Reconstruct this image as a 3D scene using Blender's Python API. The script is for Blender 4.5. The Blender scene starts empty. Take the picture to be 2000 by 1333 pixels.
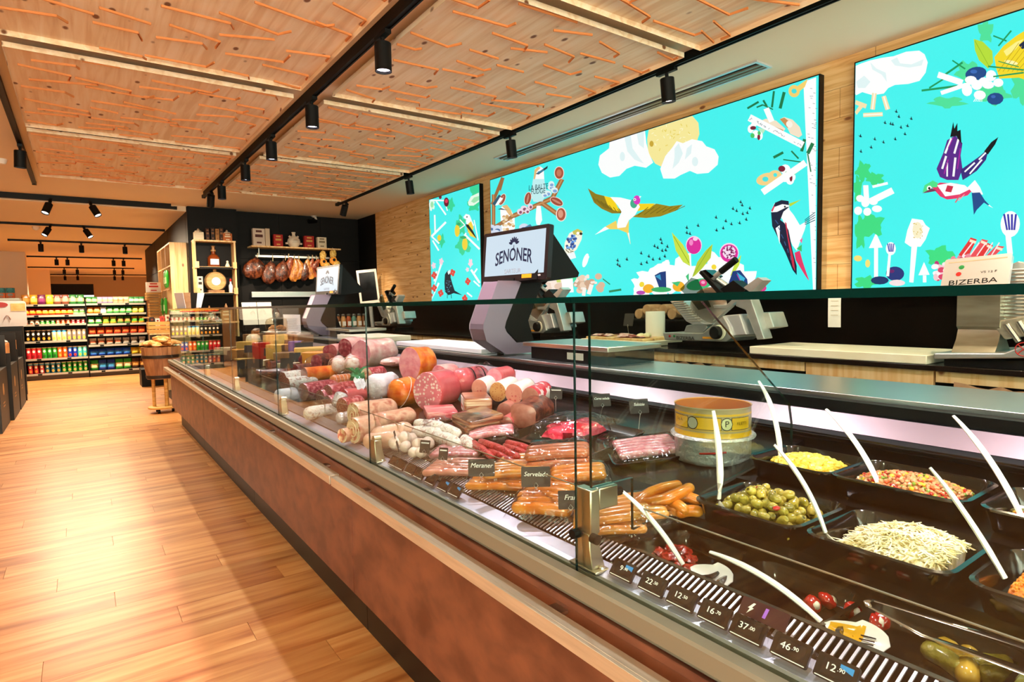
import bpy, math, random
from mathutils import Matrix, Vector, Euler, noise
from mathutils.geometry import delaunay_2d_cdt
R = random.Random(7)
PI = math.pi
SC = bpy.context.scene
COL = SC.collection

# ---------------------------------------------------------------- camera, world, exposure
cam = bpy.data.cameras.new('camera')
cam.sensor_width = 36.0
cam.lens = 21.206
cam.clip_start = 0.02
cam_o = bpy.data.objects.new('camera', cam)
COL.objects.link(cam_o)
yaw, pit, rol = 0.62013, -0.06134, 0.018135
fw = Vector((math.sin(yaw)*math.cos(pit), math.cos(yaw)*math.cos(pit), math.sin(pit)))
rt = Vector((math.cos(yaw), -math.sin(yaw), 0))
dn = fw.cross(rt)
rx = rt*math.cos(rol) + dn*math.sin(rol)
dy = dn*math.cos(rol) - rt*math.sin(rol)
cm = Matrix.Identity(4)
for i in range(3):
    cm[i][0], cm[i][1], cm[i][2] = rx[i], -dy[i], -fw[i]
cm[2][3] = 1.40
cam_o.matrix_world = cm
SC.camera = cam_o
wd = bpy.data.worlds.new('world')
SC.world = wd
wd.use_nodes = True
wd.node_tree.nodes['Background'].inputs[0].default_value = (1.0, 0.86, 0.70, 1)
wd.node_tree.nodes['Background'].inputs[1].default_value = 8.5  # bright outdoors added as fill, comes in through the unseen glazing
SC.view_settings.view_transform = 'Standard'
SC.view_settings.look = 'None'
SC.view_settings.gamma = 1.0
SC.view_settings.use_curve_mapping = False
SC.view_settings.exposure = 0.45
SC.cycles.max_bounces = 10
SC.cycles.diffuse_bounces = 7
SC.cycles.glossy_bounces = 5
SC.cycles.transparent_max_bounces = 24
SC.cycles.sample_clamp_indirect = 4.0
SC.cycles.caustics_reflective = False
SC.cycles.caustics_refractive = False
WARM = (1.0, 0.79, 0.54)       # aisle lamps
WHITE = (1.0, 0.80, 0.87)      # lamps over the meat
W_COUNTER, W_AISLE, W_BACK, W_FAR = 82, 28, 64, 115     # lamp powers

# ---------------------------------------------------------------- helpers
def lin(h):
    if not isinstance(h, str): return tuple(h)
    h = h.lstrip('#')
    o = []
    for i in (0, 2, 4):
        c = int(h[i:i+2], 16)/255
        o.append(c/12.92 if c <= 0.04045 else ((c+0.055)/1.055)**2.4)
    return tuple(o)

class N:
    def __init__(s, m):
        m.use_nodes = True
        s.t = m.node_tree; s.t.nodes.clear()
    def n(s, typ, **kw):
        x = s.t.nodes.new('ShaderNode'+typ)
        for k, v in kw.items():
            if k.startswith('_'): x.inputs[k[1:].replace('_', ' ')].default_value = v
            else: setattr(x, k, v)
        return x
    def l(s, a, ao, b, bi): s.t.links.new(a.outputs[ao], b.inputs[bi])
    def ramp(s, stops):
        x = s.n('ValToRGB'); e = x.color_ramp.elements
        while len(e) < len(stops): e.new(0.5)
        for i, (p, c) in enumerate(stops):
            e[i].position = p; e[i].color = (*lin(c), 1)
        return x

MATS = {}
def mat(name, col=None, rough=.5, metal=0., cols=None, scale=(20, 20, 20), detail=4, bump=0., bscale=60, coat=0., spec=.5,
        emit=0., knots=None, objvar=0., attr=None, sss=0., dist=0., lo=.35, hi=.65):
    """a principled material; cols = colours of a noise ramp along the (stretched) object coordinates"""
    if name in MATS: return MATS[name]
    m = bpy.data.materials.new(name); k = N(m)
    out = k.n('OutputMaterial'); p = k.n('BsdfPrincipled')
    k.l(p, 0, out, 0)
    p.inputs['Roughness'].default_value = rough
    p.inputs['Metallic'].default_value = metal
    p.inputs['Specular IOR Level'].default_value = spec
    if coat:
        p.inputs['Coat Weight'].default_value = coat; p.inputs['Coat Roughness'].default_value = .12
    if sss:
        p.inputs['Subsurface Weight'].default_value = sss; p.inputs['Subsurface Radius'].default_value = (.01, .004, .003)
    tc = k.n('TexCoord'); last = None
    if attr:
        a = k.n('Attribute', attribute_name=attr); last = (a, 0)
    elif cols:
        mp = k.n('Mapping'); mp.inputs['Scale'].default_value = scale
        k.l(tc, 'Object', mp, 0)
        if objvar:
            oi = k.n('ObjectInfo'); mu = k.n('VectorMath', operation='SCALE'); mu.inputs['Scale'].default_value = 37.0
            ad = k.n('VectorMath', operation='ADD'); k.l(oi, 'Random', mu, 0); k.l(mp, 0, ad, 0); k.l(mu, 0, ad, 1); src = ad
        else: src = mp
        nz = k.n('TexNoise', _Scale=1.0, _Detail=detail, _Distortion=dist); k.l(src, 0, nz, 0)
        st = [(lo+(hi-lo)*i/max(1, len(cols)-1), c) for i, c in enumerate(cols)]
        rp = k.ramp(st); k.l(nz, 0, rp, 0); last = (rp, 0)
        if objvar:
            hs = k.n('HueSaturation'); mr = k.n('MapRange')
            mr.inputs['To Min'].default_value = 1-objvar; mr.inputs['To Max'].default_value = 1+objvar
            k.l(oi, 'Random', mr, 0); k.l(mr, 0, hs, 'Value'); k.l(last[0], last[1], hs, 'Color'); last = (hs, 0)
        if knots:
            mp2 = k.n('Mapping'); mp2.inputs['Scale'].default_value = knots[0]; k.l(tc, 'Object', mp2, 0)
            vo = k.n('TexVoronoi', _Scale=1.0); k.l(mp2, 0, vo, 0)
            r2 = k.ramp([(0, 'ffffff'), (knots[1], 'ffffff'), (knots[1]+.06, '000000')]); k.l(vo, 0, r2, 0)
            mx = k.n('MixRGB'); mx.inputs[2].default_value = (*lin(knots[2]), 1)
            k.l(r2, 0, mx, 0); k.l(last[0], last[1], mx, 1); last = (mx, 0)
    if last: k.l(last[0], last[1], p, 'Base Color')
    else: p.inputs['Base Color'].default_value = (*lin(col), 1)
    if bump:
        nb = k.n('TexNoise', _Scale=bscale, _Detail=3.0); k.l(tc, 'Object', nb, 0)
        bp = k.n('Bump'); bp.inputs['Strength'].default_value = bump; bp.inputs['Distance'].default_value = .01
        k.l(nb, 0, bp, 'Height'); k.l(bp, 0, p, 'Normal')
    if emit:
        if last: k.l(last[0], last[1], p, 'Emission Color')
        else: p.inputs['Emission Color'].default_value = (*lin(col), 1)
        p.inputs['Emission Strength'].default_value = emit
    MATS[name] = m
    return m

def glassy(name, tint, refl_rough=.02, ior=1.5, bump=0., bscale=40, base=0.):
    """thin clear sheet: passes light straight through, mirrors by its Fresnel term"""
    if name in MATS: return MATS[name]
    m = bpy.data.materials.new(name); k = N(m)
    out = k.n('OutputMaterial'); mx = k.n('MixShader'); tr = k.n('BsdfTransparent'); gl = k.n('BsdfGlossy')
    tr.inputs[0].default_value = (*lin(tint), 1); gl.inputs['Roughness'].default_value = refl_rough
    fr = k.n('Fresnel'); ge = k.n('NewGeometry'); mr = k.n('MapRange')      # the same reflectance from both sides of the sheet
    mr.inputs['To Min'].default_value = ior; mr.inputs['To Max'].default_value = 1/ior
    k.l(ge, 'Backfacing', mr, 0); k.l(mr, 0, fr, 0); k.l(tr, 0, mx, 1); k.l(gl, 0, mx, 2); k.l(mx, 0, out, 0)
    if base:
        a = k.n('Math', operation='ADD', use_clamp=True); a.inputs[1].default_value = base
        k.l(fr, 0, a, 0); k.l(a, 0, mx, 0)
    else: k.l(fr, 0, mx, 0)
    if bump:
        tc = k.n('TexCoord'); nb = k.n('TexNoise', _Scale=bscale, _Detail=2.0); k.l(tc, 'Object', nb, 0)
        bp = k.n('Bump'); bp.inputs['Strength'].default_value = bump; bp.inputs['Distance'].default_value = .02
        k.l(nb, 0, bp, 'Height'); k.l(bp, 0, gl, 'Normal')
    MATS[name] = m
    return m

def frame(o, x, up):
    """matrix with local x along x, local y nearest to up, z towards the viewer of the plane"""
    x = Vector(x).normalized(); u = Vector(up); y = (u - x*u.dot(x)).normalized(); z = x.cross(y)
    m = Matrix.Identity(4)
    for i in range(3): m[i][0], m[i][1], m[i][2], m[i][3] = x[i], y[i], z[i], o[i]
    return m
def T(x=0, y=0, z=0): return Matrix.Translation((x, y, z))
def RZ(a): return Matrix.Rotation(a, 4, 'Z')
def RX(a): return Matrix.Rotation(a, 4, 'X')
def RY(a): return Matrix.Rotation(a, 4, 'Y')

def rrect(hx, hy, r, n=4):
    o = []
    for q, (sx, sy) in enumerate(((1, 1), (-1, 1), (-1, -1), (1, -1))):
        for i in range(n+1):
            a = PI/2*(q+i/n)
            o.append((sx*(hx-r)+r*math.cos(a), sy*(hy-r)+r*math.sin(a)))
    return o
def circ(rx, ry=None, n=16, ph=0): return [(rx*math.cos(2*PI*i/n+ph), (ry or rx)*math.sin(2*PI*i/n+ph)) for i in range(n)]

class B:
    def __init__(s): s.v = []; s.f = []; s.m = []; s.c = []
    def add(s, vs, fs, mi=0, col=None, M=None):
        k = len(s.v)
        for p in vs:
            p = Vector(p)
            s.v.append(M @ p if M else p)
        c = lin(col) if col else None
        for f in fs:
            s.f.append([k+i for i in f]); s.m.append(mi); s.c.append(c)
        return s
    def box(s, a, b, mi=0, M=None, col=None):
        x0, y0, z0 = a; x1, y1, z1 = b
        return s.add([(x0, y0, z0), (x1, y0, z0), (x1, y1, z0), (x0, y1, z0), (x0, y0, z1), (x1, y0, z1), (x1, y1, z1), (x0, y1, z1)],
                     [(0, 3, 2, 1), (4, 5, 6, 7), (0, 1, 5, 4), (1, 2, 6, 5), (2, 3, 7, 6), (3, 0, 4, 7)], mi, col, M)
    def loft(s, rings, mi=0, M=None, cap0=True, cap1=True, col=None, cols=None, closed=False):
        """rings of equal length joined one to the next"""
        n = len(rings[0]); vs = [p for r in rings for p in r]; k = len(s.v); s.add(vs, [], M=M)
        def q(i, j, cc):
            for a in range(n):
                b = (a+1) % n
                s.f.append([k+i*n+a, k+i*n+b, k+j*n+b, k+j*n+a]); s.m.append(mi); s.c.append(cc)
        for i in range(len(rings)-1):
            q(i, i+1, lin(cols[i]) if cols else (lin(col) if col else None))
        if closed: q(len(rings)-1, 0, lin(col) if col else None)
        else:
            c0 = lin(cols[0]) if cols else (lin(col) if col else None); c1 = lin(cols[-1]) if cols else c0
            if cap0: s.f.append([k+a for a in range(n-1, -1, -1)]); s.m.append(mi); s.c.append(c0)
            if cap1: s.f.append([k+(len(rings)-1)*n+a for a in range(n)]); s.m.append(mi); s.c.append(c1)
        return s
    def lathe(s, prof, n=16, mi=0, M=None, col=None, cols=None, cap0=True, cap1=True, ry=1.0):
        return s.loft([[(max(r, 1e-4)*math.cos(2*PI*i/n), ry*max(r, 1e-4)*math.sin(2*PI*i/n), z) for i in range(n)] for r, z in prof], mi, M, cap0, cap1, col, cols)
    def prism(s, poly, z0, z1, mi=0, M=None, col=None):
        n = len(poly)
        return s.add([(x, y, z0) for x, y in poly]+[(x, y, z1) for x, y in poly],
                     [tuple(range(n-1, -1, -1)), tuple(range(n, 2*n))]+[(i, (i+1) % n, n+(i+1) % n, n+i) for i in range(n)], mi, col, M)
    def tube(s, pts, r, n=8, mi=0, M=None, col=None, flat=1.0, wob=0., up=(0, 0, 1)):
        pts = [Vector(p) for p in pts]; rs = r if isinstance(r, (list, tuple)) else [r]*len(pts); rings = []
        for i, p in enumerate(pts):
            d = (pts[min(i+1, len(pts)-1)]-pts[max(i-1, 0)]).normalized()
            a = d.cross(Vector(up))
            if a.length < 1e-3: a = d.cross(Vector((0, 1, 0)))
            a.normalize(); b = a.cross(d)
            ring = []
            for j in range(n):
                t = 2*PI*j/n; w = rs[i]
                if wob: w *= 1+wob*noise.noise((p+a*math.cos(t)*rs[i]+b*math.sin(t)*rs[i])*45)
                ring.append(p+a*math.cos(t)*w+b*math.sin(t)*w*flat)
            rings.append(ring)
        return s.loft(rings, mi, M, col=col)
    def sausage(s, pts, r, n=8, mi=0, M=None, col=None, wob=0., flat=1.0, ends=3):
        """tube with rounded ends through pts"""
        pts = [Vector(p) for p in pts]
        d0 = (pts[0]-pts[1]).normalized(); d1 = (pts[-1]-pts[-2]).normalized()
        P, Q = [], []
        for k in range(ends):
            a = PI/2*k/ends; P.append(pts[0]+d0*r*math.cos(a)); Q.append(max(.08, math.sin(a))*r)
        for p in pts: P.append(p); Q.append(r)
        for k in range(ends-1, -1, -1):
            a = PI/2*k/ends; P.append(pts[-1]+d1*r*math.cos(a)); Q.append(max(.08, math.sin(a))*r)
        return s.tube(P, Q, n, mi, M, col, flat, wob)
    def ell(s, c, rad, nu=12, nv=8, mi=0, M=None, col=None, wob=0., freq=20., seed=0):
        rings = []
        for i in range(nv+1):
            th = PI*i/nv; ring = []
            for j in range(nu):
                ph = 2*PI*j/nu; d = Vector((math.sin(th)*math.cos(ph), math.sin(th)*math.sin(ph), -math.cos(th)))
                if i in (0, nv): d = Vector((1e-3*math.cos(ph), 1e-3*math.sin(ph), d.z))
                k = 1+(wob*noise.noise(d*freq*.1+Vector((seed*3.1, seed*1.7, 0))) if wob else 0)
                ring.append((c[0]+d.x*rad[0]*k, c[1]+d.y*rad[1]*k, c[2]+d.z*rad[2]*k))
            rings.append(ring)
        return s.loft(rings, mi, M, col=col)
    def grid(s, fn, nu, nv, mi=0, col=None, M=None, cf=None):
        k = len(s.v); s.add([fn(i/nu, j/nv) for j in range(nv+1) for i in range(nu+1)], [], M=M)
        for j in range(nv):
            for i in range(nu):
                a = k+j*(nu+1)+i
                s.f.append([a, a+1, a+nu+2, a+nu+1]); s.m.append(mi)
                s.c.append(lin(cf((i+.5)/nu, (j+.5)/nv)) if cf else (lin(col) if col else None))
        return s
    def mesh(s, name, mats, off=(0, 0, 0), ang=40, smooth=True):
        off = Vector(off); me = bpy.data.meshes.new(name)
        me.from_pydata([p-off for p in s.v], [], s.f)
        for m in mats: me.materials.append(m)
        me.polygons.foreach_set('material_index', s.m)
        if any(c is not None for c in s.c):
            at = me.color_attributes.new('col', 'FLOAT_COLOR', 'CORNER'); d = []
            for f, c in zip(s.f, s.c): d += list((*(c or (.5, .5, .5)), 1.0))*len(f)
            at.data.foreach_set('color', d)
        if smooth:
            me.polygons.foreach_set('use_smooth', [True]*len(s.f)); me.set_sharp_from_angle(angle=math.radians(ang))
        me.update()
        return me
    def build(s, name, mats, parent=None, label=None, cat=None, group=None, kind=None, bevel=0., ang=40, smooth=True):
        if not isinstance(mats, (list, tuple)): mats = [mats]
        if parent is None:
            xs = [p.x for p in s.v]; ys = [p.y for p in s.v]; zs = [p.z for p in s.v]
            off = Vector(((min(xs)+max(xs))/2, (min(ys)+max(ys))/2, min(zs)))
        else: off = wloc(parent)
        o = bpy.data.objects.new(name, s.mesh(name, mats, off, ang, smooth)); COL.objects.link(o)
        if parent is None: o.location = off
        else: o.parent = parent
        if bevel:
            b = o.modifiers.new('edge', 'BEVEL'); b.width = bevel; b.segments = 2; b.limit_method = 'ANGLE'
        return tag(o, label, cat, group, kind)

def wloc(o):
    v = Vector((0, 0, 0))
    while o: v = v+o.location; o = o.parent
    return v
def tag(o, label=None, cat=None, group=None, kind=None):
    if label: o['label'] = label
    if cat: o['category'] = cat
    if group: o['group'] = group
    if kind: o['kind'] = kind
    return o
def thing(name, label, cat, loc=(0, 0, 0), group=None):
    o = bpy.data.objects.new(name, None); o.empty_display_size = .05; o.location = loc; COL.objects.link(o)
    return tag(o, label, cat, group)
def dup(o, loc=None, rz=None, label=None, group=None, rot=None, sc=None, parent=None):
    c = o.copy(); COL.objects.link(c)
    if parent: c.parent = parent
    for ch in o.children:
        if ch.type != 'LIGHT': dup(ch, parent=c)
    if loc is not None: c.location = loc
    if rz is not None: c.rotation_euler = (0, 0, rz)
    if rot is not None: c.rotation_euler = rot
    if sc is not None: c.scale = (sc, sc, sc) if not isinstance(sc, tuple) else sc
    if label: c['label'] = label
    if group: c['group'] = group
    return c
def text(s, size, M, m, parent, name='lettering', align='CENTER', ext=.0004, sx=1.0, shear=0., bend=None, label=None, bold=0.):
    cu = bpy.data.curves.new('lettering', 'FONT'); cu.body = s; cu.size = size; cu.align_x = align; cu.align_y = 'CENTER'
    cu.extrude = ext; cu.resolution_u = 3; cu.shear = shear; cu.offset = bold
    t = bpy.data.objects.new('lettering', cu); COL.objects.link(t)
    bpy.context.view_layer.update()
    me = bpy.data.meshes.new_from_object(t.evaluated_get(bpy.context.evaluated_depsgraph_get()))
    bpy.data.objects.remove(t); bpy.data.curves.remove(cu)
    off = wloc(parent)
    for v in me.vertices:
        p = Vector((v.co.x*sx, v.co.y, v.co.z))
        if bend: p = Vector(bend(p))
        v.co = (M @ p)-off
    me.materials.clear(); me.materials.append(m)
    o = bpy.data.objects.new(name, me); COL.objects.link(o); o.parent = parent; o['kind'] = 'stuff'
    if label: o['label'] = label
    return o

# ---------------------------------------------------------------- materials used all over
BLACK = mat('black_paint', '070707', .5, spec=.2)
BLACKG = mat('black_gloss', '060607', .12, spec=.6)
BLACKM = mat('black_matt_board', '17140f', .55, cols=['080807', '100e0d'], scale=(3, 3, 9), spec=.18)
STEEL = mat('brushed_steel', 'd6d2cc', .28, 1.0)
STEELW = mat('warm_steel', 'd9c7ae', .33, .6, cols=['c4b8a4', 'd8ccb8'], scale=(60, 4, 60))
ALU = mat('satin_aluminium', '868070', .4, .3)
ALUL = mat('light_aluminium', 'd9dade', .3, .55)
CASTAL = mat('cast_aluminium', 'cfd0cc', .35, .75, cols=['bdbfbb', 'd8d9d5'], scale=(9, 9, 9))
PINE = mat('pine_board', cols=['e4c49c', 'f0d8b6', 'f6e4ca'], scale=(26, 1.6, 26), rough=.55, knots=((9, 5, 9), .1, '7a4a26'), dist=.6)
PINEV = mat('pine_board_upright', cols=['d9a968', 'e8c389', 'f0d19b'], scale=(30, 30, 2), rough=.5, knots=((7, 7, 4), .08, '8a4f2a'), dist=.5)
PINEW = mat('pine_cladding', cols=['cf9c5f', 'e2b679', 'edca92'], scale=(20, 2.2, 34), rough=.5, knots=((9, 5, 11), .1, '86502c'), dist=.8)
GROOVE = mat('sawn_groove', 'd8874a', .7)
PLASTER = mat('warm_plaster', 'efdfc4', .85, bump=.03, bscale=60)
WHITEP = mat('white_plastic', 'f2efe8', .35)
CREAM = mat('cream_board', cols=['ece2c6', 'f3ecd6'], scale=(6, 6, 6), rough=.35)
PRINT = mat('printed_pack', attr='col', rough=.38, coat=.3)
PRINTM = mat('printed_card', attr='col', rough=.7)
GLASS = glassy('shop_glass', 'f4fbf8', .01)
GEDGE = mat('glass_edge', '042624', .15, spec=.45)
CLEAR = glassy('clear_acrylic', 'fbfbfb', .06, 1.36)
FILM = glassy('clear_film', 'fdfafc', .14, 1.45, bump=.9, bscale=26, base=.015)
TXW = mat('chalk_white', 'f4f2ea', .8)
LAMP = mat('lamp_lens', 'fffaf2', .3, emit=6.5)

# ================================================================ the room
def struct(b, name, m, **kw): return b.build(name, m, kind='structure', **kw)
fl = struct(B().box((-4.5, -4, -.06), (4, 30, -.004)), 'floor', mat('floor_joint', 'b07a48', .6))
FLOORM = mat('oak_look_plank', cols=['98582a', 'b87a44', 'c89056', 'd2a068'], scale=(1.3, 16, 10), rough=.36, objvar=.13, detail=6, dist=.5, lo=.3, hi=.72, spec=.45)
pm = B().box((-.61, -.0895, -.004), (.61, .0895, 0)).mesh('plank', [FLOORM], smooth=False)
def plank(x, y, sx=1.):
    o = bpy.data.objects.new('plank', pm); COL.objects.link(o); o.parent = fl; o.location = Vector((x, y, 0))-wloc(fl); o.scale = (sx, 1, 1)
row = 0; y = 1.3; npl = 0
while y < 16.2:
    ph = (row*.4937) % 1.222
    x = -1.6+ph-1.2
    while x < 1.62:
        if x+.61 > -1.75 + (0 if y > 6 else .9): plank(x, y); npl += 1
        x += 1.222
    y += .18; row += 1
plankgap = .18
ceil = struct(B().box((-4.5, -4, 2.87), (1.302, 9.75, 2.95)).box((1.302, -4, 2.87), (4, 16.5, 2.95)), 'ceiling', PLASTER)
struct(B().box((-4.5, 9.75, 2.8), (1.302, 30, 2.95)).box((1.302, 16.5, 2.8), (4, 30, 2.95)), 'ceiling_far', PLASTER)
struct(B().box((4, 9.8, -.06), (4.1, 30, 2.95)), 'wall_outer', PLASTER)
# unseen glazing added behind the customer and along the aisle side for fill light
wl = struct(B().box((-4.6, -4, -.06), (-4.5, 30, .12)).box((-4.6, -4, 2.8), (-4.5, 30, 2.95)).box((-4.6, 0, .12), (-4.5, 30, 2.8)), 'wall_left', mat('dark_timber_wall', cols=['2a1c12', '3a281a'], scale=(6, 6, 1), rough=.7))
for i, a in enumerate(range(-4, 0, 2)):
    w = struct(B().box((-4.58, a, .12), (-4.52, a+.06, 2.8)).box((-4.58, a+1.94, .12), (-4.52, a+2, 2.8)).box((-4.58, a+.06, 2.74), (-4.52, a+1.94, 2.8)).box((-4.58, a+.06, .12), (-4.52, a+1.94, .18)), 'window_%d' % (i+1), BLACK, smooth=False)
    B().box((-4.555, a+.06, .18), (-4.545, a+1.94, 2.74)).build('window_pane', GLASS, w, smooth=False)
struct(B().box((-4.6, -4.1, -.06), (4.1, -4, .12)).box((-4.6, -4.1, 2.8), (4.1, -4, 2.95)), 'wall_back', PLASTER)
for i, a in enumerate((-4.5, -2.4, -.3, 1.8)):
    w = struct(B().box((a, -4.08, .12), (a+.06, -4.02, 2.8)).box((a+2.04, -4.08, .12), (a+2.1, -4.02, 2.8)).box((a+.06, -4.08, 2.74), (a+2.04, -4.02, 2.8)), 'window_%d' % (i+20), BLACK, smooth=False)
    B().box((a+.06, -4.055, .12), (a+2.04, -4.045, 2.74)).build('window_pane', GLASS, w, smooth=False)
struct(B().box((-4.6, 29.6, -.06), (4.1, 29.7, 2.95)), 'wall_far', mat('grey_plaster', 'b9a68c', .9))
struct(B().box((-4.5, 17.9, 0), (-.96, 18.3, 2.8)), 'wall_pier', mat('pale_plaster', 'f0dfc4', .85))
struct(B().box((-4.5, 25.2, 0), (-.75, 25.5, 2.8)), 'wall_pier', MATS['pale_plaster'])
wr = struct(B().box((3.9, -4, -.06), (4.05, 9.85, 2.95)), 'wall_right', BLACK)
# pine boards on the wall: eight courses over the black splash strip
zz = [1.432+i*.1798 for i in range(9)]
for i in range(8):
    ys = [-4, -1.2+.4*(i % 3), 1.9-.2*(i % 2), 5.83+.05*(i % 2), 9.08]
    for a, b in zip(ys, ys[1:]):
        B().box((3.872, a+.0015, zz[i]+.001), (3.9, b-.0015, zz[i+1]-.001)).build('wall_board', PINEW, wr)
B().box((3.886, -4, 1.05), (3.9, 9.08, 1.43)).build('splash_panel', mat('black_splash', '070605', .35, spec=.05), wr)
wb = struct(B().box((1.31, 9.87, -.06), (3.9, 16.5, 2.87)), 'wall_end', BLACK)
for i, (a, b) in enumerate(((1.96, 2.6), (2.6, 3.25), (3.25, 3.9))):
    for j in range(4):
        B().box((a+.002, 9.85, .72*j+.002), (b-.002, 9.872, min(2.868, .72*j+.718))).build('black_panel', BLACKM, wb)
for j in range(4): B().box((3.885, 9.085, .72*j+.002), (3.9, 9.848, min(2.868, .72*j+.718))).build('black_panel', BLACKM, wb)
pc = struct(B().box((1.31, 9.69, 0), (1.955, 9.868, 2.868)), 'wall_column', BLACKM)
for j in range(4): B().box((1.303, 9.70, .72*j+.004), (1.31, 9.86, min(2.86, .72*j+.716))).build('black_panel', BLACKM, pc)
for j in range(4):
    for k in range(3): B().box((1.303, 9.875+k*2.2, .72*j+.004), (1.31, 9.87+k*2.2+2.19, min(2.79, .72*j+.716))).build('black_panel', BLACKM, wb)

# ---------------------------------------------------------------- spruce ceiling panels with sawn lines
def groove_lines(x0, x1, y0, y1):
    out = []; nx = 5; ny = max(4, round((y1-y0)/.22)); cx = (x1-x0)/nx; cy = (y1-y0)/ny
    for j in range(ny):
        for i in range(nx):
            if R.random() < .06: continue
            a = (x0+cx*(i-.1+.5*R.random()), y0+cy*(j+.1+.7*R.random()))
            l = cx*(.5+.75*R.random()); t = R.choice((.06, -.1, .3, -.3, .18, -.5, .0)) + .12*R.random()
            b = (a[0]+l*math.cos(t), a[1]+l*math.sin(t)*.7); pl = [a, b]
            if R.random() < .75:
                t2 = t+R.choice((1, -1))*(.7+.9*R.random()); l2 = cx*(.15+.22*R.random())
                pl.append((b[0]+l2*math.cos(t2)*.6, b[1]+l2*math.sin(t2)))
            mx = lambda p: (min(x1-.02, max(x0+.02, p[0])), min(y1-.02, max(y0+.02, p[1])))
            out.append([mx(p) for p in pl])
    return out
def stroke(pl, w):
    L_, R_ = [], []
    for i, p in enumerate(pl):
        a = Vector(pl[max(i-1, 0)]); b = Vector(pl[min(i+1, len(pl)-1)]); d = (b-a).normalized(); n = Vector((-d.y, d.x))
        k = 1.0
        if 0 < i < len(pl)-1:
            d1 = (Vector(p)-a).normalized(); k = 1/max(.45, abs(d1.dot(d)))
        L_.append(Vector(p)+n*w*k); R_.append(Vector(p)-n*w*k)
    return L_+R_[::-1]
def ceiling_panel(x0, x1, y0, y1, label):
    t = thing('ceiling_panel', label, 'ceiling panel', ((x0+x1)/2, (y0+y1)/2, 2.80), 'spruce ceiling panels')
    polys = [stroke(p, .004) for p in groove_lines(x0, x1, y0, y1)]
    vs = [Vector(p) for p in ((x0, y0), (x1, y0), (x1, y1), (x0, y1))]; fs = [[0, 1, 2, 3]]
    for p in polys: k = len(vs); vs += p; fs.append(list(range(k, k+len(p))))
    V, _, F, _, _, OF = delaunay_2d_cdt([v.to_2d() for v in vs], [], fs, 0, 1e-5)
    b = B(); zb = 2.80
    b.add([(v.x, v.y, zb) for v in V], [tuple(f)[::-1] if True else f for f, o in zip(F, OF) if o == [0]])
    b.add([(x0, y0, zb), (x1, y0, zb), (x1, y1, zb), (x0, y1, zb), (x0, y0, zb+.028), (x1, y0, zb+.028), (x1, y1, zb+.028), (x0, y1, zb+.028)],
          [(0, 1, 5, 4), (1, 2, 6, 5), (2, 3, 7, 6), (3, 0, 4, 7), (4, 5, 6, 7)])
    for p in polys:
        n = len(p); k = [(q.x, q.y, zb) for q in p]+[(q.x, q.y, zb+.011) for q in p]
        b.add(k, [(i, (i+1) % n, n+(i+1) % n, n+i) for i in range(n)]+[tuple(range(n, 2*n))], 1)
    b.build('board', [PINE, GROOVE], t, smooth=False)
    B().box((x0+.12, y0+.12, zb+.029), (x1-.12, y1-.12, 2.869)).build('batten_frame', BLACK, t)
rows = [(-1.36, .38, 'row over the customer aisle entrance'), (.52, 2.2, 'row nearest the counter glass post'), (2.31, 4.02, 'second row, before the wide gap'),
        (4.19, 5.88, 'third row, middle of the room'), (6.02, 7.93, 'last row, towards the black end wall')]
for a, b_, w in rows:
    ceiling_panel(-.263, 1.235, a, b_, 'pale spruce ceiling panel with orange sawn lines over the aisle, '+w)
    ceiling_panel(1.438, 2.905, a, b_, 'pale spruce ceiling panel with orange sawn lines over the counter, '+w)

# ---------------------------------------------------------------- tracks and spot lamps
def track(x0, y0, x1, y1, z, label):
    t = thing('lamp_track', label, 'light track', ((x0+x1)/2, (y0+y1)/2, z))
    d = Vector((x1-x0, y1-y0, 0)); L_ = d.length; M = T((x0+x1)/2, (y0+y1)/2, z) @ RZ(math.atan2(d.y, d.x))
    b = B(); h = L_/2
    b.loft([[(sx, y, zz_) for y, zz_ in ((-.018, .034), (-.018, 0), (-.009, 0), (-.009, .006), (.009, .006), (.009, 0), (.018, 0), (.018, .034))] for sx in (-h, h)], M=M)
    b.build('rail', BLACK, t, smooth=False)
    for s in (-h, h): B().box((s-.02, -.02, -.003), (s+.02, .02, .036), M=M).build('end_cap', BLACK, t)
    if z < 2.83:
        B().box((-h+.05, -.012, .034), (h-.05, .012, (2.872 if y1 < 9.7 else 2.802)-z), M=M).build('mounting_strip', BLACK, t)
track(1.337, -3.4, 1.337, 8.48, 2.80, 'long black lamp track over the counter, between the two columns of spruce panels')
track(3.0, -3.4, 3.0, 8.35, 2.815, 'long black lamp track along the ceiling strip beside the turquoise light boxes')
track(-.34, -3.4, -.34, 8.6, 2.82, 'black lamp track at the outer edge of the aisle panels')
FT = [(-1.5, 9.60, 1.15, 9.6, 2.80, 'first'), (-1.6, 12.1, 1.25, 12.07, 2.765, 'second'), (-1.02, 14.85, 1.33, 14.8, 2.765, 'third'),
      (-.98, 19.0, 1.4, 18.9, 2.765, 'fourth'), (-1.2, 23.5, 1.5, 23.3, 2.765, 'fifth'), (-.83, 27.8, 2.3, 27.4, 2.765, 'sixth')]
for a in FT: track(*a[:5], 'black lamp track across the far ceiling, %s from the end of the spruce panels' % a[5])

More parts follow.
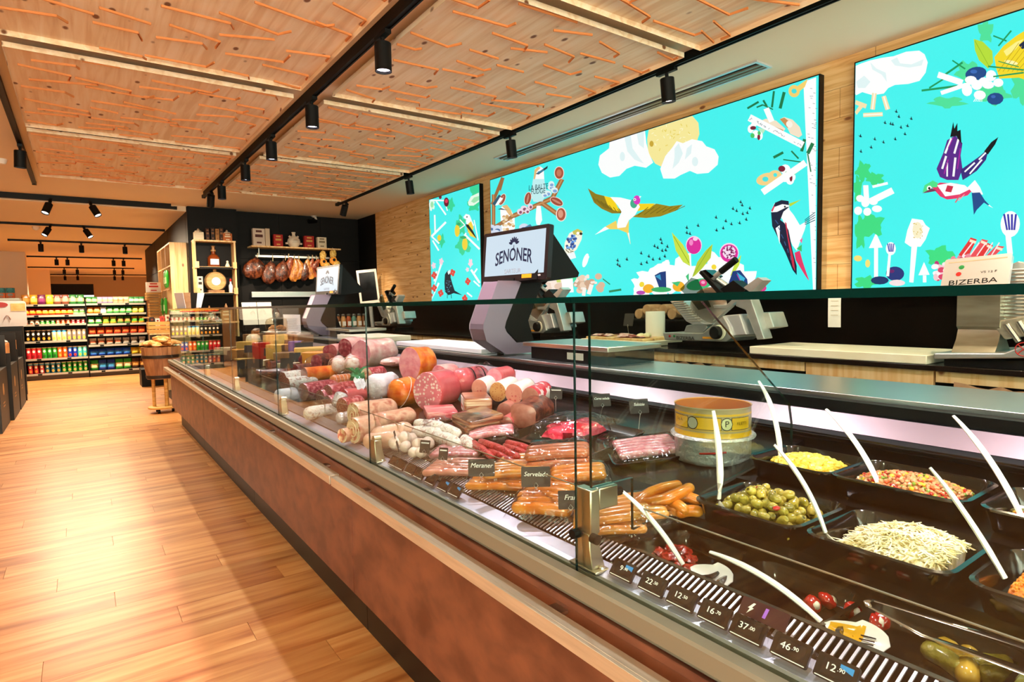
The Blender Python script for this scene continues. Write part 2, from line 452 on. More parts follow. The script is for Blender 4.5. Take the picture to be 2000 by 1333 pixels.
def make_spot(lens):
    t = thing('spot_lamp', 'x', 'spot lamp')          # origin: the mounting point under the track
    B().box((-.017, -.07, -.02), (.017, .07, 0)).build('adapter', BLACK, t)
    B().tube([(0, 0, -.02), (0, 0, -.05)], .011, 8).build('swivel', BLACK, t)
    b = B().lathe([(.0, -.045), (.040, -.047), (.043, -.05), (.043, -.185), (.0435, -.19), (.039, -.19), (.036, -.178)], 20, cap1=False)
    h = b.build('lamp_housing', BLACK, t)
    B().lathe([(.0, -.176), (.037, -.176)], 20).build('lens', lens, h)
    return t
LAMPW = mat('lamp_lens_cool', 'f6eeff', .3, emit=5)
proto = make_spot(LAMP)
proto2 = make_spot(LAMPW)
def spot(first, x, y, z, label, power, color, tilt=(0, 0), cone=110, blend=.6, group=None, lit=True):
    o = first if not first.get('used') else dup(first)
    first['used'] = 1
    o.location = (x, y, z); o.rotation_euler = (tilt[0], tilt[1], 0); tag(o, label, 'spot lamp', group)
    if lit:
        l = bpy.data.lights.new('spot_light', 'SPOT'); l.energy = power; l.color = color; l.spot_size = math.radians(cone); l.spot_blend = blend; l.shadow_soft_size = .035
        lo = bpy.data.objects.new('spot_light', l); COL.objects.link(lo); lo.parent = o; lo.location = (0, 0, -.2)
    return o
ORD = ['nearest', 'second', 'third', 'fourth', 'fifth', 'sixth']
for i, y in enumerate((2.97, 4.14, 5.2, 6.15, 7.32, 7.95)):
    spot(proto2, 1.337, y, 2.80, '%s black spot lamp from the glass post on the track over the meat counter' % ORD[i], W_COUNTER*(1 if i < 5 else 1.7), WHITE if i < 5 else (1, .8, .6), (0 if i < 5 else .5, .0), 120)
for i, y in enumerate((2.52, 4.18, 6.1, 8.0)):
    spot(proto, 3.0, y, 2.815, '%s black spot lamp from the glass post on the track beside the turquoise light boxes' % ORD[i], W_BACK*(1 if i < 3 else 1.9), (1, .74, .5), (0 if i < 3 else .5, -.12 if i < 3 else .1), 110)
spot(proto, -.34, 6.64, 2.82, 'single black spot lamp hanging from the outer aisle track', W_AISLE*1.2, WARM, (.05, .05), 130)
for q, (x, y, tp, c, pw) in enumerate(((1.337, 1.75, proto2, WHITE, W_COUNTER), (1.337, .55, proto2, WHITE, W_COUNTER), (1.337, -.7, proto2, WHITE, W_COUNTER), (3.0, .9, proto, (1, .74, .5), W_BACK), (3.0, -.8, proto, (1, .74, .5), W_BACK),
                    (-.34, 4.4, proto, WARM, W_AISLE), (-.34, 2.6, proto, WARM, W_AISLE), (-.34, .6, proto, WARM, W_AISLE))):  # unseen lamps added along the tracks to fill the room with light
    spot(tp, x, y, 2.80 if x > 0 and x < 2 else (2.815 if x > 2 else 2.82), 'added unseen fill lamp above the customer end, %s' % ['over the olives', 'over the cabbage salad', 'past the salad pans', 'above the large slicer', 'past the large slicer', 'far one on the aisle track', 'middle one on the aisle track', 'near one on the aisle track'][q], pw, c, (0, 0), 125, group='added fill lamps over the customer end')
FS = [(0, -.23, .35), (0, .18, -.45), (1, -.31, .5), (1, .12, -.5), (2, -.55, 0), (2, .09, 0), (2, .82, 0), (3, -.41, 0), (3, -.19, 0), (3, .78, 0), (3, 1.0, 0),
      (4, -.33, 0), (4, 0, 0), (4, .97, 0), (4, 1.2, 0), (5, -.38, 0), (5, 0, 0), (5, 1.14, 0), (5, 1.4, 0)]
for n, (k, x, a) in enumerate(FS):
    y = FT[k][1]+(FT[k][3]-FT[k][1])*(x-FT[k][0])/(FT[k][2]-FT[k][0])
    spot(proto, x, y, FT[k][4], '%s black spot lamp on the %s far ceiling track%s' % (ORD[sum(1 for q in FS[:n] if q[0] == k)].replace('nearest', 'leftmost'), FT[k][5], (', tilted to the left side' if a > 0 else ', tilted to the right side') if a else ''),
         W_FAR*(1.15 if k < 2 else (2.2 if k == 2 else 3.2)), WARM, (-.1 if k > 1 else -.35, a), 130, group='spot lamps on the %s far track' % FT[k][5], lit=(k != 3 or n % 2 == 0) and (k < 4 or n % 2 == 1))

# recessed slot outlet in the ceiling beside the light boxes
t = thing('slot_diffuser', 'long white framed slot outlet in the ceiling above the widest light box', 'air vent', (3.54, 3.65, 2.85))
b = B()
for a, c in (((3.455, 2.2), (3.475, 5.1)), ((3.605, 2.2), (3.625, 5.1)), ((3.475, 2.2), (3.605, 2.22)), ((3.475, 5.08), (3.605, 5.1))): b.box((*a, 2.858), (*c, 2.8705))
b.build('vent_frame', ALUL, t)
B().box((3.475, 2.22, 2.866), (3.605, 5.08, 2.8702)).build('slot', BLACK, t)
for x in (3.515, 3.56): B().box((x, 2.22, 2.856), (x+.022, 5.08, 2.8665)).build('vane', ALU, t)
t = thing('ceiling_sensor', 'small white round smoke sensor on the far ceiling near the second track', 'smoke sensor', (-0.499,12.224,2.76))
p = Vector((-0.513,12.583,2.8))
B().lathe([(0, -.05), (.035, -.048), (.05, -.03), (.055, 0)], 14, M=T(*p)).build('sensor_body', WHITEP, t); B().lathe([(0, -.06), (.02, -.058), (.022, -.045)], 10, M=T(*p)).build('sensor_tip', WHITEP, t)
t = thing('security_camera', 'small white camera on a bracket at the top of the black end wall', 'camera', (3.13,9.8,2.789))
p = Vector((3.133,9.8,2.854))
B().lathe([(0, .055), (.05, .055), (.055, .02), (.035, 0), (.02, -.01)], 14, M=T(*p)).build('mount', WHITEP, t)
B().tube([p+Vector((.02, 0, 0)), p+Vector((.03, -.02, -.05))], .018, 8).build('arm', WHITEP, t)
B().tube([p+Vector((.03, .0, -.06)), p+Vector((-.1, -.06, -.085))], .034, 12).build('camera_body', BLACK, t)
t = thing('wall_sensor', 'small white sensor box on the ceiling at the outer aisle edge', 'sensor', (-0.543,7.541,2.86))
p = Vector((-0.546,7.592,2.87)); B().lathe([(0, -.05), (.04, -.045), (.06, 0)], 14, M=T(*p)).build('sensor_body', WHITEP, t)

# ---------------------------------------------------------------- turquoise light boxes
ART = {
 'm1 lemon_branch_print': [('35d79a',1,[6010,2728,-131,-21,5,-117,1]),('35d79a',1,[6375,2369,-107,-13,5,-111,1]),('35d79a',1,[6326,2117,-165,-14,4,-98,1]),('35d79a',1,[6868,2231,-80,-8,4,-78,1]),('35d79a',1,[6611,2649,-88,-13,3,-76,1]),('35d79a',1,[6073,2572,-133,-19,3,-71,1]),('fbfdfd',0,[7049,2579,7048,2334,7007,2330,7007,2574]),('fbfdfd',0,[6755,2460,7147,2320,7108,2297,6719,2438]),('fbfdfd',0,[7142,2303,6938,2191,6910,2202,7112,2315]),('fbfdfd',0,[7120,2250,6960,2103,6925,2110,7084,2256]),('fbfdfd',0,[6994,2744,6749,2535,6716,2542,6960,2750]),('fbfdfd',0,[7131,2773,6764,2712,6762,2731,7128,2792]),('fbfdfd',0,[6405,2436,6288,2355,6270,2361,6387,2442]),('fbfdfd',0,[6394,2323,6273,2352,6286,2364,6408,2334]),('fbfdfd',0,[6313,2243,5976,2036,5945,2051,6279,2257]),('fbfdfd',0,[6274,2267,6302,2178,6273,2173,6245,2262]),('fbfdfd',0,[6080,2393,6000,2147,5978,2147,6058,2393]),('fbfdfd',0,[6775,2722,6704,2584,6679,2584,6750,2721]),('f2d53c',1,[6463,2311,-61,-7,4,-75]),('f2d53c',1,[6289,2133,-64,-6,4,-74]),('f2d53c',1,[6920,2268,-54,-5,2,-39]),('f2d53c',1,[7167,2360,-22,-2,3,-53]),('2fae6a',1,[6423,2387,-49,-6,1,-19]),('2fae6a',1,[6322,2215,-72,-7,0,-18]),('6b1730',1,[6712,2695,-65,-10,3,-57]),('e2385a',1,[6711,2707,-39,-5,1,-25]),('7a1b39',1,[6866,2782,-40,-6,2,-26]),('e8fae8',1,[7105,2712,-84,-11,4,-65,1]),('9ee6b0',1,[7091,2717,-42,-6,2,-39]),('e8fae8',0,[6198,2614,6126,2675,5934,2692,5939,2588,6073,2560,6176,2575]),('9ee6b0',0,[6128,2616,6058,2653,5947,2653,5949,2607,6061,2588]),],
 'm1 songbird_print': [('fbfdfd',0,[6311,2459,6250,2488,6169,2465,6115,2387,6072,2334,6130,2304,6232,2352,6265,2417]),('f4d23e',0,[6232,2352,6138,2389,6084,2305,6120,2267,6213,2259]),('14181c',0,[6267,2369,6197,2354,6097,2265,6022,2174,6077,2197,6212,2277]),('f4d23e',0,[6245,2336,6121,2243,6033,2175,6168,2218]),('14181c',1,[6228,2449,-15,-2,1,-9]),],
 'm1 starling_print': [('0e2230',0,[6797,1795,6728,1837,6639,1807,6655,1750,6608,1658,6560,1580,6377,1518,6587,1549,6718,1526,6808,1574,6815,1692]),('5c93a8',1,[6757,1630,-12,0,0,-5]),('5c93a8',1,[6738,1621,-12,-1,0,-6]),('5c93a8',1,[6697,1703,-11,-1,1,-5]),('5c93a8',1,[6792,1586,-12,-1,0,-6]),('5c93a8',1,[6751,1679,-11,-1,1,-6]),('5c93a8',1,[6648,1638,-12,0,0,-5]),('5c93a8',1,[6670,1638,-11,0,1,-5]),('5c93a8',1,[6696,1689,-12,0,0,-5]),('5c93a8',1,[6702,1578,-12,0,0,-5]),('5c93a8',1,[6717,1599,-12,-1,0,-6]),('5c93a8',1,[6691,1703,-12,-1,0,-5]),('5c93a8',1,[6682,1621,-11,-1,1,-5]),('5c93a8',1,[6744,1710,-12,0,0,-5]),('5c93a8',1,[6666,1639,-11,-1,0,-6]),('5c93a8',1,[6690,1576,-12,0,0,-5]),('5c93a8',1,[6691,1570,-12,0,0,-5]),('5c93a8',1,[6736,1590,-12,-1,0,-5]),('5c93a8',1,[6730,1569,-12,-1,0,-6]),('5c93a8',1,[6661,1696,-11,0,1,-5]),('5c93a8',1,[6769,1682,-12,0,0,-5]),('5c93a8',1,[6652,1644,-12,-1,0,-5]),('5c93a8',1,[6699,1666,-12,0,0,-5]),('5c93a8',1,[6717,1654,-12,-1,0,-5]),('5c93a8',1,[6741,1624,-12,-1,0,-6]),('5c93a8',1,[6710,1573,-12,0,0,-5]),('5c93a8',1,[6696,1569,-12,-1,0,-5]),('14181c',0,[6749,1546,6752,1488,6739,1487,6736,1546]),('14181c',0,[6658,1543,6648,1485,6635,1486,6645,1544]),('dff3f4',0,[6729,1824,6663,1846,6652,1807,6705,1784]),],
 'm1 blossom_branch_print': [('fbfdfd',0,[7186,1545,6858,1931,6908,1944,7240,1556]),('fbfdfd',0,[7069,1713,6992,1843,7032,1850,7109,1719]),('fbfdfd',0,[7191,1475,6941,1684,6989,1698,7242,1489]),('fbfdfd',0,[5957,1658,6142,1824,6182,1812,5995,1647]),('fbfdfd',0,[6093,1761,6011,1816,6038,1828,6120,1772]),('fbfdfd',0,[5966,1617,6098,1688,6122,1676,5989,1605]),('fbfdfd',0,[6141,1502,6256,1554,6279,1540,6163,1488]),('f3d7e4',1,[7092,1924,-56,-3,2,-40,1]),('f3d7e4',1,[6882,1964,-54,-4,2,-40,1]),('f3d7e4',1,[6170,1897,-46,-3,2,-48,1]),('f3d7e4',1,[6244,1823,-36,-2,1,-25,1]),('e2483e',1,[7043,1800,-36,-1,1,-22]),('e2483e',1,[7078,1770,-37,-2,1,-23]),('e2483e',1,[7127,1794,-37,-2,1,-23]),('e2483e',1,[7089,1823,-36,-2,1,-23]),('e2483e',1,[6613,1829,-33,-2,1,-22]),('e2483e',1,[6564,1811,-33,-2,1,-22]),('e2483e',1,[6590,1780,-33,-2,1,-22]),('e2483e',1,[6638,1800,-33,-2,1,-22]),('e2483e',1,[7052,1633,-36,-1,1,-22]),('e2483e',1,[7087,1602,-37,-1,1,-23]),('e2483e',1,[7136,1625,-37,-1,1,-23]),('e2483e',1,[7098,1655,-36,-1,2,-22]),('e2483e',1,[6877,1550,-35,0,1,-22]),('e2483e',1,[6927,1531,-35,-1,2,-22]),('e2483e',1,[6956,1565,-36,-1,1,-23]),('e2483e',1,[6904,1582,-36,-1,1,-23]),('e2483e',1,[7228,1556,-37,-1,2,-23]),('e2483e',1,[7173,1538,-38,0,1,-23]),('e2483e',1,[7202,1504,-38,-1,1,-23]),('e2483e',1,[7256,1523,-38,-1,2,-23]),('e2483e',1,[6273,1678,-31,-2,1,-21]),('e2483e',1,[6243,1706,-31,-2,1,-21]),('e2483e',1,[6203,1683,-30,-1,1,-20]),('e2483e',1,[6235,1657,-31,-1,1,-21]),('e2483e',1,[6354,1482,-31,0,1,-21]),('e2483e',1,[6313,1504,-31,0,1,-21]),('e2483e',1,[6283,1476,-31,-1,1,-21]),('e2483e',1,[6325,1455,-31,0,1,-21]),],
 'm2 cocoa_branch_print': [('9c6a3c',0,[5505,2641,5433,2766,5498,2788,5572,2662]),('9c6a3c',0,[5496,2790,5729,2530,5663,2506,5434,2764]),('9c6a3c',0,[5686,2630,5699,2291,5627,2282,5615,2619]),('9c6a3c',0,[5646,2239,5262,2321,5294,2358,5681,2277]),('9c6a3c',0,[5261,2315,4585,2408,4613,2453,5295,2364]),('9c6a3c',0,[4798,2381,4500,2207,4460,2238,4755,2412]),('9c6a3c',0,[4584,2423,4443,2571,4503,2601,4646,2453]),('c9905a',0,[5272,2331,4594,2423,4604,2438,5284,2348]),('c9905a',0,[4604,2433,4463,2581,4483,2591,4625,2443]),('c9905a',0,[4784,2392,4487,2218,4473,2228,4769,2402]),('c9905a',0,[5661,2626,5673,2288,5653,2285,5640,2623]),('f4ddd0',1,[4517,2652,-75,-14,1,-63]),('a8523a',1,[4517,2652,-64,-12,1,-56]),('c67a5e',1,[4517,2652,-38,-7,1,-34]),('f4ddd0',1,[4495,2254,-79,-10,1,-68]),('a8523a',1,[4495,2254,-64,-8,1,-59]),('d89a80',1,[4502,2260,-38,-5,1,-39]),('f0d8cc',1,[5020,2484,-61,-16,25,-64]),('9c4a36',1,[5020,2484,-51,-14,23,-58]),('c88670',1,[5020,2484,-15,-4,18,-46]),('f0d8cc',1,[4561,2386,-29,31,-96,-46]),('9c4a36',1,[4561,2386,-25,26,-88,-42]),('c88670',1,[4561,2386,-7,8,-70,-34]),('f0d8cc',1,[5483,2543,-55,-22,49,-55]),('9c4a36',1,[5483,2543,-45,-17,44,-50]),('c88670',1,[5483,2543,-14,-5,35,-40]),('dff3f4',1,[4636,2535,-55,-9,1,-29]),('7fa6d8',1,[4628,2527,-32,-6,1,-15]),('dff3f4',1,[4590,2498,-54,-9,0,-29]),('7fa6d8',1,[4582,2490,-32,-6,1,-15]),('dff3f4',1,[4693,2485,-56,-9,1,-30]),('7fa6d8',1,[4685,2476,-33,-5,1,-15]),('dff3f4',1,[4742,2477,-49,-7,0,-25]),('7fa6d8',1,[4734,2469,-29,-5,0,-13]),('dff3f4',1,[4635,2565,-46,-8,1,-30]),('7fa6d8',1,[4628,2556,-28,-4,0,-15]),('ead9e6',1,[5085,2389,-62,-9,0,-32]),('8a4a6a',1,[5076,2382,-31,-4,0,-16]),('ead9e6',1,[5157,2367,-54,-8,1,-32]),('8a4a6a',1,[5148,2360,-27,-3,1,-16]),('ead9e6',1,[5032,2355,-43,-6,1,-26]),('8a4a6a',1,[5024,2349,-22,-3,0,-13]),('ead9e6',1,[4979,2395,-43,-6,1,-31]),('8a4a6a',1,[4970,2389,-21,-3,1,-16]),('2c5870',0,[5675,2526,5540,2607,5501,2584,5615,2484]),('fbfdfd',0,[5625,2497,5521,2576,5463,2551,5564,2494]),('cfdcf0',1,[5705,2257,-82,-9,2,-40]),('35689c',1,[5706,2246,-50,-6,0,-16]),('cfdcf0',1,[5583,2232,-90,-10,2,-45]),('35689c',1,[5583,2221,-54,-6,1,-18]),('cfdcf0',1,[5625,2197,-91,-9,1,-34]),('35689c',1,[5625,2186,-54,-6,1,-14]),('cfdcf0',1,[5090,2194,-88,-10,1,-43]),('35689c',1,[5090,2183,-53,-6,1,-17]),('cfdcf0',1,[5002,2179,-60,-7,1,-32]),('35689c',1,[5002,2168,-36,-4,1,-12]),('2f7aa6',0,[5144,2184,4984,2218,4950,2188,5127,2166]),],
 'm2 kookaburra_print': [('fbfdfd',0,[4920,2670,4892,2762,4808,2771,4752,2735,4746,2624,4716,2519,4776,2412,4926,2439,4976,2519,4939,2606]),('e6b878',0,[4921,2654,4901,2753,4842,2773,4801,2755,4868,2727,4895,2660]),('27343c',0,[4885,2710,4687,2753,4695,2729,4835,2695]),('3d7fa0',0,[4851,2724,4752,2730,4736,2717,4852,2703]),('bfeef0',0,[4929,2666,4746,2634,4717,2509,4776,2417,4926,2439,4967,2518]),('fbfdfd',0,[4876,2391,4810,2381,4788,2236,4831,2190,4881,2201,4897,2260]),],
 'm2 nut_bird_print': [('fbfdfd',0,[5526,2438,5485,2477,5397,2470,5323,2410,5260,2321,5254,2212,5312,2159,5505,2179,5520,2326]),('e0ba80',0,[5495,2473,5397,2475,5323,2410,5288,2324,5362,2361,5437,2437]),('c89a60',1,[5283,2234,-30,-3,0,-14]),('d8b27c',1,[5333,2300,-30,-3,1,-14]),('eedcb8',1,[5298,2254,-30,-4,0,-14]),('eedcb8',1,[5343,2248,-31,-3,0,-14]),('eedcb8',1,[5410,2345,-30,-3,1,-14]),('c89a60',1,[5309,2182,-30,-3,0,-14]),('d8b27c',1,[5396,2354,-31,-4,0,-14]),('d8b27c',1,[5458,2298,-31,-4,0,-15]),('c89a60',1,[5300,2345,-29,-3,1,-14]),('eedcb8',1,[5322,2290,-30,-4,1,-14]),('eedcb8',1,[5403,2211,-31,-3,0,-14]),('c89a60',1,[5372,2187,-31,-3,0,-14]),('c89a60',1,[5458,2354,-31,-4,1,-14]),('eedcb8',1,[5454,2338,-31,-4,1,-14]),('c89a60',1,[5407,2321,-31,-4,0,-15]),('eedcb8',1,[5456,2219,-31,-3,1,-14]),('c89a60',1,[5393,2341,-30,-4,1,-14]),('c89a60',1,[5395,2212,-31,-3,0,-14]),('c89a60',1,[5344,2255,-30,-4,1,-14]),('eedcb8',1,[5446,2200,-32,-4,0,-15]),('eedcb8',1,[5412,2256,-30,-4,1,-14]),('eedcb8',1,[5417,2315,-31,-4,0,-14]),('c89a60',1,[5366,2266,-30,-4,1,-15]),('d8b27c',1,[5321,2184,-30,-4,0,-15]),('c89a60',1,[5459,2264,-31,-3,0,-14]),('eedcb8',1,[5438,2259,-31,-4,0,-14]),('1f3a48',0,[5575,2450,5380,2413,5505,2452]),],
 'm2 swallow_print': [('8d7a1c',0,[4117,2440,4010,2373,3907,2339,3806,2266,3697,2181,3703,2160,3814,2174,3940,2231,4038,2300]),('f5d321',0,[3907,2339,3800,2305,3751,2232,3715,2174,3807,2204,3869,2262]),('7a6a18',0,[4037,2336,3920,2283,3782,2192,3908,2236]),('9a861f',0,[3574,2113,3421,2156,3313,2186,3178,2147,3049,2140,3118,2103,3271,2079,3421,2085]),('f5d321',0,[3510,2214,3323,2188,3388,2156,3522,2153]),('6e5f14',0,[3509,2115,3397,2167,3401,2172,3513,2120]),('6e5f14',0,[3441,2113,3332,2160,3336,2164,3445,2118]),('6e5f14',0,[3376,2111,3269,2153,3272,2157,3379,2115]),('6e5f14',0,[3311,2108,3207,2146,3210,2150,3315,2113]),('6e5f14',0,[3248,2106,3146,2139,3149,2143,3252,2111]),('6e5f14',0,[3187,2104,3087,2132,3089,2136,3190,2109]),('6e5f14',0,[3126,2102,3028,2125,3031,2130,3129,2106]),('6e5f14',0,[4054,2351,4015,2299,4008,2301,4047,2353]),('6e5f14',0,[4001,2325,3962,2276,3956,2277,3994,2326]),('6e5f14',0,[3949,2299,3911,2252,3904,2254,3942,2301]),('6e5f14',0,[3898,2273,3860,2229,3854,2231,3891,2275]),('6e5f14',0,[3847,2248,3810,2206,3804,2208,3841,2250]),('6e5f14',0,[3797,2223,3761,2183,3755,2186,3791,2226]),('6e5f14',0,[3748,2199,3712,2161,3707,2164,3743,2202]),('fbfdfd',0,[3831,2318,3708,2295,3590,2256,3510,2219,3488,2186,3545,2122,3615,2088,3651,2028,3759,2035,3740,2108,3697,2172,3739,2230]),('f0d264',0,[3759,2106,3747,2038,3651,2036,3609,2092,3616,1998,3593,1884,3639,1988,3735,2028,3878,2044,4022,2014,3871,2075]),('fbfdfd',0,[3846,2045,4029,2010,3897,2069]),('fbfdfd',0,[3627,1986,3599,1884,3610,1984]),('3fae8a',1,[3556,2221,-40,-6,0,-38]),('d83ac0',1,[3521,2246,-39,-6,0,-38]),('fbfdfd',1,[3544,2253,-15,-2,0,-11]),('14181c',1,[3544,2253,-7,-1,0,-5]),('fbfdfd',0,[3493,2275,3470,2267,3493,2254]),],
 'm2 melon_cloud_print': [('f5e89a',0,[3407,2718,3390,2820,3268,2822,3068,2810,2963,2794,2907,2723,2898,2639,2935,2561,3068,2493,3238,2456,3322,2504,3397,2601]),('fbf6cc',0,[3199,2566,3173,2560,3173,2565,3199,2571]),('e6cf55',0,[3001,2678,2988,2659,2983,2660,2996,2679]),('fbf6cc',0,[3166,2533,3177,2517,3171,2514,3160,2529]),('e6cf55',0,[3315,2779,3341,2783,3340,2777,3314,2774]),('fbf6cc',0,[3011,2604,3027,2622,3031,2620,3016,2602]),('e6cf55',0,[3214,2729,3206,2747,3213,2750,3220,2732]),('fbf6cc',0,[3207,2701,3183,2701,3185,2706,3209,2707]),('e6cf55',0,[3068,2490,3049,2474,3045,2477,3063,2493]),('fbf6cc',0,[3081,2705,3084,2687,3078,2684,3074,2703]),('e6cf55',0,[3122,2697,3145,2695,3142,2689,3120,2692]),('fbf6cc',0,[3057,2783,3077,2798,3081,2795,3060,2779]),('e6cf55',0,[3164,2708,3164,2727,3170,2729,3171,2709]),('fbf6cc',0,[3309,2681,3286,2686,3290,2692,3312,2686]),('e6cf55',0,[3153,2547,3130,2534,3127,2538,3150,2551]),('fbf6cc',0,[3214,2788,3211,2767,3204,2766,3208,2787]),('e6cf55',0,[3009,2542,3027,2534,3023,2529,3005,2538]),('fbf6cc',0,[2977,2654,3000,2665,3002,2661,2979,2650]),('e6cf55',0,[3104,2485,3110,2505,3117,2505,3110,2485]),('fbf6cc',0,[3077,2641,3061,2652,3066,2656,3082,2646]),('e6cf55',0,[3142,2723,3117,2714,3116,2719,3141,2728]),('fbf6cc',0,[3240,2704,3230,2684,3223,2685,3234,2705]),('e6cf55',0,[3130,2675,3144,2662,3139,2658,3125,2671]),('fbf6cc',0,[3026,2647,3050,2653,3050,2648,3026,2642]),('e6cf55',0,[3054,2737,3066,2757,3072,2755,3059,2736]),('fbf6cc',0,[3055,2700,3045,2715,3051,2718,3061,2703]),('e6cf55',0,[3108,2679,3083,2676,3084,2682,3108,2685]),('fbf6cc',0,[3259,2762,3242,2743,3237,2745,3254,2764]),('e6cf55',0,[3275,2616,3283,2598,3276,2595,3269,2613]),('fbf6cc',0,[3055,2722,3078,2722,3077,2717,3053,2717]),('e6cf55',0,[3210,2733,3229,2750,3234,2748,3215,2730]),('fbf6cc',0,[3169,2665,3165,2683,3172,2686,3176,2667]),('e6cf55',0,[3216,2619,3193,2622,3195,2627,3219,2625]),('fbf6cc',0,[3333,2663,3311,2647,3308,2651,3330,2667]),('e6cf55',0,[3249,2757,3249,2737,3242,2735,3242,2755]),('fbf6cc',0,[3338,2756,3361,2750,3357,2745,3334,2750]),('e6cf55',0,[3143,2678,3165,2692,3168,2688,3146,2674]),('fbf6cc',0,[3313,2643,3316,2664,3323,2664,3320,2644]),('e6cf55',0,[3137,2811,3118,2819,3122,2824,3141,2816]),('fbf6cc',0,[3333,2732,3308,2720,3306,2724,3331,2736]),('e6cf55',0,[3018,2736,3011,2716,3005,2716,3012,2736]),('caa83a',1,[3359,2670,-22,-5,0,-24]),('fbfdfd',0,[3832,2797,3800,2808,3644,2806,3428,2804,3413,2686,3386,2599,3343,2517,3419,2491,3542,2531,3635,2523,3718,2479,3829,2485,3930,2544,3974,2624,3954,2700,3839,2738]),('dff3f4',0,[3656,2792,3586,2792,3564,2678,3485,2578,3441,2528,3542,2581,3622,2665]),('dff3f4',0,[3517,2793,3439,2799,3440,2651,3495,2696]),('dff3f4',1,[3681,2635,-30,-6,0,-39]),('fbfdfd',0,[3218,2544,3147,2596,3107,2634,3048,2605,2963,2616,2871,2580,2835,2535,2764,2498,2729,2439,2737,2382,2816,2338,2916,2349,2982,2384,3068,2369,3127,2352,3239,2372,3270,2454]),('dff3f4',0,[3127,2583,3087,2614,3048,2528,3087,2466,3147,2431,3127,2513]),('dff3f4',0,[3010,2558,2963,2578,2972,2512,3029,2478]),('dff3f4',1,[2935,2444,-28,-6,0,-35]),],
 'm2 bird_flock_print': [('16323c',0,[2568,2097,2556,2088,2548,2104,2544,2086,2536,2078,2552,2079]),('16323c',0,[2556,2073,2544,2065,2536,2081,2532,2063,2523,2055,2540,2055]),('16323c',0,[2495,2044,2484,2035,2476,2051,2472,2033,2464,2025,2480,2026]),('16323c',0,[2601,2040,2588,2031,2580,2048,2576,2030,2568,2022,2584,2022]),('16323c',0,[2630,2059,2617,2050,2609,2067,2605,2048,2597,2040,2613,2041]),('16323c',0,[2551,2012,2539,2003,2531,2020,2527,2002,2519,1994,2535,1994]),('16323c',0,[2515,2015,2503,2006,2495,2022,2491,2004,2483,1996,2499,1997]),('16323c',0,[2523,1969,2511,1961,2503,1978,2499,1959,2491,1951,2507,1952]),('16323c',0,[2771,2015,2758,2006,2749,2024,2745,2004,2736,1996,2754,1997]),('16323c',0,[2689,1979,2676,1970,2667,1987,2663,1969,2655,1960,2672,1961]),('16323c',0,[2642,1951,2629,1943,2621,1960,2617,1941,2608,1933,2625,1934]),('16323c',0,[2576,1951,2563,1942,2555,1959,2551,1941,2543,1933,2559,1933]),('16323c',0,[2710,1930,2697,1921,2689,1939,2684,1920,2676,1912,2693,1912]),('16323c',0,[2767,1922,2753,1913,2745,1930,2740,1911,2732,1903,2749,1903]),('16323c',0,[3034,1971,3020,1961,3010,1980,3006,1960,2996,1951,3015,1951]),('16323c',0,[3034,1932,3020,1922,3010,1941,3006,1921,2996,1912,3015,1912]),('16323c',0,[3006,1921,2991,1911,2982,1930,2977,1910,2967,1901,2986,1902]),('16323c',0,[2930,1974,2916,1965,2907,1983,2902,1963,2893,1955,2911,1955]),('16323c',0,[3293,1906,3277,1896,3266,1916,3261,1895,3251,1886,3272,1886]),('16323c',0,[3282,1876,3267,1867,3256,1886,3251,1865,3240,1856,3261,1857]),('16323c',0,[3225,1843,3209,1833,3199,1853,3194,1832,3184,1823,3204,1823]),('16323c',0,[3357,1859,3341,1849,3330,1869,3325,1847,3314,1838,3336,1839]),('16323c',0,[3325,1843,3309,1834,3298,1853,3293,1832,3283,1823,3304,1823]),('16323c',0,[3277,1815,3262,1805,3251,1825,3246,1804,3235,1795,3256,1795]),('16323c',0,[3241,1816,3225,1806,3215,1826,3210,1805,3199,1796,3220,1796]),('16323c',0,[3251,1768,3236,1758,3225,1778,3220,1757,3210,1748,3230,1748]),('16323c',0,[3502,1812,3485,1802,3473,1823,3468,1801,3457,1792,3479,1792]),('16323c',0,[3418,1780,3401,1771,3390,1791,3385,1769,3374,1760,3396,1760]),('16323c',0,[3374,1752,3358,1743,3347,1763,3342,1741,3331,1732,3352,1732]),('16323c',0,[3304,1751,3288,1742,3277,1761,3272,1741,3262,1732,3283,1732]),('16323c',0,[3440,1732,3424,1722,3412,1742,3407,1721,3396,1712,3418,1712]),('16323c',0,[3502,1723,3485,1713,3474,1734,3468,1712,3457,1703,3480,1703]),('16323c',0,[3775,1772,3756,1762,3744,1783,3738,1760,3726,1751,3750,1751]),('16323c',0,[3775,1736,3756,1726,3744,1748,3738,1725,3726,1716,3750,1715]),('16323c',0,[3750,1721,3732,1711,3720,1733,3714,1710,3702,1701,3726,1701]),('16323c',0,[3665,1773,3647,1763,3635,1784,3629,1762,3618,1752,3641,1752]),],
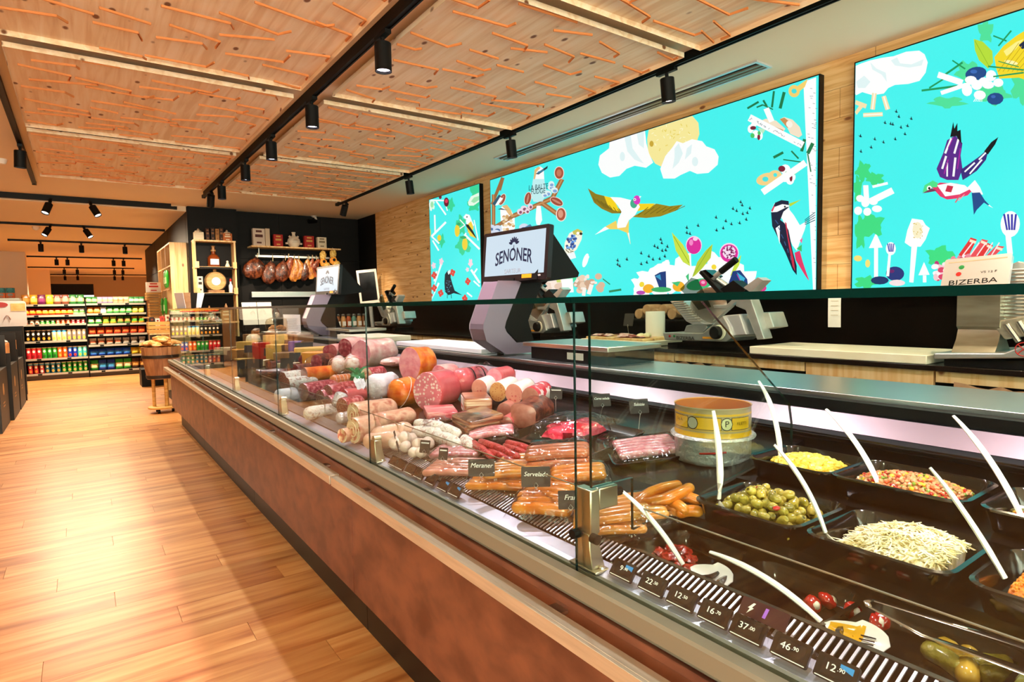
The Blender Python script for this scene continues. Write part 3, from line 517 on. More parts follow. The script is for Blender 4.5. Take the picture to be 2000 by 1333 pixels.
 'm2 mushroom_bed_print': [('35d79a',1,[4401,1631,-102,-5,2,-88,1]),('35d79a',1,[5235,1586,-110,-4,3,-88,1]),('f6ece0',1,[4730,1604,-129,-5,2,-92]),('e8d2c0',1,[4730,1569,-88,-3,1,-46]),('f6e6da',1,[4539,1582,-129,-5,2,-70]),('e2c6b0',1,[4524,1562,-91,-4,1,-35]),('e8cfb6',1,[4240,1615,-50,-2,0,-31]),('d8b89c',1,[3962,1545,-46,-1,0,-29]),('d8b89c',1,[3965,1519,-46,-2,0,-30]),('c9a488',1,[4266,1584,-49,-2,1,-31]),('d8b89c',1,[4221,1606,-49,-2,0,-30]),('c9a488',1,[4278,1577,-50,-2,0,-31]),('d8b89c',1,[3950,1555,-46,-2,0,-29]),('e8cfb6',1,[4239,1517,-49,-1,1,-30]),('c9a488',1,[4111,1539,-48,-2,1,-30]),('e8cfb6',1,[4202,1629,-49,-2,1,-30]),('d8b89c',1,[4222,1541,-49,-2,0,-31]),('d8b89c',1,[3988,1634,-46,-2,1,-29]),('c9a488',1,[4077,1587,-47,-2,1,-29]),('e8cfb6',1,[4193,1563,-48,-2,1,-30]),('c9a488',1,[4130,1580,-48,-2,0,-30]),('d8b89c',1,[3978,1535,-46,-1,1,-29]),('f2e6da',1,[4282,1653,-22,-1,0,-13]),('f2e6da',1,[4128,1647,-21,-1,0,-12]),('f2e6da',1,[4050,1585,-20,0,1,-12]),('f2e6da',1,[4126,1632,-21,-1,0,-12]),('f2e6da',1,[4273,1610,-21,0,0,-12]),('f2e6da',1,[4161,1616,-21,-1,0,-13]),('f2e6da',1,[4206,1533,-22,0,0,-12]),('f2e6da',1,[4147,1637,-21,-1,0,-13]),('f2e6da',1,[4298,1569,-21,0,1,-12]),('f2e6da',1,[4023,1578,-20,-1,0,-12]),('f2e6da',1,[4284,1602,-22,-1,0,-13]),('f2e6da',1,[4072,1583,-21,-1,0,-12]),('f6f2ea',0,[4092,1471,4050,1558,4101,1572,4144,1484]),('f6f2ea',0,[4163,1462,4148,1537,4196,1543,4212,1467]),('123a7a',1,[4467,1487,-19,-1,1,-13]),('3a7cd0',1,[4536,1488,-20,0,0,-13]),('123a7a',1,[4512,1465,-20,0,1,-13]),('3a7cd0',1,[4498,1514,-20,-1,0,-13]),('123a7a',1,[4516,1490,-20,0,0,-13]),('3a7cd0',1,[4520,1522,-20,0,0,-12]),('1c4ea0',1,[4455,1504,-20,-1,0,-13]),('123a7a',1,[4468,1512,-20,-1,0,-13]),('3a7cd0',1,[4478,1465,-20,0,0,-13]),('123a7a',1,[4480,1469,-19,-1,1,-13]),('3a7cd0',1,[4480,1480,-20,-1,0,-13]),('123a7a',1,[4492,1474,-20,0,0,-13]),('123a7a',1,[4540,1522,-20,0,0,-13]),('3a7cd0',1,[4536,1526,-20,-1,0,-13]),('1c4ea0',1,[4480,1504,-20,0,0,-13]),('1c4ea0',1,[4510,1472,-20,0,0,-13]),('c8d86a',0,[4793,1699,4729,1620,4664,1627,4711,1680]),('c8d86a',0,[4599,1700,4537,1701,4508,1601,4570,1603]),('fbfdfd',0,[4499,1631,4487,1497,4323,1501,4335,1632]),('2c8a5a',0,[3933,1606,3843,1553,3835,1560,3925,1613]),('2c8a5a',0,[3851,1485,3702,1498,3706,1516,3855,1503]),],
 'm2 finch_print': [('f0f2e0',0,[4465,1855,4447,1980,4379,2061,4276,2088,4192,2060,4207,1986,4280,1898,4367,1862]),('c6c05a',0,[4334,2075,4262,2091,4192,2060,4249,2028,4320,2045]),('1c4ea0',1,[4309,1930,-19,-1,0,-12]),('123a7a',1,[4338,2033,-19,-2,0,-13]),('3a7cd0',1,[4404,1926,-19,-1,0,-12]),('1c4ea0',1,[4340,2015,-19,-2,0,-12]),('1c4ea0',1,[4401,2012,-19,-2,0,-12]),('6aa6e8',1,[4389,1924,-19,-1,0,-12]),('6aa6e8',1,[4300,2004,-19,-2,0,-12]),('6aa6e8',1,[4299,1982,-18,-2,0,-13]),('6aa6e8',1,[4408,1933,-20,-2,0,-13]),('3a7cd0',1,[4405,1929,-19,-2,1,-13]),('6aa6e8',1,[4335,2020,-19,-2,1,-12]),('3a7cd0',1,[4406,1926,-20,-1,0,-12]),('123a7a',1,[4325,1962,-18,-2,1,-13]),('123a7a',1,[4312,2001,-19,-1,0,-12]),('6aa6e8',1,[4395,2013,-19,-2,0,-12]),('6aa6e8',1,[4333,1913,-18,-1,1,-12]),('6aa6e8',1,[4340,1965,-19,-2,1,-12]),('1c4ea0',1,[4355,1932,-19,-2,0,-13]),('6aa6e8',1,[4309,2029,-19,-2,0,-13]),('3a7cd0',1,[4303,1937,-19,-1,0,-12]),('1c4ea0',1,[4287,2002,-18,-2,0,-12]),('3a7cd0',1,[4333,1959,-19,-1,0,-12]),('1c4ea0',1,[4314,1927,-19,-1,0,-12]),('123a7a',1,[4413,1944,-19,-2,0,-12]),('1c4ea0',1,[4402,2007,-19,-2,0,-12]),('123a7a',1,[4357,1997,-19,-2,0,-12]),('1c4ea0',1,[4382,1981,-19,-2,0,-13]),('3a7cd0',1,[4332,1976,-19,-2,0,-13]),('3a7cd0',1,[4363,2005,-19,-1,0,-12]),('6aa6e8',1,[4399,1929,-19,-2,0,-12]),('1c4ea0',1,[4349,1954,-19,-2,0,-13]),('123a7a',1,[4331,1952,-19,-1,0,-12]),('123a7a',1,[4397,2001,-20,-2,0,-13]),('1c4ea0',1,[4335,2030,-19,-2,0,-13]),('14181c',1,[4213,2039,-21,-2,0,-13]),('fbfdfd',1,[4255,2048,-21,-2,1,-14]),('6a5a2a',1,[4397,1889,-8,0,0,-5]),('6a5a2a',1,[4331,1887,-8,-1,1,-5]),('6a5a2a',1,[4333,1906,-8,0,0,-5]),('6a5a2a',1,[4386,1881,-8,-1,0,-5]),('6a5a2a',1,[4373,1911,-8,0,0,-5]),('6a5a2a',1,[4358,1879,-8,-1,0,-5]),('6a5a2a',1,[4346,1888,-8,-1,0,-5]),('6a5a2a',1,[4378,1904,-8,0,1,-5]),('6a5a2a',1,[4413,1900,-8,-1,0,-5]),('6a5a2a',1,[4326,1884,-8,0,0,-4]),('6a5a2a',1,[4425,1913,-8,-1,0,-5]),('6a5a2a',1,[4359,1892,-8,-1,0,-5]),('6a5a2a',1,[4383,1912,-9,0,0,-4]),('6a5a2a',1,[4400,1916,-8,-1,0,-5]),('6a5a2a',1,[4421,1901,-8,-1,0,-5]),('6a5a2a',1,[4401,1891,-8,-1,0,-5]),('e8f2f6',0,[4430,1804,4283,1823,4307,1880,4455,1862]),('fbfdfd',0,[4143,1749,4100,1821,4152,1838,4195,1765]),('fbfdfd',1,[4154,1789,-33,-9,30,-61]),],
 'm2 pomegranate_print': [('fbfdfd',1,[3326,1562,-177,-7,1,-124,1]),('fbfdfd',1,[3069,1592,-153,-8,0,-144,1]),('fbfdfd',1,[2744,1595,-146,-8,-1,-143,1]),('fbfdfd',1,[2573,1539,-136,-6,0,-109,1]),('fbfdfd',1,[3464,1526,-111,-4,0,-94,1]),('fbfdfd',1,[2452,1484,-70,-2,0,-50,1]),('fbfdfd',1,[2925,1507,-182,-6,0,-77,1]),('fbfdfd',1,[3220,1639,-101,-5,1,-73,1]),('fbfdfd',0,[2965,1568,2975,1763,3008,1764,2998,1568]),('fbfdfd',0,[3187,1467,3187,1727,3223,1729,3224,1468]),('c8e04a',0,[3158,1941,3049,1835,2991,1744,2982,1665,3049,1701,3118,1793]),('b4cc3c',0,[2963,1579,2916,1692,2842,1771,2780,1815,2797,1714,2869,1643,2934,1593]),('c8e04a',0,[2542,1718,2591,1663,2632,1571,2598,1591,2558,1647]),('8fae2c',0,[3141,1906,2994,1688,2989,1691,3135,1908]),('8fae2c',0,[2800,1799,2956,1595,2951,1592,2795,1796]),('f6d0ea',1,[2948,1822,-74,-7,0,-69]),('d8309a',1,[2948,1818,-67,-6,0,-64]),('f08ac8',1,[2972,1844,-19,-2,0,-24]),('f6d0ea',1,[2934,1867,-23,-2,0,-15]),('f6d0ea',1,[2641,1740,-79,-6,0,-70]),('d8309a',1,[2641,1736,-73,-6,0,-64]),('f0d8ee',1,[2641,1743,-54,-4,0,-47]),('7a1458',1,[2691,1751,-6,0,0,-5]),('7a1458',1,[2609,1751,-6,-1,0,-6]),('7a1458',1,[2634,1759,-6,-1,0,-6]),('7a1458',1,[2696,1747,-6,0,0,-5]),('7a1458',1,[2618,1714,-6,0,0,-5]),('7a1458',1,[2657,1775,-6,-1,0,-5]),('7a1458',1,[2623,1752,-6,-1,0,-6]),('7a1458',1,[2654,1776,-7,0,0,-5]),('7a1458',1,[2656,1769,-6,-1,0,-6]),('7a1458',1,[2620,1744,-7,-1,-1,-6]),('7a1458',1,[2680,1774,-6,-1,0,-6]),('7a1458',1,[2630,1774,-6,-1,0,-6]),('7a1458',1,[2630,1725,-7,-1,0,-6]),('7a1458',1,[2620,1762,-6,-1,0,-6]),('7a1458',1,[2654,1704,-6,-1,0,-6]),('7a1458',1,[2672,1736,-7,0,0,-5]),('7a1458',1,[2630,1766,-6,-1,0,-6]),('7a1458',1,[2617,1755,-6,0,0,-5]),('7a1458',1,[2678,1746,-6,-1,0,-6]),('7a1458',1,[2655,1787,-6,0,0,-5]),('7a1458',1,[2650,1758,-6,-1,0,-6]),('7a1458',1,[2626,1709,-6,0,0,-5]),('7a1458',1,[2606,1716,-7,0,0,-5]),('7a1458',1,[2639,1723,-7,0,0,-5]),('7a1458',1,[2658,1760,-6,-1,0,-6]),('7a1458',1,[2636,1764,-6,0,0,-5]),('7a1458',1,[2621,1783,-6,0,0,-5]),('7a1458',1,[2621,1748,-6,-1,0,-6]),('7a1458',1,[2650,1709,-7,-1,-1,-6]),('7a1458',1,[2621,1717,-6,0,0,-5]),('7a1458',1,[2597,1716,-6,0,0,-5]),('7a1458',1,[2601,1735,-6,-1,0,-6]),('7a1458',1,[2677,1747,-6,0,0,-5]),('7a1458',1,[2612,1738,-7,0,0,-5]),('7a1458',1,[2655,1722,-6,-1,0,-6]),('7a1458',1,[2648,1760,-6,0,0,-5]),('7a1458',1,[2617,1775,-6,0,0,-5]),('7a1458',1,[2622,1738,-7,0,0,-5]),('7a1458',1,[2587,1741,-6,0,0,-5]),('7a1458',1,[2636,1727,-7,0,0,-5]),('f0d83c',1,[3469,1543,-28,-1,1,-22]),('f0d83c',1,[2766,1645,-22,-2,0,-19]),('1c3c7a',0,[3331,1612,3273,1634,3215,1639,3210,1492,3284,1511]),('3a9cc8',0,[3326,1604,3273,1618,3262,1568]),('1c3c7a',0,[2640,1527,2607,1606,2549,1610,2492,1543,2484,1485,2615,1475]),('3ab4d8',0,[2574,1597,2508,1550,2532,1508]),('b83a9c',0,[2576,1581,2527,1492,2521,1495,2571,1584]),('f0b02c',1,[3397,1506,-60,-1,0,-37]),('f0b02c',1,[3089,1513,-59,-2,0,-40]),('3fae6a',1,[3263,1494,-104,-3,0,-21]),('3fbf7a',0,[3159,1547,3069,1552,3099,1513]),('3fbf7a',1,[2897,1522,-116,15,-10,-42]),('3fbf7a',0,[3020,1589,2991,1611,2991,1541]),('b84ab0',1,[3481,1475,-50,-1,0,-17]),('d8407a',1,[2860,1532,-36,-2,0,-27]),('f0a8cc',1,[2860,1536,-18,-1,0,-12]),('d8408a',1,[2390,1478,-46,-1,0,-28]),],
 'm2 birch_trunk_print': [('fbfdfd',0,[2105,2779,2023,2782,1969,1426,2025,1421]),('8a949a',0,[2033,2485,2022,2480,2021,2483,2032,2488]),('8a949a',0,[2018,2333,2006,2328,2005,2331,2018,2336]),('8a949a',0,[1983,1643,1971,1641,1970,1644,1983,1647]),('8a949a',0,[2054,2136,2038,2131,2038,2135,2053,2139]),('8a949a',0,[2046,2477,2036,2473,2035,2476,2045,2480]),('8a949a',0,[2014,2150,2001,2145,2001,2148,2013,2153]),('8a949a',0,[2057,2160,2045,2156,2045,2159,2056,2163]),('8a949a',0,[2000,1640,1988,1637,1987,1640,1999,1643]),('8a949a',0,[2000,2219,1985,2214,1985,2217,1999,2222]),('8a949a',0,[2050,2413,2034,2408,2034,2411,2050,2416]),('8a949a',0,[2043,2056,2033,2052,2032,2055,2042,2059]),('8a949a',0,[2016,1986,2002,1982,2002,1985,2016,1989]),('8a949a',0,[2043,2565,2031,2560,2030,2563,2043,2568]),('8a949a',0,[2025,2502,2012,2497,2012,2500,2024,2505]),('8a949a',0,[2068,2341,2053,2336,2053,2339,2067,2344]),('8a949a',0,[2073,2444,2060,2439,2060,2442,2073,2447]),('8a949a',0,[1967,1560,1956,1557,1955,1560,1966,1563]),('8a949a',0,[2052,2245,2040,2241,2039,2244,2051,2248]),('8a949a',0,[2025,2590,2012,2584,2011,2587,2025,2593]),('8a949a',0,[2013,1695,1997,1692,1997,1695,2013,1698]),('8a949a',0,[1970,1517,1954,1514,1954,1517,1970,1520]),('8a949a',0,[2020,2111,2010,2107,2009,2110,2019,2114]),('8a949a',0,[2003,2302,1992,2298,1991,2301,2003,2306]),('8a949a',0,[2061,2676,2051,2671,2050,2674,2061,2679]),('8a949a',0,[2040,1946,2026,1942,2025,1945,2040,1949]),('8a949a',0,[2059,2723,2046,2718,2046,2721,2059,2726]),('8a949a',0,[2046,2502,2034,2497,2034,2500,2046,2505]),('8a949a',0,[1976,1572,1964,1569,1963,1572,1975,1575]),('8a949a',0,[2034,2126,2020,2122,2020,2125,2034,2129]),('8a949a',0,[2015,2247,2002,2242,2001,2245,2015,2250]),('8a949a',0,[2002,2229,1991,2225,1990,2228,2001,2232]),('8a949a',0,[2029,2210,2016,2205,2015,2208,2029,2213]),('8a949a',0,[2002,2046,1990,2042,1989,2045,2002,2049]),('8a949a',0,[1973,1653,1961,1650,1961,1653,1973,1656]),('8a949a',0,[1999,1524,1988,1521,1987,1524,1998,1527]),('8a949a',0,[2004,1702,1991,1699,1991,1702,2003,1705]),('8a949a',0,[2018,1832,2002,1829,2002,1832,2017,1835]),('8a949a',0,[2006,2084,1990,2080,1990,2083,2006,2087]),('8a949a',0,[1979,1835,1969,1832,1968,1836,1978,1839]),('8a949a',0,[2031,2520,2016,2515,2016,2518,2031,2524]),('8a949a',0,[2041,2625,2027,2619,2027,2622,2041,2628]),('8a949a',0,[2030,2330,2015,2325,2015,2328,2030,2333]),('8a949a',0,[2049,2673,2039,2668,2039,2671,2049,2676]),('8a949a',0,[2001,2136,1988,2132,1987,2135,2001,2139]),('8a949a',0,[2018,1446,2007,1444,2006,1447,2017,1449]),('8a949a',0,[1974,1719,1962,1716,1962,1719,1974,1722]),('8a949a',0,[2041,2343,2025,2338,2025,2341,2040,2346]),('8a949a',0,[2033,2471,2016,2465,2016,2468,2032,2474]),('8a949a',0,[2013,1527,1997,1524,1996,1528,2013,1530]),('8a949a',0,[2067,2606,2055,2601,2055,2604,2066,2609]),('8a949a',0,[1995,1637,1982,1634,1982,1637,1995,1640]),('8a949a',0,[2004,1564,1988,1561,1988,1564,2003,1567]),('8a949a',0,[2004,1727,1990,1724,1989,1727,2003,1730]),('8a949a',0,[2038,2689,2024,2683,2024,2686,2037,2692]),('8a949a',0,[2022,1628,2006,1625,2005,1628,2021,1631]),('8a949a',0,[2068,2422,2055,2417,2054,2420,2067,2425]),('8a949a',0,[1986,1669,1976,1667,1975,1670,1986,1673]),('8a949a',0,[2013,2113,1999,2109,1998,2112,2013,2116]),('8a949a',0,[2020,2221,2005,2216,2005,2219,2019,2224]),('8a949a',0,[2010,2362,1997,2357,1997,2360,2009,2365]),('8a949a',0,[2058,2259,2048,2255,2047,2258,2057,2262]),('8a949a',0,[2029,2356,2017,2352,2016,2355,2028,2359]),('8a949a',0,[2030,2494,2014,2488,2014,2491,2029,2497]),('8a949a',0,[2018,1854,2003,1850,2002,1853,2017,1857]),('8a949a',0,[2055,2661,2043,2656,2043,2658,2054,2664]),('8a949a',0,[2026,1656,2014,1653,2014,1656,2025,1659]),('8a949a',0,[2044,2179,2032,2175,2032,2178,2044,2182]),('8a949a',0,[2023,1772,2012,1769,2011,1772,2023,1775]),('8a949a',0,[1979,1604,1966,1601,1966,1604,1979,1607]),('8a949a',0,[1984,1817,1972,1814,1971,1817,1983,1821]),('fbfdfd',0,[2496,2634,2111,2363,2090,2398,2471,2671]),('fbfdfd',0,[2377,2679,2335,2580,2298,2585,2339,2683]),('fbfdfd',0,[2366,2107,2070,2248,2095,2287,2394,2148]),('9aa4aa',0,[2406,2590,2394,2588,2395,2591,2406,2593]),('9aa4aa',0,[2137,2393,2127,2398,2129,2401,2139,2397]),('9aa4aa',0,[2253,2493,2242,2469,2239,2470,2250,2494]),('9aa4aa',0,[2475,2634,2463,2645,2466,2648,2478,2637]),('9aa4aa',0,[2421,2603,2410,2606,2412,2610,2423,2607]),('9aa4aa',0,[2296,2520,2285,2514,2284,2517,2295,2523]),('9aa4aa',0,[2290,2519,2279,2504,2276,2506,2287,2520]),('9aa4aa',0,[2402,2585,2391,2592,2394,2595,2405,2588]),('9aa4aa',0,[2305,2513,2295,2517,2296,2520,2307,2517]),('9aa4aa',0,[2402,2589,2390,2576,2387,2578,2399,2591]),('9aa4aa',0,[2370,2569,2359,2554,2356,2556,2367,2571]),('9aa4aa',0,[2233,2462,2222,2466,2224,2469,2235,2465]),('9aa4aa',0,[2123,2392,2113,2377,2110,2378,2120,2394]),('9aa4aa',0,[2392,2574,2381,2581,2383,2585,2395,2577]),('9aa4aa',0,[2472,2641,2460,2635,2459,2638,2471,2644]),('9aa4aa',0,[2162,2415,2152,2405,2150,2408,2160,2417]),('9aa4aa',0,[2279,2512,2268,2494,2265,2495,2276,2513]),('9aa4aa',0,[2425,2615,2413,2590,2410,2591,2421,2616]),('9aa4aa',0,[2483,2636,2471,2634,2471,2637,2483,2640]),('9aa4aa',0,[2340,2537,2329,2543,2331,2546,2342,2540]),('9aa4aa',0,[2265,2492,2254,2492,2254,2495,2265,2496]),('9aa4aa',0,[2372,2560,2361,2555,2360,2558,2371,2563]),('9aa4aa',0,[2245,2472,2234,2474,2236,2477,2246,2476]),('9aa4aa',0,[2378,2569,2367,2566,2367,2569,2378,2572]),],
 'm2 pretzel_leaf_print': [('f2d070',1,[2166,2739,-38,-11,-1,-39]),('46dfdc',1,[2166,2739,-18,-5,-1,-16]),('f2d070',0,[2152,2761,2075,2792,2095,2744,2135,2724]),('f2d28a',1,[2354,2212,-75,4,-11,-41]),('46e4e2',1,[2362,2213,-23,-4,0,-17]),('f2d28a',1,[2291,2225,-47,-9,0,-34]),('46e4e2',1,[2291,2228,-14,-3,0,-13]),('fbfdfd',1,[2475,2574,-23,-5,0,-28]),('fbfdfd',1,[2436,2530,-26,-6,0,-27]),('fbfdfd',1,[2406,2513,-23,-5,-1,-31]),('fbfdfd',1,[2452,2596,-23,-6,0,-14]),('fbfdfd',1,[2220,2251,-35,-6,-1,-33]),('fbfdfd',1,[2223,2199,-29,-5,-1,-30]),('fbfdfd',1,[2187,2176,-28,-5,0,-30]),('fbfdfd',1,[2170,2193,-21,-4,0,-27]),('7a2438',1,[2456,2576,-23,-5,0,-13]),('7a2438',1,[2413,2504,-11,-2,0,-20]),('7a2438',1,[2245,2260,-25,-5,0,-20]),('7a2438',1,[2180,2188,-10,-2,0,-23]),('4ac86a',1,[2460,2525,-16,-3,-1,-17]),('4ac86a',1,[2230,2200,-14,-2,0,-16]),('4ac86a',1,[2410,2531,-12,-3,-1,-14]),('4ac86a',1,[2212,2227,-10,-2,0,-10]),('b6ecc8',0,[2421,2568,2361,2546,2383,2518]),('7ae0a0',0,[2177,2230,2115,2229,2156,2203]),('f2e2c8',0,[2399,2610,2361,2614,2287,2582,2222,2513,2236,2500,2309,2541]),('c89058',0,[2399,2610,2384,2599,2237,2510,2236,2500,2309,2537,2391,2595]),('f2e2c8',0,[2262,2586,2230,2591,2174,2560,2125,2502,2108,2447,2131,2436,2187,2472,2208,2516]),('c89058',0,[2262,2586,2230,2587,2202,2560,2174,2521,2208,2516]),('f8f2e4',1,[2195,2536,-19,5,-12,-23]),('1f7a4a',0,[2496,2712,2411,2733,2419,2747,2504,2726]),('1f7a4a',0,[2428,2702,2382,2706,2387,2717,2432,2712]),('1f7a4a',0,[2386,2708,2312,2658,2308,2664,2383,2715]),('1f7a4a',0,[2387,2739,2361,2692,2348,2695,2375,2743]),('1f7a4a',0,[2310,2674,2297,2776,2311,2782,2325,2679]),('1f7a4a',0,[2249,2649,2222,2746,2242,2757,2270,2659]),('1f7a4a',0,[2299,2336,2231,2356,2239,2372,2308,2353]),('1f7a4a',0,[2235,2314,2083,2264,2082,2271,2234,2321]),('1f7a4a',0,[2183,2359,2134,2300,2126,2305,2175,2364]),('1f7a4a',0,[2100,2340,2081,2412,2101,2422,2120,2348]),('1f7a4a',0,[2059,2315,2027,2372,2048,2387,2080,2330]),('1f7a4a',0,[2074,2323,2052,2203,2044,2203,2066,2322]),],
 'm2 woodpecker_print': [('fbfdfd',0,[2319,1988,2297,2040,2239,2055,2196,2032,2189,1984,2160,1947,2118,1876,2071,1897,2084,1846,2110,1783,2137,1713,2165,1749,2194,1812,2238,1931,2282,1970]),('16223c',0,[2311,2008,2290,2045,2246,2056,2196,2042,2193,2015,2239,2028,2290,2018]),('16223c',0,[2319,1985,2275,1982,2210,2004,2189,2004,2231,1977,2252,1926,2223,1902,2194,1852,2165,1716,2136,1614,2135,1554,2163,1589,2214,1706,2258,1791,2310,1892]),('fbfdfd',0,[2285,1875,2256,1892,2254,1764]),('d83a5a',0,[2319,1995,2304,2020,2290,2025,2308,1987]),('c8304a',0,[2220,1908,2209,1900,2194,1805,2157,1665,2146,1581,2164,1615,2190,1744]),('14181c',1,[2221,2009,-7,-1,0,-7]),('b8d83c',0,[2193,2025,2110,2039,2185,2004]),('e03a6a',0,[2151,1701,2116,1712,2095,1637,2056,1527,2053,1514,2080,1551,2122,1619,2143,1654]),('e86aa0',0,[2117,1778,2097,1795,2103,1757]),('3fbf6a',0,[2137,1727,2103,1750,2103,1704]),('1f6a7a',0,[2083,1903,2017,1943,2020,1947,2086,1907]),('1f6a7a',0,[2083,1893,2017,1927,2020,1931,2086,1898]),('1f6a7a',0,[2083,1883,2017,1911,2020,1915,2086,1888]),('1f6a7a',0,[2083,1873,2017,1894,2019,1899,2085,1878]),('3a5a8a',0,[2291,1929,2269,1899,2264,1902,2286,1931]),('3a5a8a',0,[2269,1879,2250,1850,2246,1852,2264,1881]),('3a5a8a',0,[2247,1829,2232,1801,2227,1803,2242,1831]),('3a5a8a',0,[2225,1780,2214,1752,2208,1754,2219,1782]),('3a5a8a',0,[2203,1731,2196,1704,2190,1705,2197,1732]),('3a5a8a',0,[2181,1683,2178,1656,2172,1656,2176,1683]),],
 'm3 cloud_print': [('fbfdfd',0,[1798,2775,1755,2779,1704,2780,1643,2774,1581,2762,1516,2765,1452,2749,1425,2720,1409,2672,1418,2620,1447,2585,1502,2585,1570,2600,1605,2593,1628,2569,1689,2577,1746,2611,1781,2603,1790,2612]),('dff3f4',0,[1594,2743,1562,2750,1546,2711,1489,2687,1429,2695,1438,2665,1499,2673,1572,2708]),('dff3f4',0,[1782,2681,1737,2703,1702,2657,1730,2630,1770,2642]),('dff3f4',0,[1704,2768,1670,2722,1620,2683,1613,2630,1641,2679,1692,2724]),('f4e2b0',0,[1691,2591,1700,2500,1675,2490,1666,2581]),('f4e2b0',0,[1640,2554,1617,2472,1593,2474,1617,2555]),('f4e2b0',0,[1738,2464,1631,2442,1633,2466,1739,2488]),('f4e2b0',0,[1791,2552,1726,2511,1718,2533,1782,2575]),('f4e2b0',0,[1776,2487,1736,2527,1754,2547,1794,2507]),('fdf8e8',0,[1682,2588,1692,2497,1684,2493,1674,2584]),('fdf8e8',0,[1632,2554,1609,2473,1601,2473,1624,2554]),('fdf8e8',0,[1738,2472,1632,2450,1632,2459,1739,2481]),],
 'm3 bird_flock_print': [('16323c',0,[1573,2459,1565,2451,1560,2464,1557,2449,1551,2442,1562,2443]),('16323c',0,[1559,2427,1551,2419,1546,2432,1543,2417,1538,2410,1548,2411]),('16323c',0,[1496,2399,1488,2391,1483,2404,1480,2390,1475,2383,1485,2384]),('16323c',0,[1631,2411,1623,2403,1618,2416,1615,2401,1609,2394,1620,2395]),('16323c',0,[1601,2397,1593,2389,1588,2403,1585,2387,1579,2380,1590,2382]),('16323c',0,[1590,2392,1582,2384,1577,2397,1574,2382,1568,2375,1579,2376]),('16323c',0,[1547,2364,1539,2356,1534,2369,1531,2354,1526,2347,1536,2349]),('16323c',0,[1513,2364,1505,2357,1500,2369,1498,2355,1492,2348,1503,2349]),('16323c',0,[1525,2322,1517,2314,1513,2327,1510,2313,1504,2306,1515,2307]),('16323c',0,[1766,2367,1757,2359,1751,2372,1748,2357,1742,2349,1754,2351]),('16323c',0,[1685,2330,1676,2322,1671,2336,1668,2320,1662,2313,1673,2315]),('16323c',0,[1637,2302,1629,2294,1624,2307,1621,2292,1615,2285,1626,2287]),('16323c',0,[1575,2305,1567,2297,1562,2311,1559,2296,1554,2289,1564,2290]),('16323c',0,[1704,2287,1695,2280,1690,2293,1687,2278,1681,2271,1692,2272]),('16323c',0,[1761,2276,1752,2268,1747,2282,1744,2266,1738,2259,1749,2260]),],
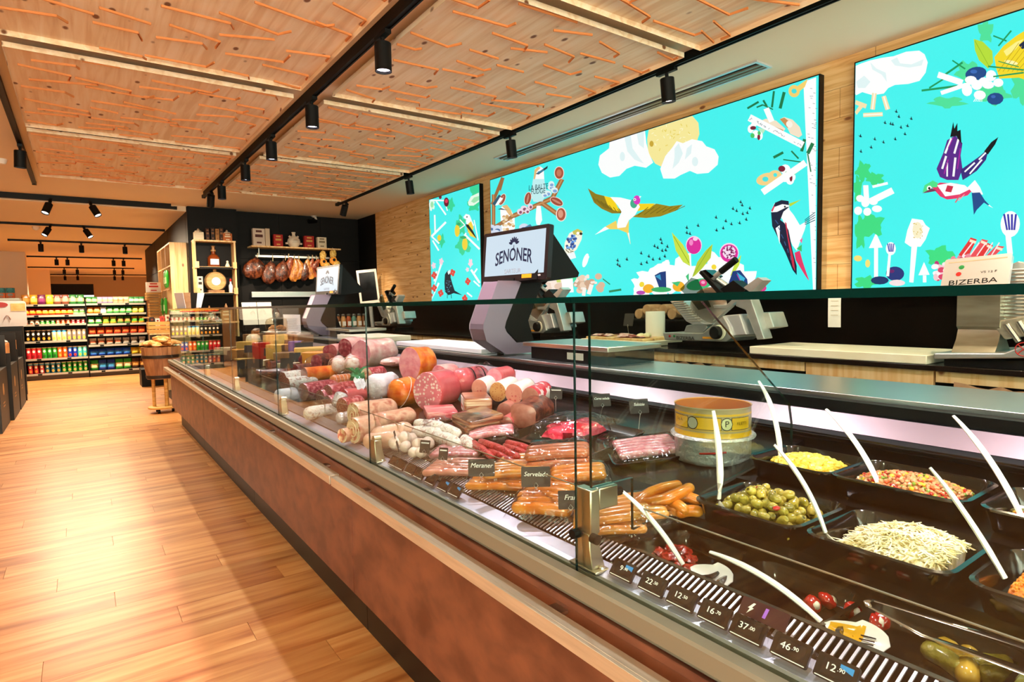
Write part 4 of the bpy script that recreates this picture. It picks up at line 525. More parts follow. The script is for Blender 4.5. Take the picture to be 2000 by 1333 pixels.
 'm3 berry_bouquet_print': [('4fe09c',1,[1313,2433,-78,-22,-1,-27,1]),('4fe09c',1,[1225,2564,-49,-15,-1,-52,1]),('4fe09c',1,[1113,2415,-63,-18,-1,-46,1]),('4fe09c',1,[1153,2745,-30,-11,-2,-56,1]),('4fe09c',1,[1000,2420,-39,-12,-2,-74,1]),('1f9a5a',0,[1435,2524,1268,2499,1269,2510,1436,2535]),('1f9a5a',0,[1397,2528,1314,2563,1318,2571,1401,2537]),('1f9a5a',0,[1337,2569,1246,2614,1251,2624,1343,2579]),('1f9a5a',0,[1296,2642,1238,2579,1234,2584,1293,2647]),('1f9a5a',0,[1121,2705,1066,2660,1064,2666,1119,2711]),('1f9a5a',0,[1095,2647,1045,2703,1050,2710,1100,2653]),('1f9a5a',0,[1193,2564,1138,2508,1135,2514,1190,2570]),('b4dc3c',0,[1202,2722,1162,2693,1122,2633,1117,2576,1137,2552,1177,2606,1196,2664]),('8ab428',0,[1198,2710,1134,2561,1132,2561,1196,2711]),('f2d82c',0,[1113,2600,1077,2643,1027,2674,978,2693,882,2645,839,2419,912,2394,1011,2468,1089,2487,1103,2539]),('fbf08a',0,[1076,2617,1026,2645,996,2649,1027,2611,1063,2588]),('1c2c4a',0,[1016,2626,987,2645,976,2602,1003,2602]),('fbf6b0',1,[1044,2552,-28,-16,1,-9]),('c8a81c',0,[1093,2522,1015,2635,1017,2637,1096,2525]),('c8a81c',0,[1075,2516,1003,2616,1005,2618,1077,2519]),('c8a81c',0,[1056,2510,990,2597,992,2599,1058,2513]),('c8a81c',0,[1038,2504,978,2578,980,2581,1040,2507]),('c8a81c',0,[1019,2499,966,2559,968,2562,1021,2501]),('c8a81c',0,[1001,2493,954,2541,956,2543,1003,2496]),('c8a81c',0,[984,2487,942,2522,943,2525,985,2490]),('1f4a8a',1,[1189,2543,-45,-3,-7,-35]),('3a6ab8',1,[1198,2556,-15,-5,0,-10]),('1f4a8a',1,[1104,2392,-34,-5,-4,-31]),('3a6ab8',1,[1112,2405,-10,-3,0,-8]),('fbfdfd',0,[1363,2577,1250,2500,1242,2527,1355,2605]),('fbfdfd',0,[1339,2478,1229,2488,1235,2510,1346,2500]),('fbfdfd',0,[1266,2491,1188,2494,1192,2510,1270,2508]),('fbfdfd',1,[1210,2518,-26,-8,0,-20]),('fbfdfd',1,[1183,2484,-24,-7,-1,-26]),('fbfdfd',1,[1225,2471,-23,-7,-1,-32]),('fbfdfd',1,[1153,2491,-22,-7,-1,-23]),('fbfdfd',1,[1169,2429,-26,-8,-1,-24]),('fbfdfd',1,[1124,2512,-22,-6,-1,-28]),('fbfdfd',1,[1135,2470,-25,-8,0,-20]),('fbfdfd',1,[1093,2468,-21,-7,0,-21]),('fbfdfd',0,[1187,2419,1196,2404,1193,2401,1184,2417]),('fbfdfd',0,[1181,2417,1187,2401,1184,2399,1178,2415]),('fbfdfd',0,[1174,2415,1178,2398,1175,2396,1171,2413]),('fbfdfd',0,[1168,2413,1170,2396,1166,2394,1164,2412]),('fbfdfd',0,[1161,2411,1161,2393,1158,2392,1158,2410]),('1f9a5a',0,[1138,2559,993,2495,992,2502,1137,2566]),('1f9a5a',0,[1096,2572,1013,2518,1012,2522,1095,2576]),('1f9a5a',0,[1114,2501,992,2482,993,2490,1115,2508]),],
 'm3 swift_print': [('e03a6a',0,[1375,1995,1337,2014,1257,1995,1211,1965,1188,1949,1210,1926,1260,1917,1302,1918,1335,1940]),('fbfdfd',0,[1351,2002,1289,2005,1224,1981,1201,1956,1246,1937,1311,1936]),('c8304a',0,[1303,1994,1275,1984,1284,1953,1312,1963]),('fbfdfd',0,[1211,1968,1180,2000,1157,1959,1143,1920,1183,1927]),('5a2a8a',0,[1355,2091,1326,2167,1309,2233,1272,2249,1239,2201,1246,2139,1236,2068,1253,2013,1304,2022,1338,2044]),('3a2a7a',0,[1245,2064,1200,2093,1159,2121,1123,2155,1135,2095,1173,2046,1212,2021,1234,2009]),('fbfdfd',0,[1312,2162,1286,2236,1294,2242,1321,2168]),('fbfdfd',0,[1270,2153,1253,2224,1262,2229,1279,2158]),('fbfdfd',0,[1324,2083,1307,2147,1316,2153,1333,2088]),('fbfdfd',0,[1271,2034,1264,2132,1274,2135,1281,2037]),('fbfdfd',0,[1301,2040,1302,2113,1309,2115,1308,2041]),('fbfdfd',0,[1224,2047,1180,2086,1185,2093,1228,2054]),('fbfdfd',0,[1201,2033,1149,2096,1155,2102,1206,2039]),('fbfdfd',0,[1163,2098,1133,2129,1138,2135,1168,2105]),('a82aa0',0,[1301,2187,1279,2241,1283,2244,1305,2190]),('a82aa0',0,[1256,2071,1244,2176,1250,2178,1261,2073]),('a82aa0',0,[1316,2056,1299,2128,1304,2130,1321,2058]),('10141c',0,[1295,2246,1283,2323,1277,2285,1264,2313,1263,2270,1249,2273,1243,2197,1267,2245]),('10141c',0,[1144,2139,1115,2179,1086,2198,1098,2165,1127,2120]),('4fe08a',0,[1419,1975,1410,2012,1371,2031,1346,2013,1351,1991,1380,1996,1389,1976]),('fbfdfd',1,[1387,1992,-12,-2,0,-14]),('14181c',1,[1387,1992,-6,-1,0,-7]),('7a3a5a',0,[1421,1970,1375,1990,1350,1972,1389,1970]),('1f4a8a',0,[1192,1936,1157,1933,1134,1888,1103,1847,1138,1878,1168,1845,1180,1821,1186,1880]),('fbfdfd',0,[1116,1864,1098,1844,1120,1860]),('e05a6a',0,[1244,1938,1266,1898,1261,1894,1239,1934]),('f0a0a8',0,[1225,1935,1252,1907,1248,1903,1222,1931]),],
 'm3 gnocchi_leaf_print': [('3fdc84',1,[1733,2147,-40,-7,-1,-54,1]),('3fdc84',1,[1664,2090,-44,-7,-1,-35,1]),('3fdc84',1,[1763,2048,-23,-4,-1,-73,1]),('3fdc84',1,[1688,1827,-68,-8,-2,-67,1]),('3fdc84',1,[1744,1788,-29,-3,-1,-92,1]),('fbfdfd',0,[1732,2066,1724,1950,1695,1948,1703,2062]),('fbfdfd',0,[1681,1946,1561,1992,1578,2028,1698,1983]),('fbfdfd',0,[1678,2041,1596,2048,1599,2063,1682,2056]),('fbfdfd',1,[1748,1991,-23,-4,-1,-21]),('fbfdfd',1,[1718,1962,-23,-3,0,-27]),('fbfdfd',1,[1673,1962,-25,-4,0,-21]),('fbfdfd',1,[1706,1907,-23,-3,0,-24]),('fbfdfd',1,[1653,1917,-28,-4,-1,-20]),('fbfdfd',1,[1758,1920,-23,-3,0,-25]),],
 'm3 spade_mushroom_print': [('fbfdfd',0,[1656,1778,1618,1689,1694,1692]),('fbfdfd',0,[1665,1693,1662,1509,1640,1508,1643,1691]),('fbfdfd',0,[1469,1838,1416,1823,1400,1793,1380,1774,1399,1715,1423,1677,1474,1682,1503,1707,1491,1775]),('f4ecc8',1,[1440,1770,-25,-3,-1,-46]),('d8b83c',1,[1427,1775,-3,0,0,-3]),('d8b83c',1,[1460,1808,-3,0,0,-3]),('d8b83c',1,[1415,1790,-3,0,0,-2]),('d8b83c',1,[1425,1753,-3,0,0,-2]),('d8b83c',1,[1416,1735,-3,0,0,-3]),('d8b83c',1,[1422,1768,-3,-1,0,-3]),('d8b83c',1,[1426,1775,-3,0,0,-3]),('d8b83c',1,[1455,1809,-3,0,0,-3]),('d8b83c',1,[1458,1764,-3,0,0,-2]),('d8b83c',1,[1457,1732,-3,0,0,-3]),('d8b83c',1,[1439,1759,-3,0,0,-3]),('d8b83c',1,[1425,1725,-3,0,0,-3]),('d8b83c',1,[1416,1757,-3,0,-1,-3]),('d8b83c',1,[1443,1749,-3,-1,0,-3]),('d8b83c',1,[1447,1803,-3,0,0,-3]),('d8b83c',1,[1453,1730,-3,0,0,-2]),('fbfdfd',0,[1468,1688,1475,1482,1454,1479,1439,1683]),('fbfdfd',0,[1404,1591,1375,1519,1430,1519]),('fbfdfd',0,[1408,1518,1407,1478,1390,1478,1391,1517]),('fbfdfd',1,[1574,1679,-27,-2,-1,-38]),('3a3aa8',0,[1594,1709,1585,1662,1579,1662,1588,1710]),('3a3aa8',0,[1583,1709,1578,1661,1573,1661,1577,1709]),('3a3aa8',0,[1572,1708,1572,1661,1566,1661,1567,1707]),('3a3aa8',0,[1561,1707,1565,1661,1560,1660,1556,1706]),('fbfdfd',0,[1586,1651,1595,1522,1580,1520,1572,1649]),('fbfdfd',1,[1027,1755,-39,-4,-1,-65]),('3a3aa8',0,[1057,1808,1042,1726,1035,1727,1049,1809]),('3a3aa8',0,[1041,1806,1033,1726,1025,1726,1033,1806]),('3a3aa8',0,[1025,1804,1023,1725,1015,1724,1017,1803]),('3a3aa8',0,[1009,1803,1014,1724,1006,1723,1001,1801]),('fbfdfd',0,[1045,1706,1034,1603,1012,1604,1023,1706]),('f0e07a',1,[1754,1636,-24,-2,-1,-18]),('f0e07a',1,[1698,1602,-14,-1,0,-24]),],
 'm3 speck_fig_print': [('3fdc84',1,[1328,1619,-61,-4,-1,-49,1]),('3fdc84',1,[1270,1547,-60,-4,-1,-39,1]),('3fdc84',1,[1710,1490,-57,-2,0,-36,1]),('1f3a6a',1,[1631,1499,-49,-2,0,-24]),('2c3a7a',1,[1550,1534,-48,-3,-1,-41]),('f2e0e4',1,[1538,1481,-42,-2,0,-18]),('6a2a6a',1,[1566,1549,-13,0,0,-11]),('e03a3a',0,[1243,1619,1191,1705,1164,1692,1211,1578]),('e8545a',0,[1206,1597,1142,1692,1116,1682,1179,1568]),('e03a3a',0,[1170,1592,1120,1672,1094,1654,1148,1574]),('e8545a',0,[1135,1589,1081,1653,1047,1645,1113,1572]),('f6e6c8',0,[1197,1683,1170,1670,1166,1683,1193,1696]),('f6e6c8',0,[1148,1674,1122,1658,1118,1670,1144,1686]),('f6e6c8',0,[1122,1651,1100,1636,1095,1647,1117,1662]),('f6e6c8',0,[1082,1636,1057,1624,1054,1636,1079,1648]),('fbe8e8',0,[1223,1610,1179,1676,1184,1680,1227,1614]),('fbe8e8',0,[1191,1607,1150,1673,1155,1677,1195,1611]),('fbe8e8',0,[1160,1605,1122,1670,1126,1674,1164,1609]),('fbe8e8',0,[1129,1603,1094,1668,1098,1672,1133,1607]),('fbe8e8',0,[1099,1601,1066,1665,1071,1669,1103,1604]),('f6e8ec',1,[1305,1545,-3,-19,12,-2]),('b83a7a',1,[1298,1491,-15,-9,5,-12]),('b83a7a',1,[1342,1575,-2,-19,12,0]),('d8486a',1,[1249,1492,4,-19,11,4]),('f6e8ec',1,[1317,1524,-16,-7,4,-13]),('d8486a',1,[1322,1515,15,-7,5,13]),('f6e8ec',1,[1302,1570,-16,-3,1,-14]),('f2c8d0',1,[1240,1489,5,-18,11,5]),('d8486a',1,[1318,1547,6,-18,12,6]),('f2c8d0',1,[1318,1553,16,-4,4,14]),('b83a7a',1,[1317,1543,-11,-16,9,-9]),('d8486a',1,[1304,1540,15,-8,5,13]),('f2c8d0',1,[1330,1560,-17,-5,2,-13]),('fbf6f6',1,[1344,1523,-16,-8,4,-13]),('f6e8ec',1,[1234,1487,8,-16,10,7]),('f2c8d0',1,[1324,1535,-12,-15,8,-9]),('fbf6f6',1,[1286,1560,-3,-19,11,-1]),('d8486a',1,[1340,1498,-15,-10,6,-12]),('f2c8d0',1,[1270,1518,-16,-9,4,-13]),('f6e8ec',1,[1336,1523,-11,-16,9,-8]),('d8486a',1,[1245,1568,15,-4,3,14]),('fbf6f6',1,[1331,1509,-5,-19,11,-3]),('d8486a',1,[1230,1547,-15,-8,4,-12]),('d8486a',1,[1320,1543,16,-5,5,14]),('fbf6f6',1,[1350,1562,17,-5,5,14]),('d8486a',1,[1231,1550,-9,-17,10,-6]),('f2c8d0',1,[1345,1504,-3,-20,12,-2]),('b83a7a',1,[1288,1500,-4,-19,12,-3]),('f2c8d0',1,[1298,1529,-5,-19,11,-3]),('fbf6f6',1,[1299,1542,10,-14,9,10]),('b83a7a',1,[1236,1498,-14,-10,5,-11]),('d8486a',1,[1317,1503,-16,-8,4,-13]),('fbf6f6',1,[1231,1536,13,-9,6,12]),('f6e8ec',1,[1284,1561,-16,-8,4,-12]),('c83a5a',1,[1180,1579,-1,-16,11,1]),('c83a5a',1,[1262,1591,-4,-16,11,-3]),('f6e8ec',1,[1216,1602,-3,-16,12,-2]),('e88a9a',1,[1236,1599,-7,-15,10,-6]),('e88a9a',1,[1200,1579,-8,-14,9,-6]),('e88a9a',1,[1194,1597,13,-2,3,13]),('c83a5a',1,[1254,1588,-12,-11,7,-11]),('c83a5a',1,[1204,1599,-4,-15,11,-2]),('c83a5a',1,[1229,1591,0,-16,11,1]),('f6e8ec',1,[1180,1586,-3,-16,11,-3]),('e88a9a',1,[1266,1597,1,-17,12,1]),('e88a9a',1,[1200,1607,11,-8,6,12]),],
}

LIT = mat('backlit_print', attr='col', rough=.35, spec=.3)
_k = LIT.node_tree; _p = [n for n in _k.nodes if n.type == 'BSDF_PRINCIPLED'][0]; _a = [n for n in _k.nodes if n.type == 'ATTRIBUTE'][0]
_h = _k.nodes.new('ShaderNodeVectorMath'); _h.operation = 'SCALE'; _h.inputs['Scale'].default_value = .06
_k.links.new(_a.outputs[0], _h.inputs[0]); _k.links.new(_h.outputs[0], _p.inputs['Base Color'])
_k.links.new(_a.outputs[0], _p.inputs['Emission Color']); _p.inputs['Emission Strength'].default_value = .71
boxes = {}
for k, (y0, y1, lab) in {'m1': (5.94, 7.18, 'narrow turquoise light box with white branches, lemons and a dark starling, beside the pine wall'),
                         'm2': (2.0, 5.722, 'widest turquoise light box with a flying yellow swallow, clouds and a woodpecker'),
                         'm3': (-2.2, 1.795, 'turquoise light box with a diving purple swift and white mushrooms, over the large slicer')}.items():
    t = thing('light_box', lab, 'light box', (3.85, (y0+y1)/2, 1.43), 'turquoise light boxes'); boxes[k] = (t, y0, y1)
    B().box((3.8215, y0, 1.432), (3.872, y1, 2.798)).build('box_frame', BLACK, t)
    B().box((3.8195, y0+.008, 1.44), (3.8214, y1-.008, 2.79), col='46f1ee').build('printed_sheet', LIT, t)
for k, ops in ART.items():
    t, y0, y1 = boxes[k[:2]]; b = B(); z = 0
    for col, kind, q in ops:
        if kind:
            n = 18 if abs(q[2])+abs(q[3])+abs(q[4])+abs(q[5]) > 80 else (12 if abs(q[2])+abs(q[5]) > 24 else 8)
            if len(q) > 6: n = 26
            pts = []
            for i in range(n):
                a = 2*PI*i/n; w = 1+((.22*math.sin(a*5+q[0])+.12*math.sin(a*9)) if len(q) > 6 else 0)
                pts.append((q[0]+w*(q[2]*math.cos(a)+q[4]*math.sin(a)), q[1]+w*(q[3]*math.cos(a)+q[5]*math.sin(a))))
        else: pts = [(q[i], q[i+1]) for i in range(0, len(q), 2)]
        pts = [(min(y1-.009, max(y0+.009, a/1000)), min(2.789, max(1.441, c/1000))) for a, c in pts]
        ar = sum(pts[i-1][0]*pts[i][1]-pts[i][0]*pts[i-1][1] for i in range(len(pts)))
        if ar > 0: pts.reverse()
        z += 1
        b.add([(3.8192-.00006*z, a, c) for a, c in pts], [tuple(range(len(pts)))], 0, col)
    o = b.build(k[3:], LIT, t, smooth=False, kind='stuff')
LITK = mat('print_ink', '2c6a86', .5)
for s, px in (('LA BALTE', (3.815,4.842,2.569)), ('FUDGE', (3.815,4.843,2.528))):
    text(s, .075, frame(px, (0, -1, -.1), (0, 0, 1)), LITK, boxes['m2'][0], 'printed_lettering')

# ================================================================ the serve-over counter
RUST = mat('rust_laminate', cols=['5c3022', '70402e', '804a34'], scale=(12, 7, 11), rough=.42, detail=8, dist=.2)
PLIN = mat('dark_plinth', '120c09', .45)
WALN = mat('walnut_strip', cols=['4a2416', '6b3a24', '7d4830'], scale=(30, 3, 30), rough=.4)
GRILL = mat('grille_metal', 'cfc8d0', .3, .8)
DECK = mat('black_deck', '0d0d0e', .2, spec=.6)
ct = thing('deli_counter', 'long glass-fronted deli counter with rust-brown panels and a steel bumper rail', 'counter', (1.5, 3.5, 0))
Y0, Y1 = -1.4, 8.4
ys = [Y0, .4, 2.437, 4.513, 6.63, Y1-.1]
for a, b_ in zip(ys, ys[1:]): B().box((.945, a+.002, .0), (.965, b_-.002, .22)).build('plinth_board', PLIN, ct)
B().box((.965, Y1-.12, 0), (2.1, Y1-.1, .22)).build('plinth_board', PLIN, ct)
ys = [Y0, 2.358, 6.03, Y1]
for a, b_ in zip(ys, ys[1:]): B().box((.862, a+.0025, .22), (.884, b_-.0025, .7235)).build('front_panel', RUST, ct, bevel=.0015)
B().box((.884, Y1-.022, .22), (2.2, Y1, .70)).build('end_panel', RUST, ct)
B().box((.884, Y0, .22), (2.2, Y1-.022, .70)).build('carcass', BLACK, ct)
ys = [Y0, 2.36, Y1]
for a, b_ in zip(ys, ys[1:]): B().box((.850, a+.001, .724), (.90, b_-.001, .742)).build('top_strip', RUST, ct, bevel=.002)
B().box((.885, Y0, .70), (.90, Y1, .7215)).build('shadow_gap', BLACK, ct)
for k, (a, b_) in enumerate(((Y0, 2.392), (2.412, Y1+.01))):
    r = B().box((.793, a, .677), (.803, b_, .713)).box((.803, a, .707), (.835, b_, .713)).build('bumper_rail', STEELW, ct, bevel=.001)
    for y in ((1.03, 2.16, -.2) if k == 0 else (2.62, 3.55, 4.55, 5.5, 6.5, 7.5)):
        B().box((.835, y-.022, .700), (.863, y+.022, .7075)).build('rail_bracket', STEEL, r)
b = B(); prof = [(.850, .761), (.846, .761), (.842, .763), (.842, .796), (.848, .801), (.875, .801), (.876, .79), (.888, .79), (.889, .80), (.90, .80), (.90, .761)]
b.loft([[(x, Y0, z) for x, z in prof[::-1]], [(x, Y1, z) for x, z in prof[::-1]]]).build('front_profile', ALU, ct, smooth=False)
B().box((.872, Y0, .7425), (.90, Y1, .7608)).build('gap_shade_strip', BLACK, ct); B().tube([(.862, Y0, .7465), (.862, Y1, .7465)], .003, 6).build('seal_bead', ALU, ct)  # black strip stands in for the shade inside the gap below the profile
b = B(); prof = [(.90, .799), (.912, .803), (.945, .812), (.947, .79), (.90, .79)]
b.loft([[(x, Y0, z) for x, z in prof[::-1]], [(x, Y1-.02, z) for x, z in prof[::-1]]]).build('tag_rail', mat('lilac_aluminium', 'bdb8cc', .3, .5), ct, smooth=False)
# air grille: slats across the opening
me = B().box((-.027, -.0022, -.0015), (.027, .0022, .0015), M=RY(-.35)).mesh('grille_slat', [GRILL], smooth=False)
n = 0; y = .08
while y < 3.3 and n < 240:
    o = bpy.data.objects.new('grille_slat', me); COL.objects.link(o); o.parent = ct; o.location = Vector((.972, y, .827))-wloc(ct); y += .0135; n += 1
b = B()
while y < 8.3: b.box((-.027, -.0022, -.0015), (.027, .0022, .0015), M=T(.972, y, .827) @ RY(-.35)); y += .0135
b.build('air_grille', GRILL, ct, kind='stuff', smooth=False)
B().box((.945, Y0, .79), (1.0, Y1-.02, .797)).build('duct_floor', DECK, ct)
B().box((.996, Y0, .79), (1.0, Y1-.02, .838)).build('grille_edge', DECK, ct)
# deck: sloped for the meat, stepped for the salad pans
b = B(); d = lambda x: .83+.16*(x-.95)
b.loft([[(1.0, y, d(1.0)), (1.0, y, .74), (1.80, y, .74), (1.80, y, d(1.80))] for y in (.975, Y1-.02)]).build('deck_plate', DECK, ct, smooth=False)
b = B(); pr = [(1.0, .784), (1.0, .74), (1.80, .74), (1.80, .912), (1.445, .912), (1.445, .866), (1.214, .866), (1.214, .784)]
b.loft([[(x, y, z) for x, z in pr] for y in (Y0, .9745)]).build('step_deck', DECK, ct, smooth=False)
b = B(); pr = [(1.80, .74), (1.80, .985), (1.815, 1.0), (1.87, 1.052), (1.885, 1.052), (1.885, 1.085), (1.93, 1.085), (1.93, .74)]
b.loft([[(x, y, z) for x, z in pr] for y in (Y0, Y1-.02)]).build('rear_wall', BLACK, ct, smooth=False)
for z, w in ((.99, .005), (.975, .003)): B().box((1.794, Y0, z), (1.80, Y1-.02, z+w)).build('rear_trim', DECK, ct)
B().add([(1.818, Y0, 1.005), (1.868, Y0, 1.0515), (1.868, Y1-.02, 1.0515), (1.818, Y1-.02, 1.005), (1.821, Y0, 1.003), (1.871, Y0, 1.0495), (1.871, Y1-.02, 1.0495), (1.821, Y1-.02, 1.003)],
        [(0, 1, 2, 3), (4, 7, 6, 5), (0, 3, 7, 4), (1, 5, 6, 2), (0, 4, 5, 1), (2, 6, 7, 3)]).build('steel_profile', mat('rear_steel', '94848a', .36, 1.0), ct, smooth=False)
B().box((1.93, Y0, 1.082), (2.34, Y1-.02, 1.10)).build('staff_shelf', mat('shelf_steel', 'c4c8ca', .3, 1.0), ct, bevel=.002)
B().box((1.95, Y0, .22), (2.2, Y1-.03, 1.08)).build('service_cabinet', BLACK, ct)
# glazing
def pane(a, c, axis, name='front_glass', par=ct, m=(GLASS, GEDGE)):
    b = B().box(a, c); big = {0: (3, 5), 1: (2, 4), 2: (0, 1)}[axis]
    b.m = [0 if i in big else 1 for i in range(6)]
    return b.build(name, list(m), par, smooth=False)
js = [Y0, 1.0, 2.19, 3.51, 4.76, 6.0, 7.2, 8.36]
for a, c in zip(js, js[1:]): pane((.880, a+.0012, .785), (.885, c-.0012, 1.399), 0)
for a, c in zip(js, js[1:]): pane((.874, a+.001, 1.4), (1.29, c-.001, 1.413), 2, 'top_glass')
def side_glass(y, name):
    pr = [(.900, .99), (.900, 1.398), (1.288, 1.398), (1.70, 1.09), (1.715, 1.03), (1.715, .99), (1.715, .96), (1.03, .865), (1.03, .99)]
    b = B(); n = len(pr)
    b.add([(x, y-.004, z) for x, z in pr]+[(x, y+.004, z) for x, z in pr], [tuple(range(n)), tuple(range(2*n-1, n-1, -1))], 0)
    b.add([(x, y-.004, z) for x, z in pr]+[(x, y+.004, z) for x, z in pr], [(i, i+n, (i+1) % n+n, (i+1) % n) for i in range(n)], 1)
    return b.build(name, [GLASS, GEDGE], ct, smooth=False)
side_glass(.97, 'divider_glass'); side_glass(8.35, 'end_glass')
BRASSY = mat('satin_clamp_steel', 'c4bba2', .3, 1.0)
def clamp(y, h, name='glass_clamp', small=False):
    b = B(); x = .905
    b.box((x-.016, y-.045, .802), (x+.03, y+.045, .808))
    b.loft([[(x-.012, y-s, z), (x+w, y-s, z), (x+w, y+s, z), (x-.012, y+s, z)] for z, s, w in ((.808, .030, .026), (.85, .022, .020), (.885, .020, .016))])
    c = b.build(name, BRASSY, ct, bevel=.002)
    for q in (-.036, .036): B().lathe([(0, .8135), (.006, .813), (.007, .808)], 10, M=T(x+.012, y+q, 0)).build('bolt', STEEL, c)
    if not small:
        B().box((x-.012, y-.026, .885), (x+.016, y+.026, h)).box((x+.016, y-.024, h-.05), (x+.075, y+.004, h)).build('clamp_post', BRASSY, c, bevel=.003)
        for p, q in (((x+.078, y-.01, h-.022), (x+.096, y-.01, h-.022)), ((x-.012, y+.012, .882), (x-.034, y+.012, .882)), ((x-.012, y-.03, .882), (x-.012, y-.048, .882))): B().tube([p, q], .011, 12).build('knob', BLACK, c)
    else: B().tube([(x-.008, y, .889), (x+.02, y, .889)], .013, 12).build('knob', BRASSY, c)
clamp(.99, .985)
for y in (2.19, 3.51, 4.76, 6.0): clamp(y, .9, small=True)
# acrylic guards behind the air grille
def guard(y0, y1, lab):
    t = thing('acrylic_guard', lab, 'guard', (1.0, (y0+y1)/2, .838))
    pr = [(.998, .839), (1.002, .839), (1.0045, .86), (1.022, .928), (1.018, .929), (1.0005, .861)]
    b = B(); b.loft([[(x, y0, z) for x, z in pr[::-1]], [(x, y1, z) for x, z in pr[::-1]]]).build('riser', CLEAR, t, smooth=False)
    B().box((1.0175, y0, .9285), (1.0225, y1, .9303)).build('polished_edge', mat('acrylic_edge', '7a6650', .2), t)
    B().box((.996, y0, .837), (1.006, y1, .840)).build('foot_edge', mat('guard_foot', '4a3c34', .25), t)
guard(Y0, .93, 'clear acrylic riser standing before the antipasti pans'); guard(1.03, 2.17, 'clear acrylic riser before the packed frankfurters'); guard(2.2, 3.49, 'clear acrylic riser before the pancetta rolls'); guard(3.53, 4.74, 'clear acrylic riser before the empty deck')

# ---------------------------------------------------------------- price tags on the rail
TAGB = mat('tag_case', '0b0b0d', .3); SCR = mat('tag_screen', '17181c', .2); BLUE = mat('tag_blue', '2a8ad0', .4)
def price_tag(x, y, z, big, small, label, blue=False):
    t = thing('price_tag', label, 'price tag', (x, y, z))
    M = frame((x, y, z), (0, -1, 0), (.62, 0, .78))      # lies tilted, reads from the customer side
    B().prism(rrect(.031, .019, .004), 0, .006, M=M).build('tag_case', TAGB, t, ang=30)
    B().prism([(-.021, -.010), (.024, -.010), (.024, .013), (-.021, .013)], .006, .0064, M=M).build('screen', SCR, t, smooth=False)
    b = B().prism([(-.028, -.017), (.028, -.017), (.028, -.0155), (-.028, -.0155)], .006, .0063, M=M); b.build('white_line', TXW, t, smooth=False)
    for s in (-1, 1): B().tube([M @ Vector((s*.034, -.012, .002)), M @ Vector((s*.037, 0, .006)), M @ Vector((s*.034, .012, .002))], .0035, 8).build('clear_clip', CLEAR, t)
    B().prism([(-.036, -.026), (.036, -.026), (.036, -.0195), (-.036, -.0195)], -.002, .001, M=M).build('clip_lip', CLEAR, t, smooth=False)
    if big:
        text(big, .0155, M @ T(.0, .002, .0066), TXW, t, 'price_text', 'RIGHT', sx=1.15)
        text(small, .0085, M @ T(.0015, .0035, .0066), TXW, t, 'price_text', 'LEFT', sx=1.1)
    if blue: B().prism([(.004, .008), (.024, .003), (.024, .013), (.004, .013)], .0064, .0066, M=M).build('blue_corner', BLUE, t, smooth=False)
for (p, bg, sm, bl) in (((0.918,0.891,0.828), '9', '.90', True), ((0.92,0.809,0.828), '22', '.50', False), ((0.927,0.736,0.828), '12', '.50', False), ((0.929,0.662,0.828), '16', '.70', False),
                    ((0.931,0.594,0.828), '37', '.00', False), ((0.937,0.516,0.828), '46', '.90', False), ((0.94,0.443,0.828), '12', '.90', True)):
    price_tag(.921, p[1], .824, bg, sm, 'black price tag on the counter rail, %s' % {'9': 'beside the glass post', '22': 'second from the glass post', '16': 'before the lightning sign', '37': 'just after the lightning sign', '46': 'under the slotted spoon', '12': 'nearest the camera, with a blue corner' if bl else 'third from the glass post'}[bg], bl)
for i, p in enumerate(((0.868,2.051,0.828), (0.879,1.989,0.828), (0.876,1.914,0.828), (0.876,1.842,0.828), (0.875,1.758,0.828), (0.877,1.672,0.828), (0.884,1.6,0.828))):
    price_tag(.921, p[1], .824, '', '', 'small black price tag on the rail before the white salami, %s' % (('beside the first clamp', 'second along', 'third along', 'fourth along', 'fifth along', 'last but one', 'nearest the glass post')[i]), i > 4)
# small chalk sign with a flash mark between the tags
t = thing('flash_sign', 'small dark sign with white lightning mark between the 16.70 and 37.00 tags', 'sign', (0.969,0.598,0.84))
M = frame((0.961,0.591,0.842), (0, -1, 0), (.62, 0, .78))
B().prism(rrect(.045, .016, .002), 0, .002, M=M).build('plate', mat('plum_plate', '3a1a22', .3), t)
B().prism([(-.022, .010), (-.030, -.001), (-.026, -.001), (-.029, -.011), (-.019, .001), (-.023, .001), (-.018, .010)], .002, .0026, M=M).build('lightning_mark', TXW, t)
B().prism([(.0, -.008), (.006, -.008), (.008, .01), (.002, .01)], .002, .0026, M=M).build('violet_stripe', mat('violet', 'a86ad8', .4), t)

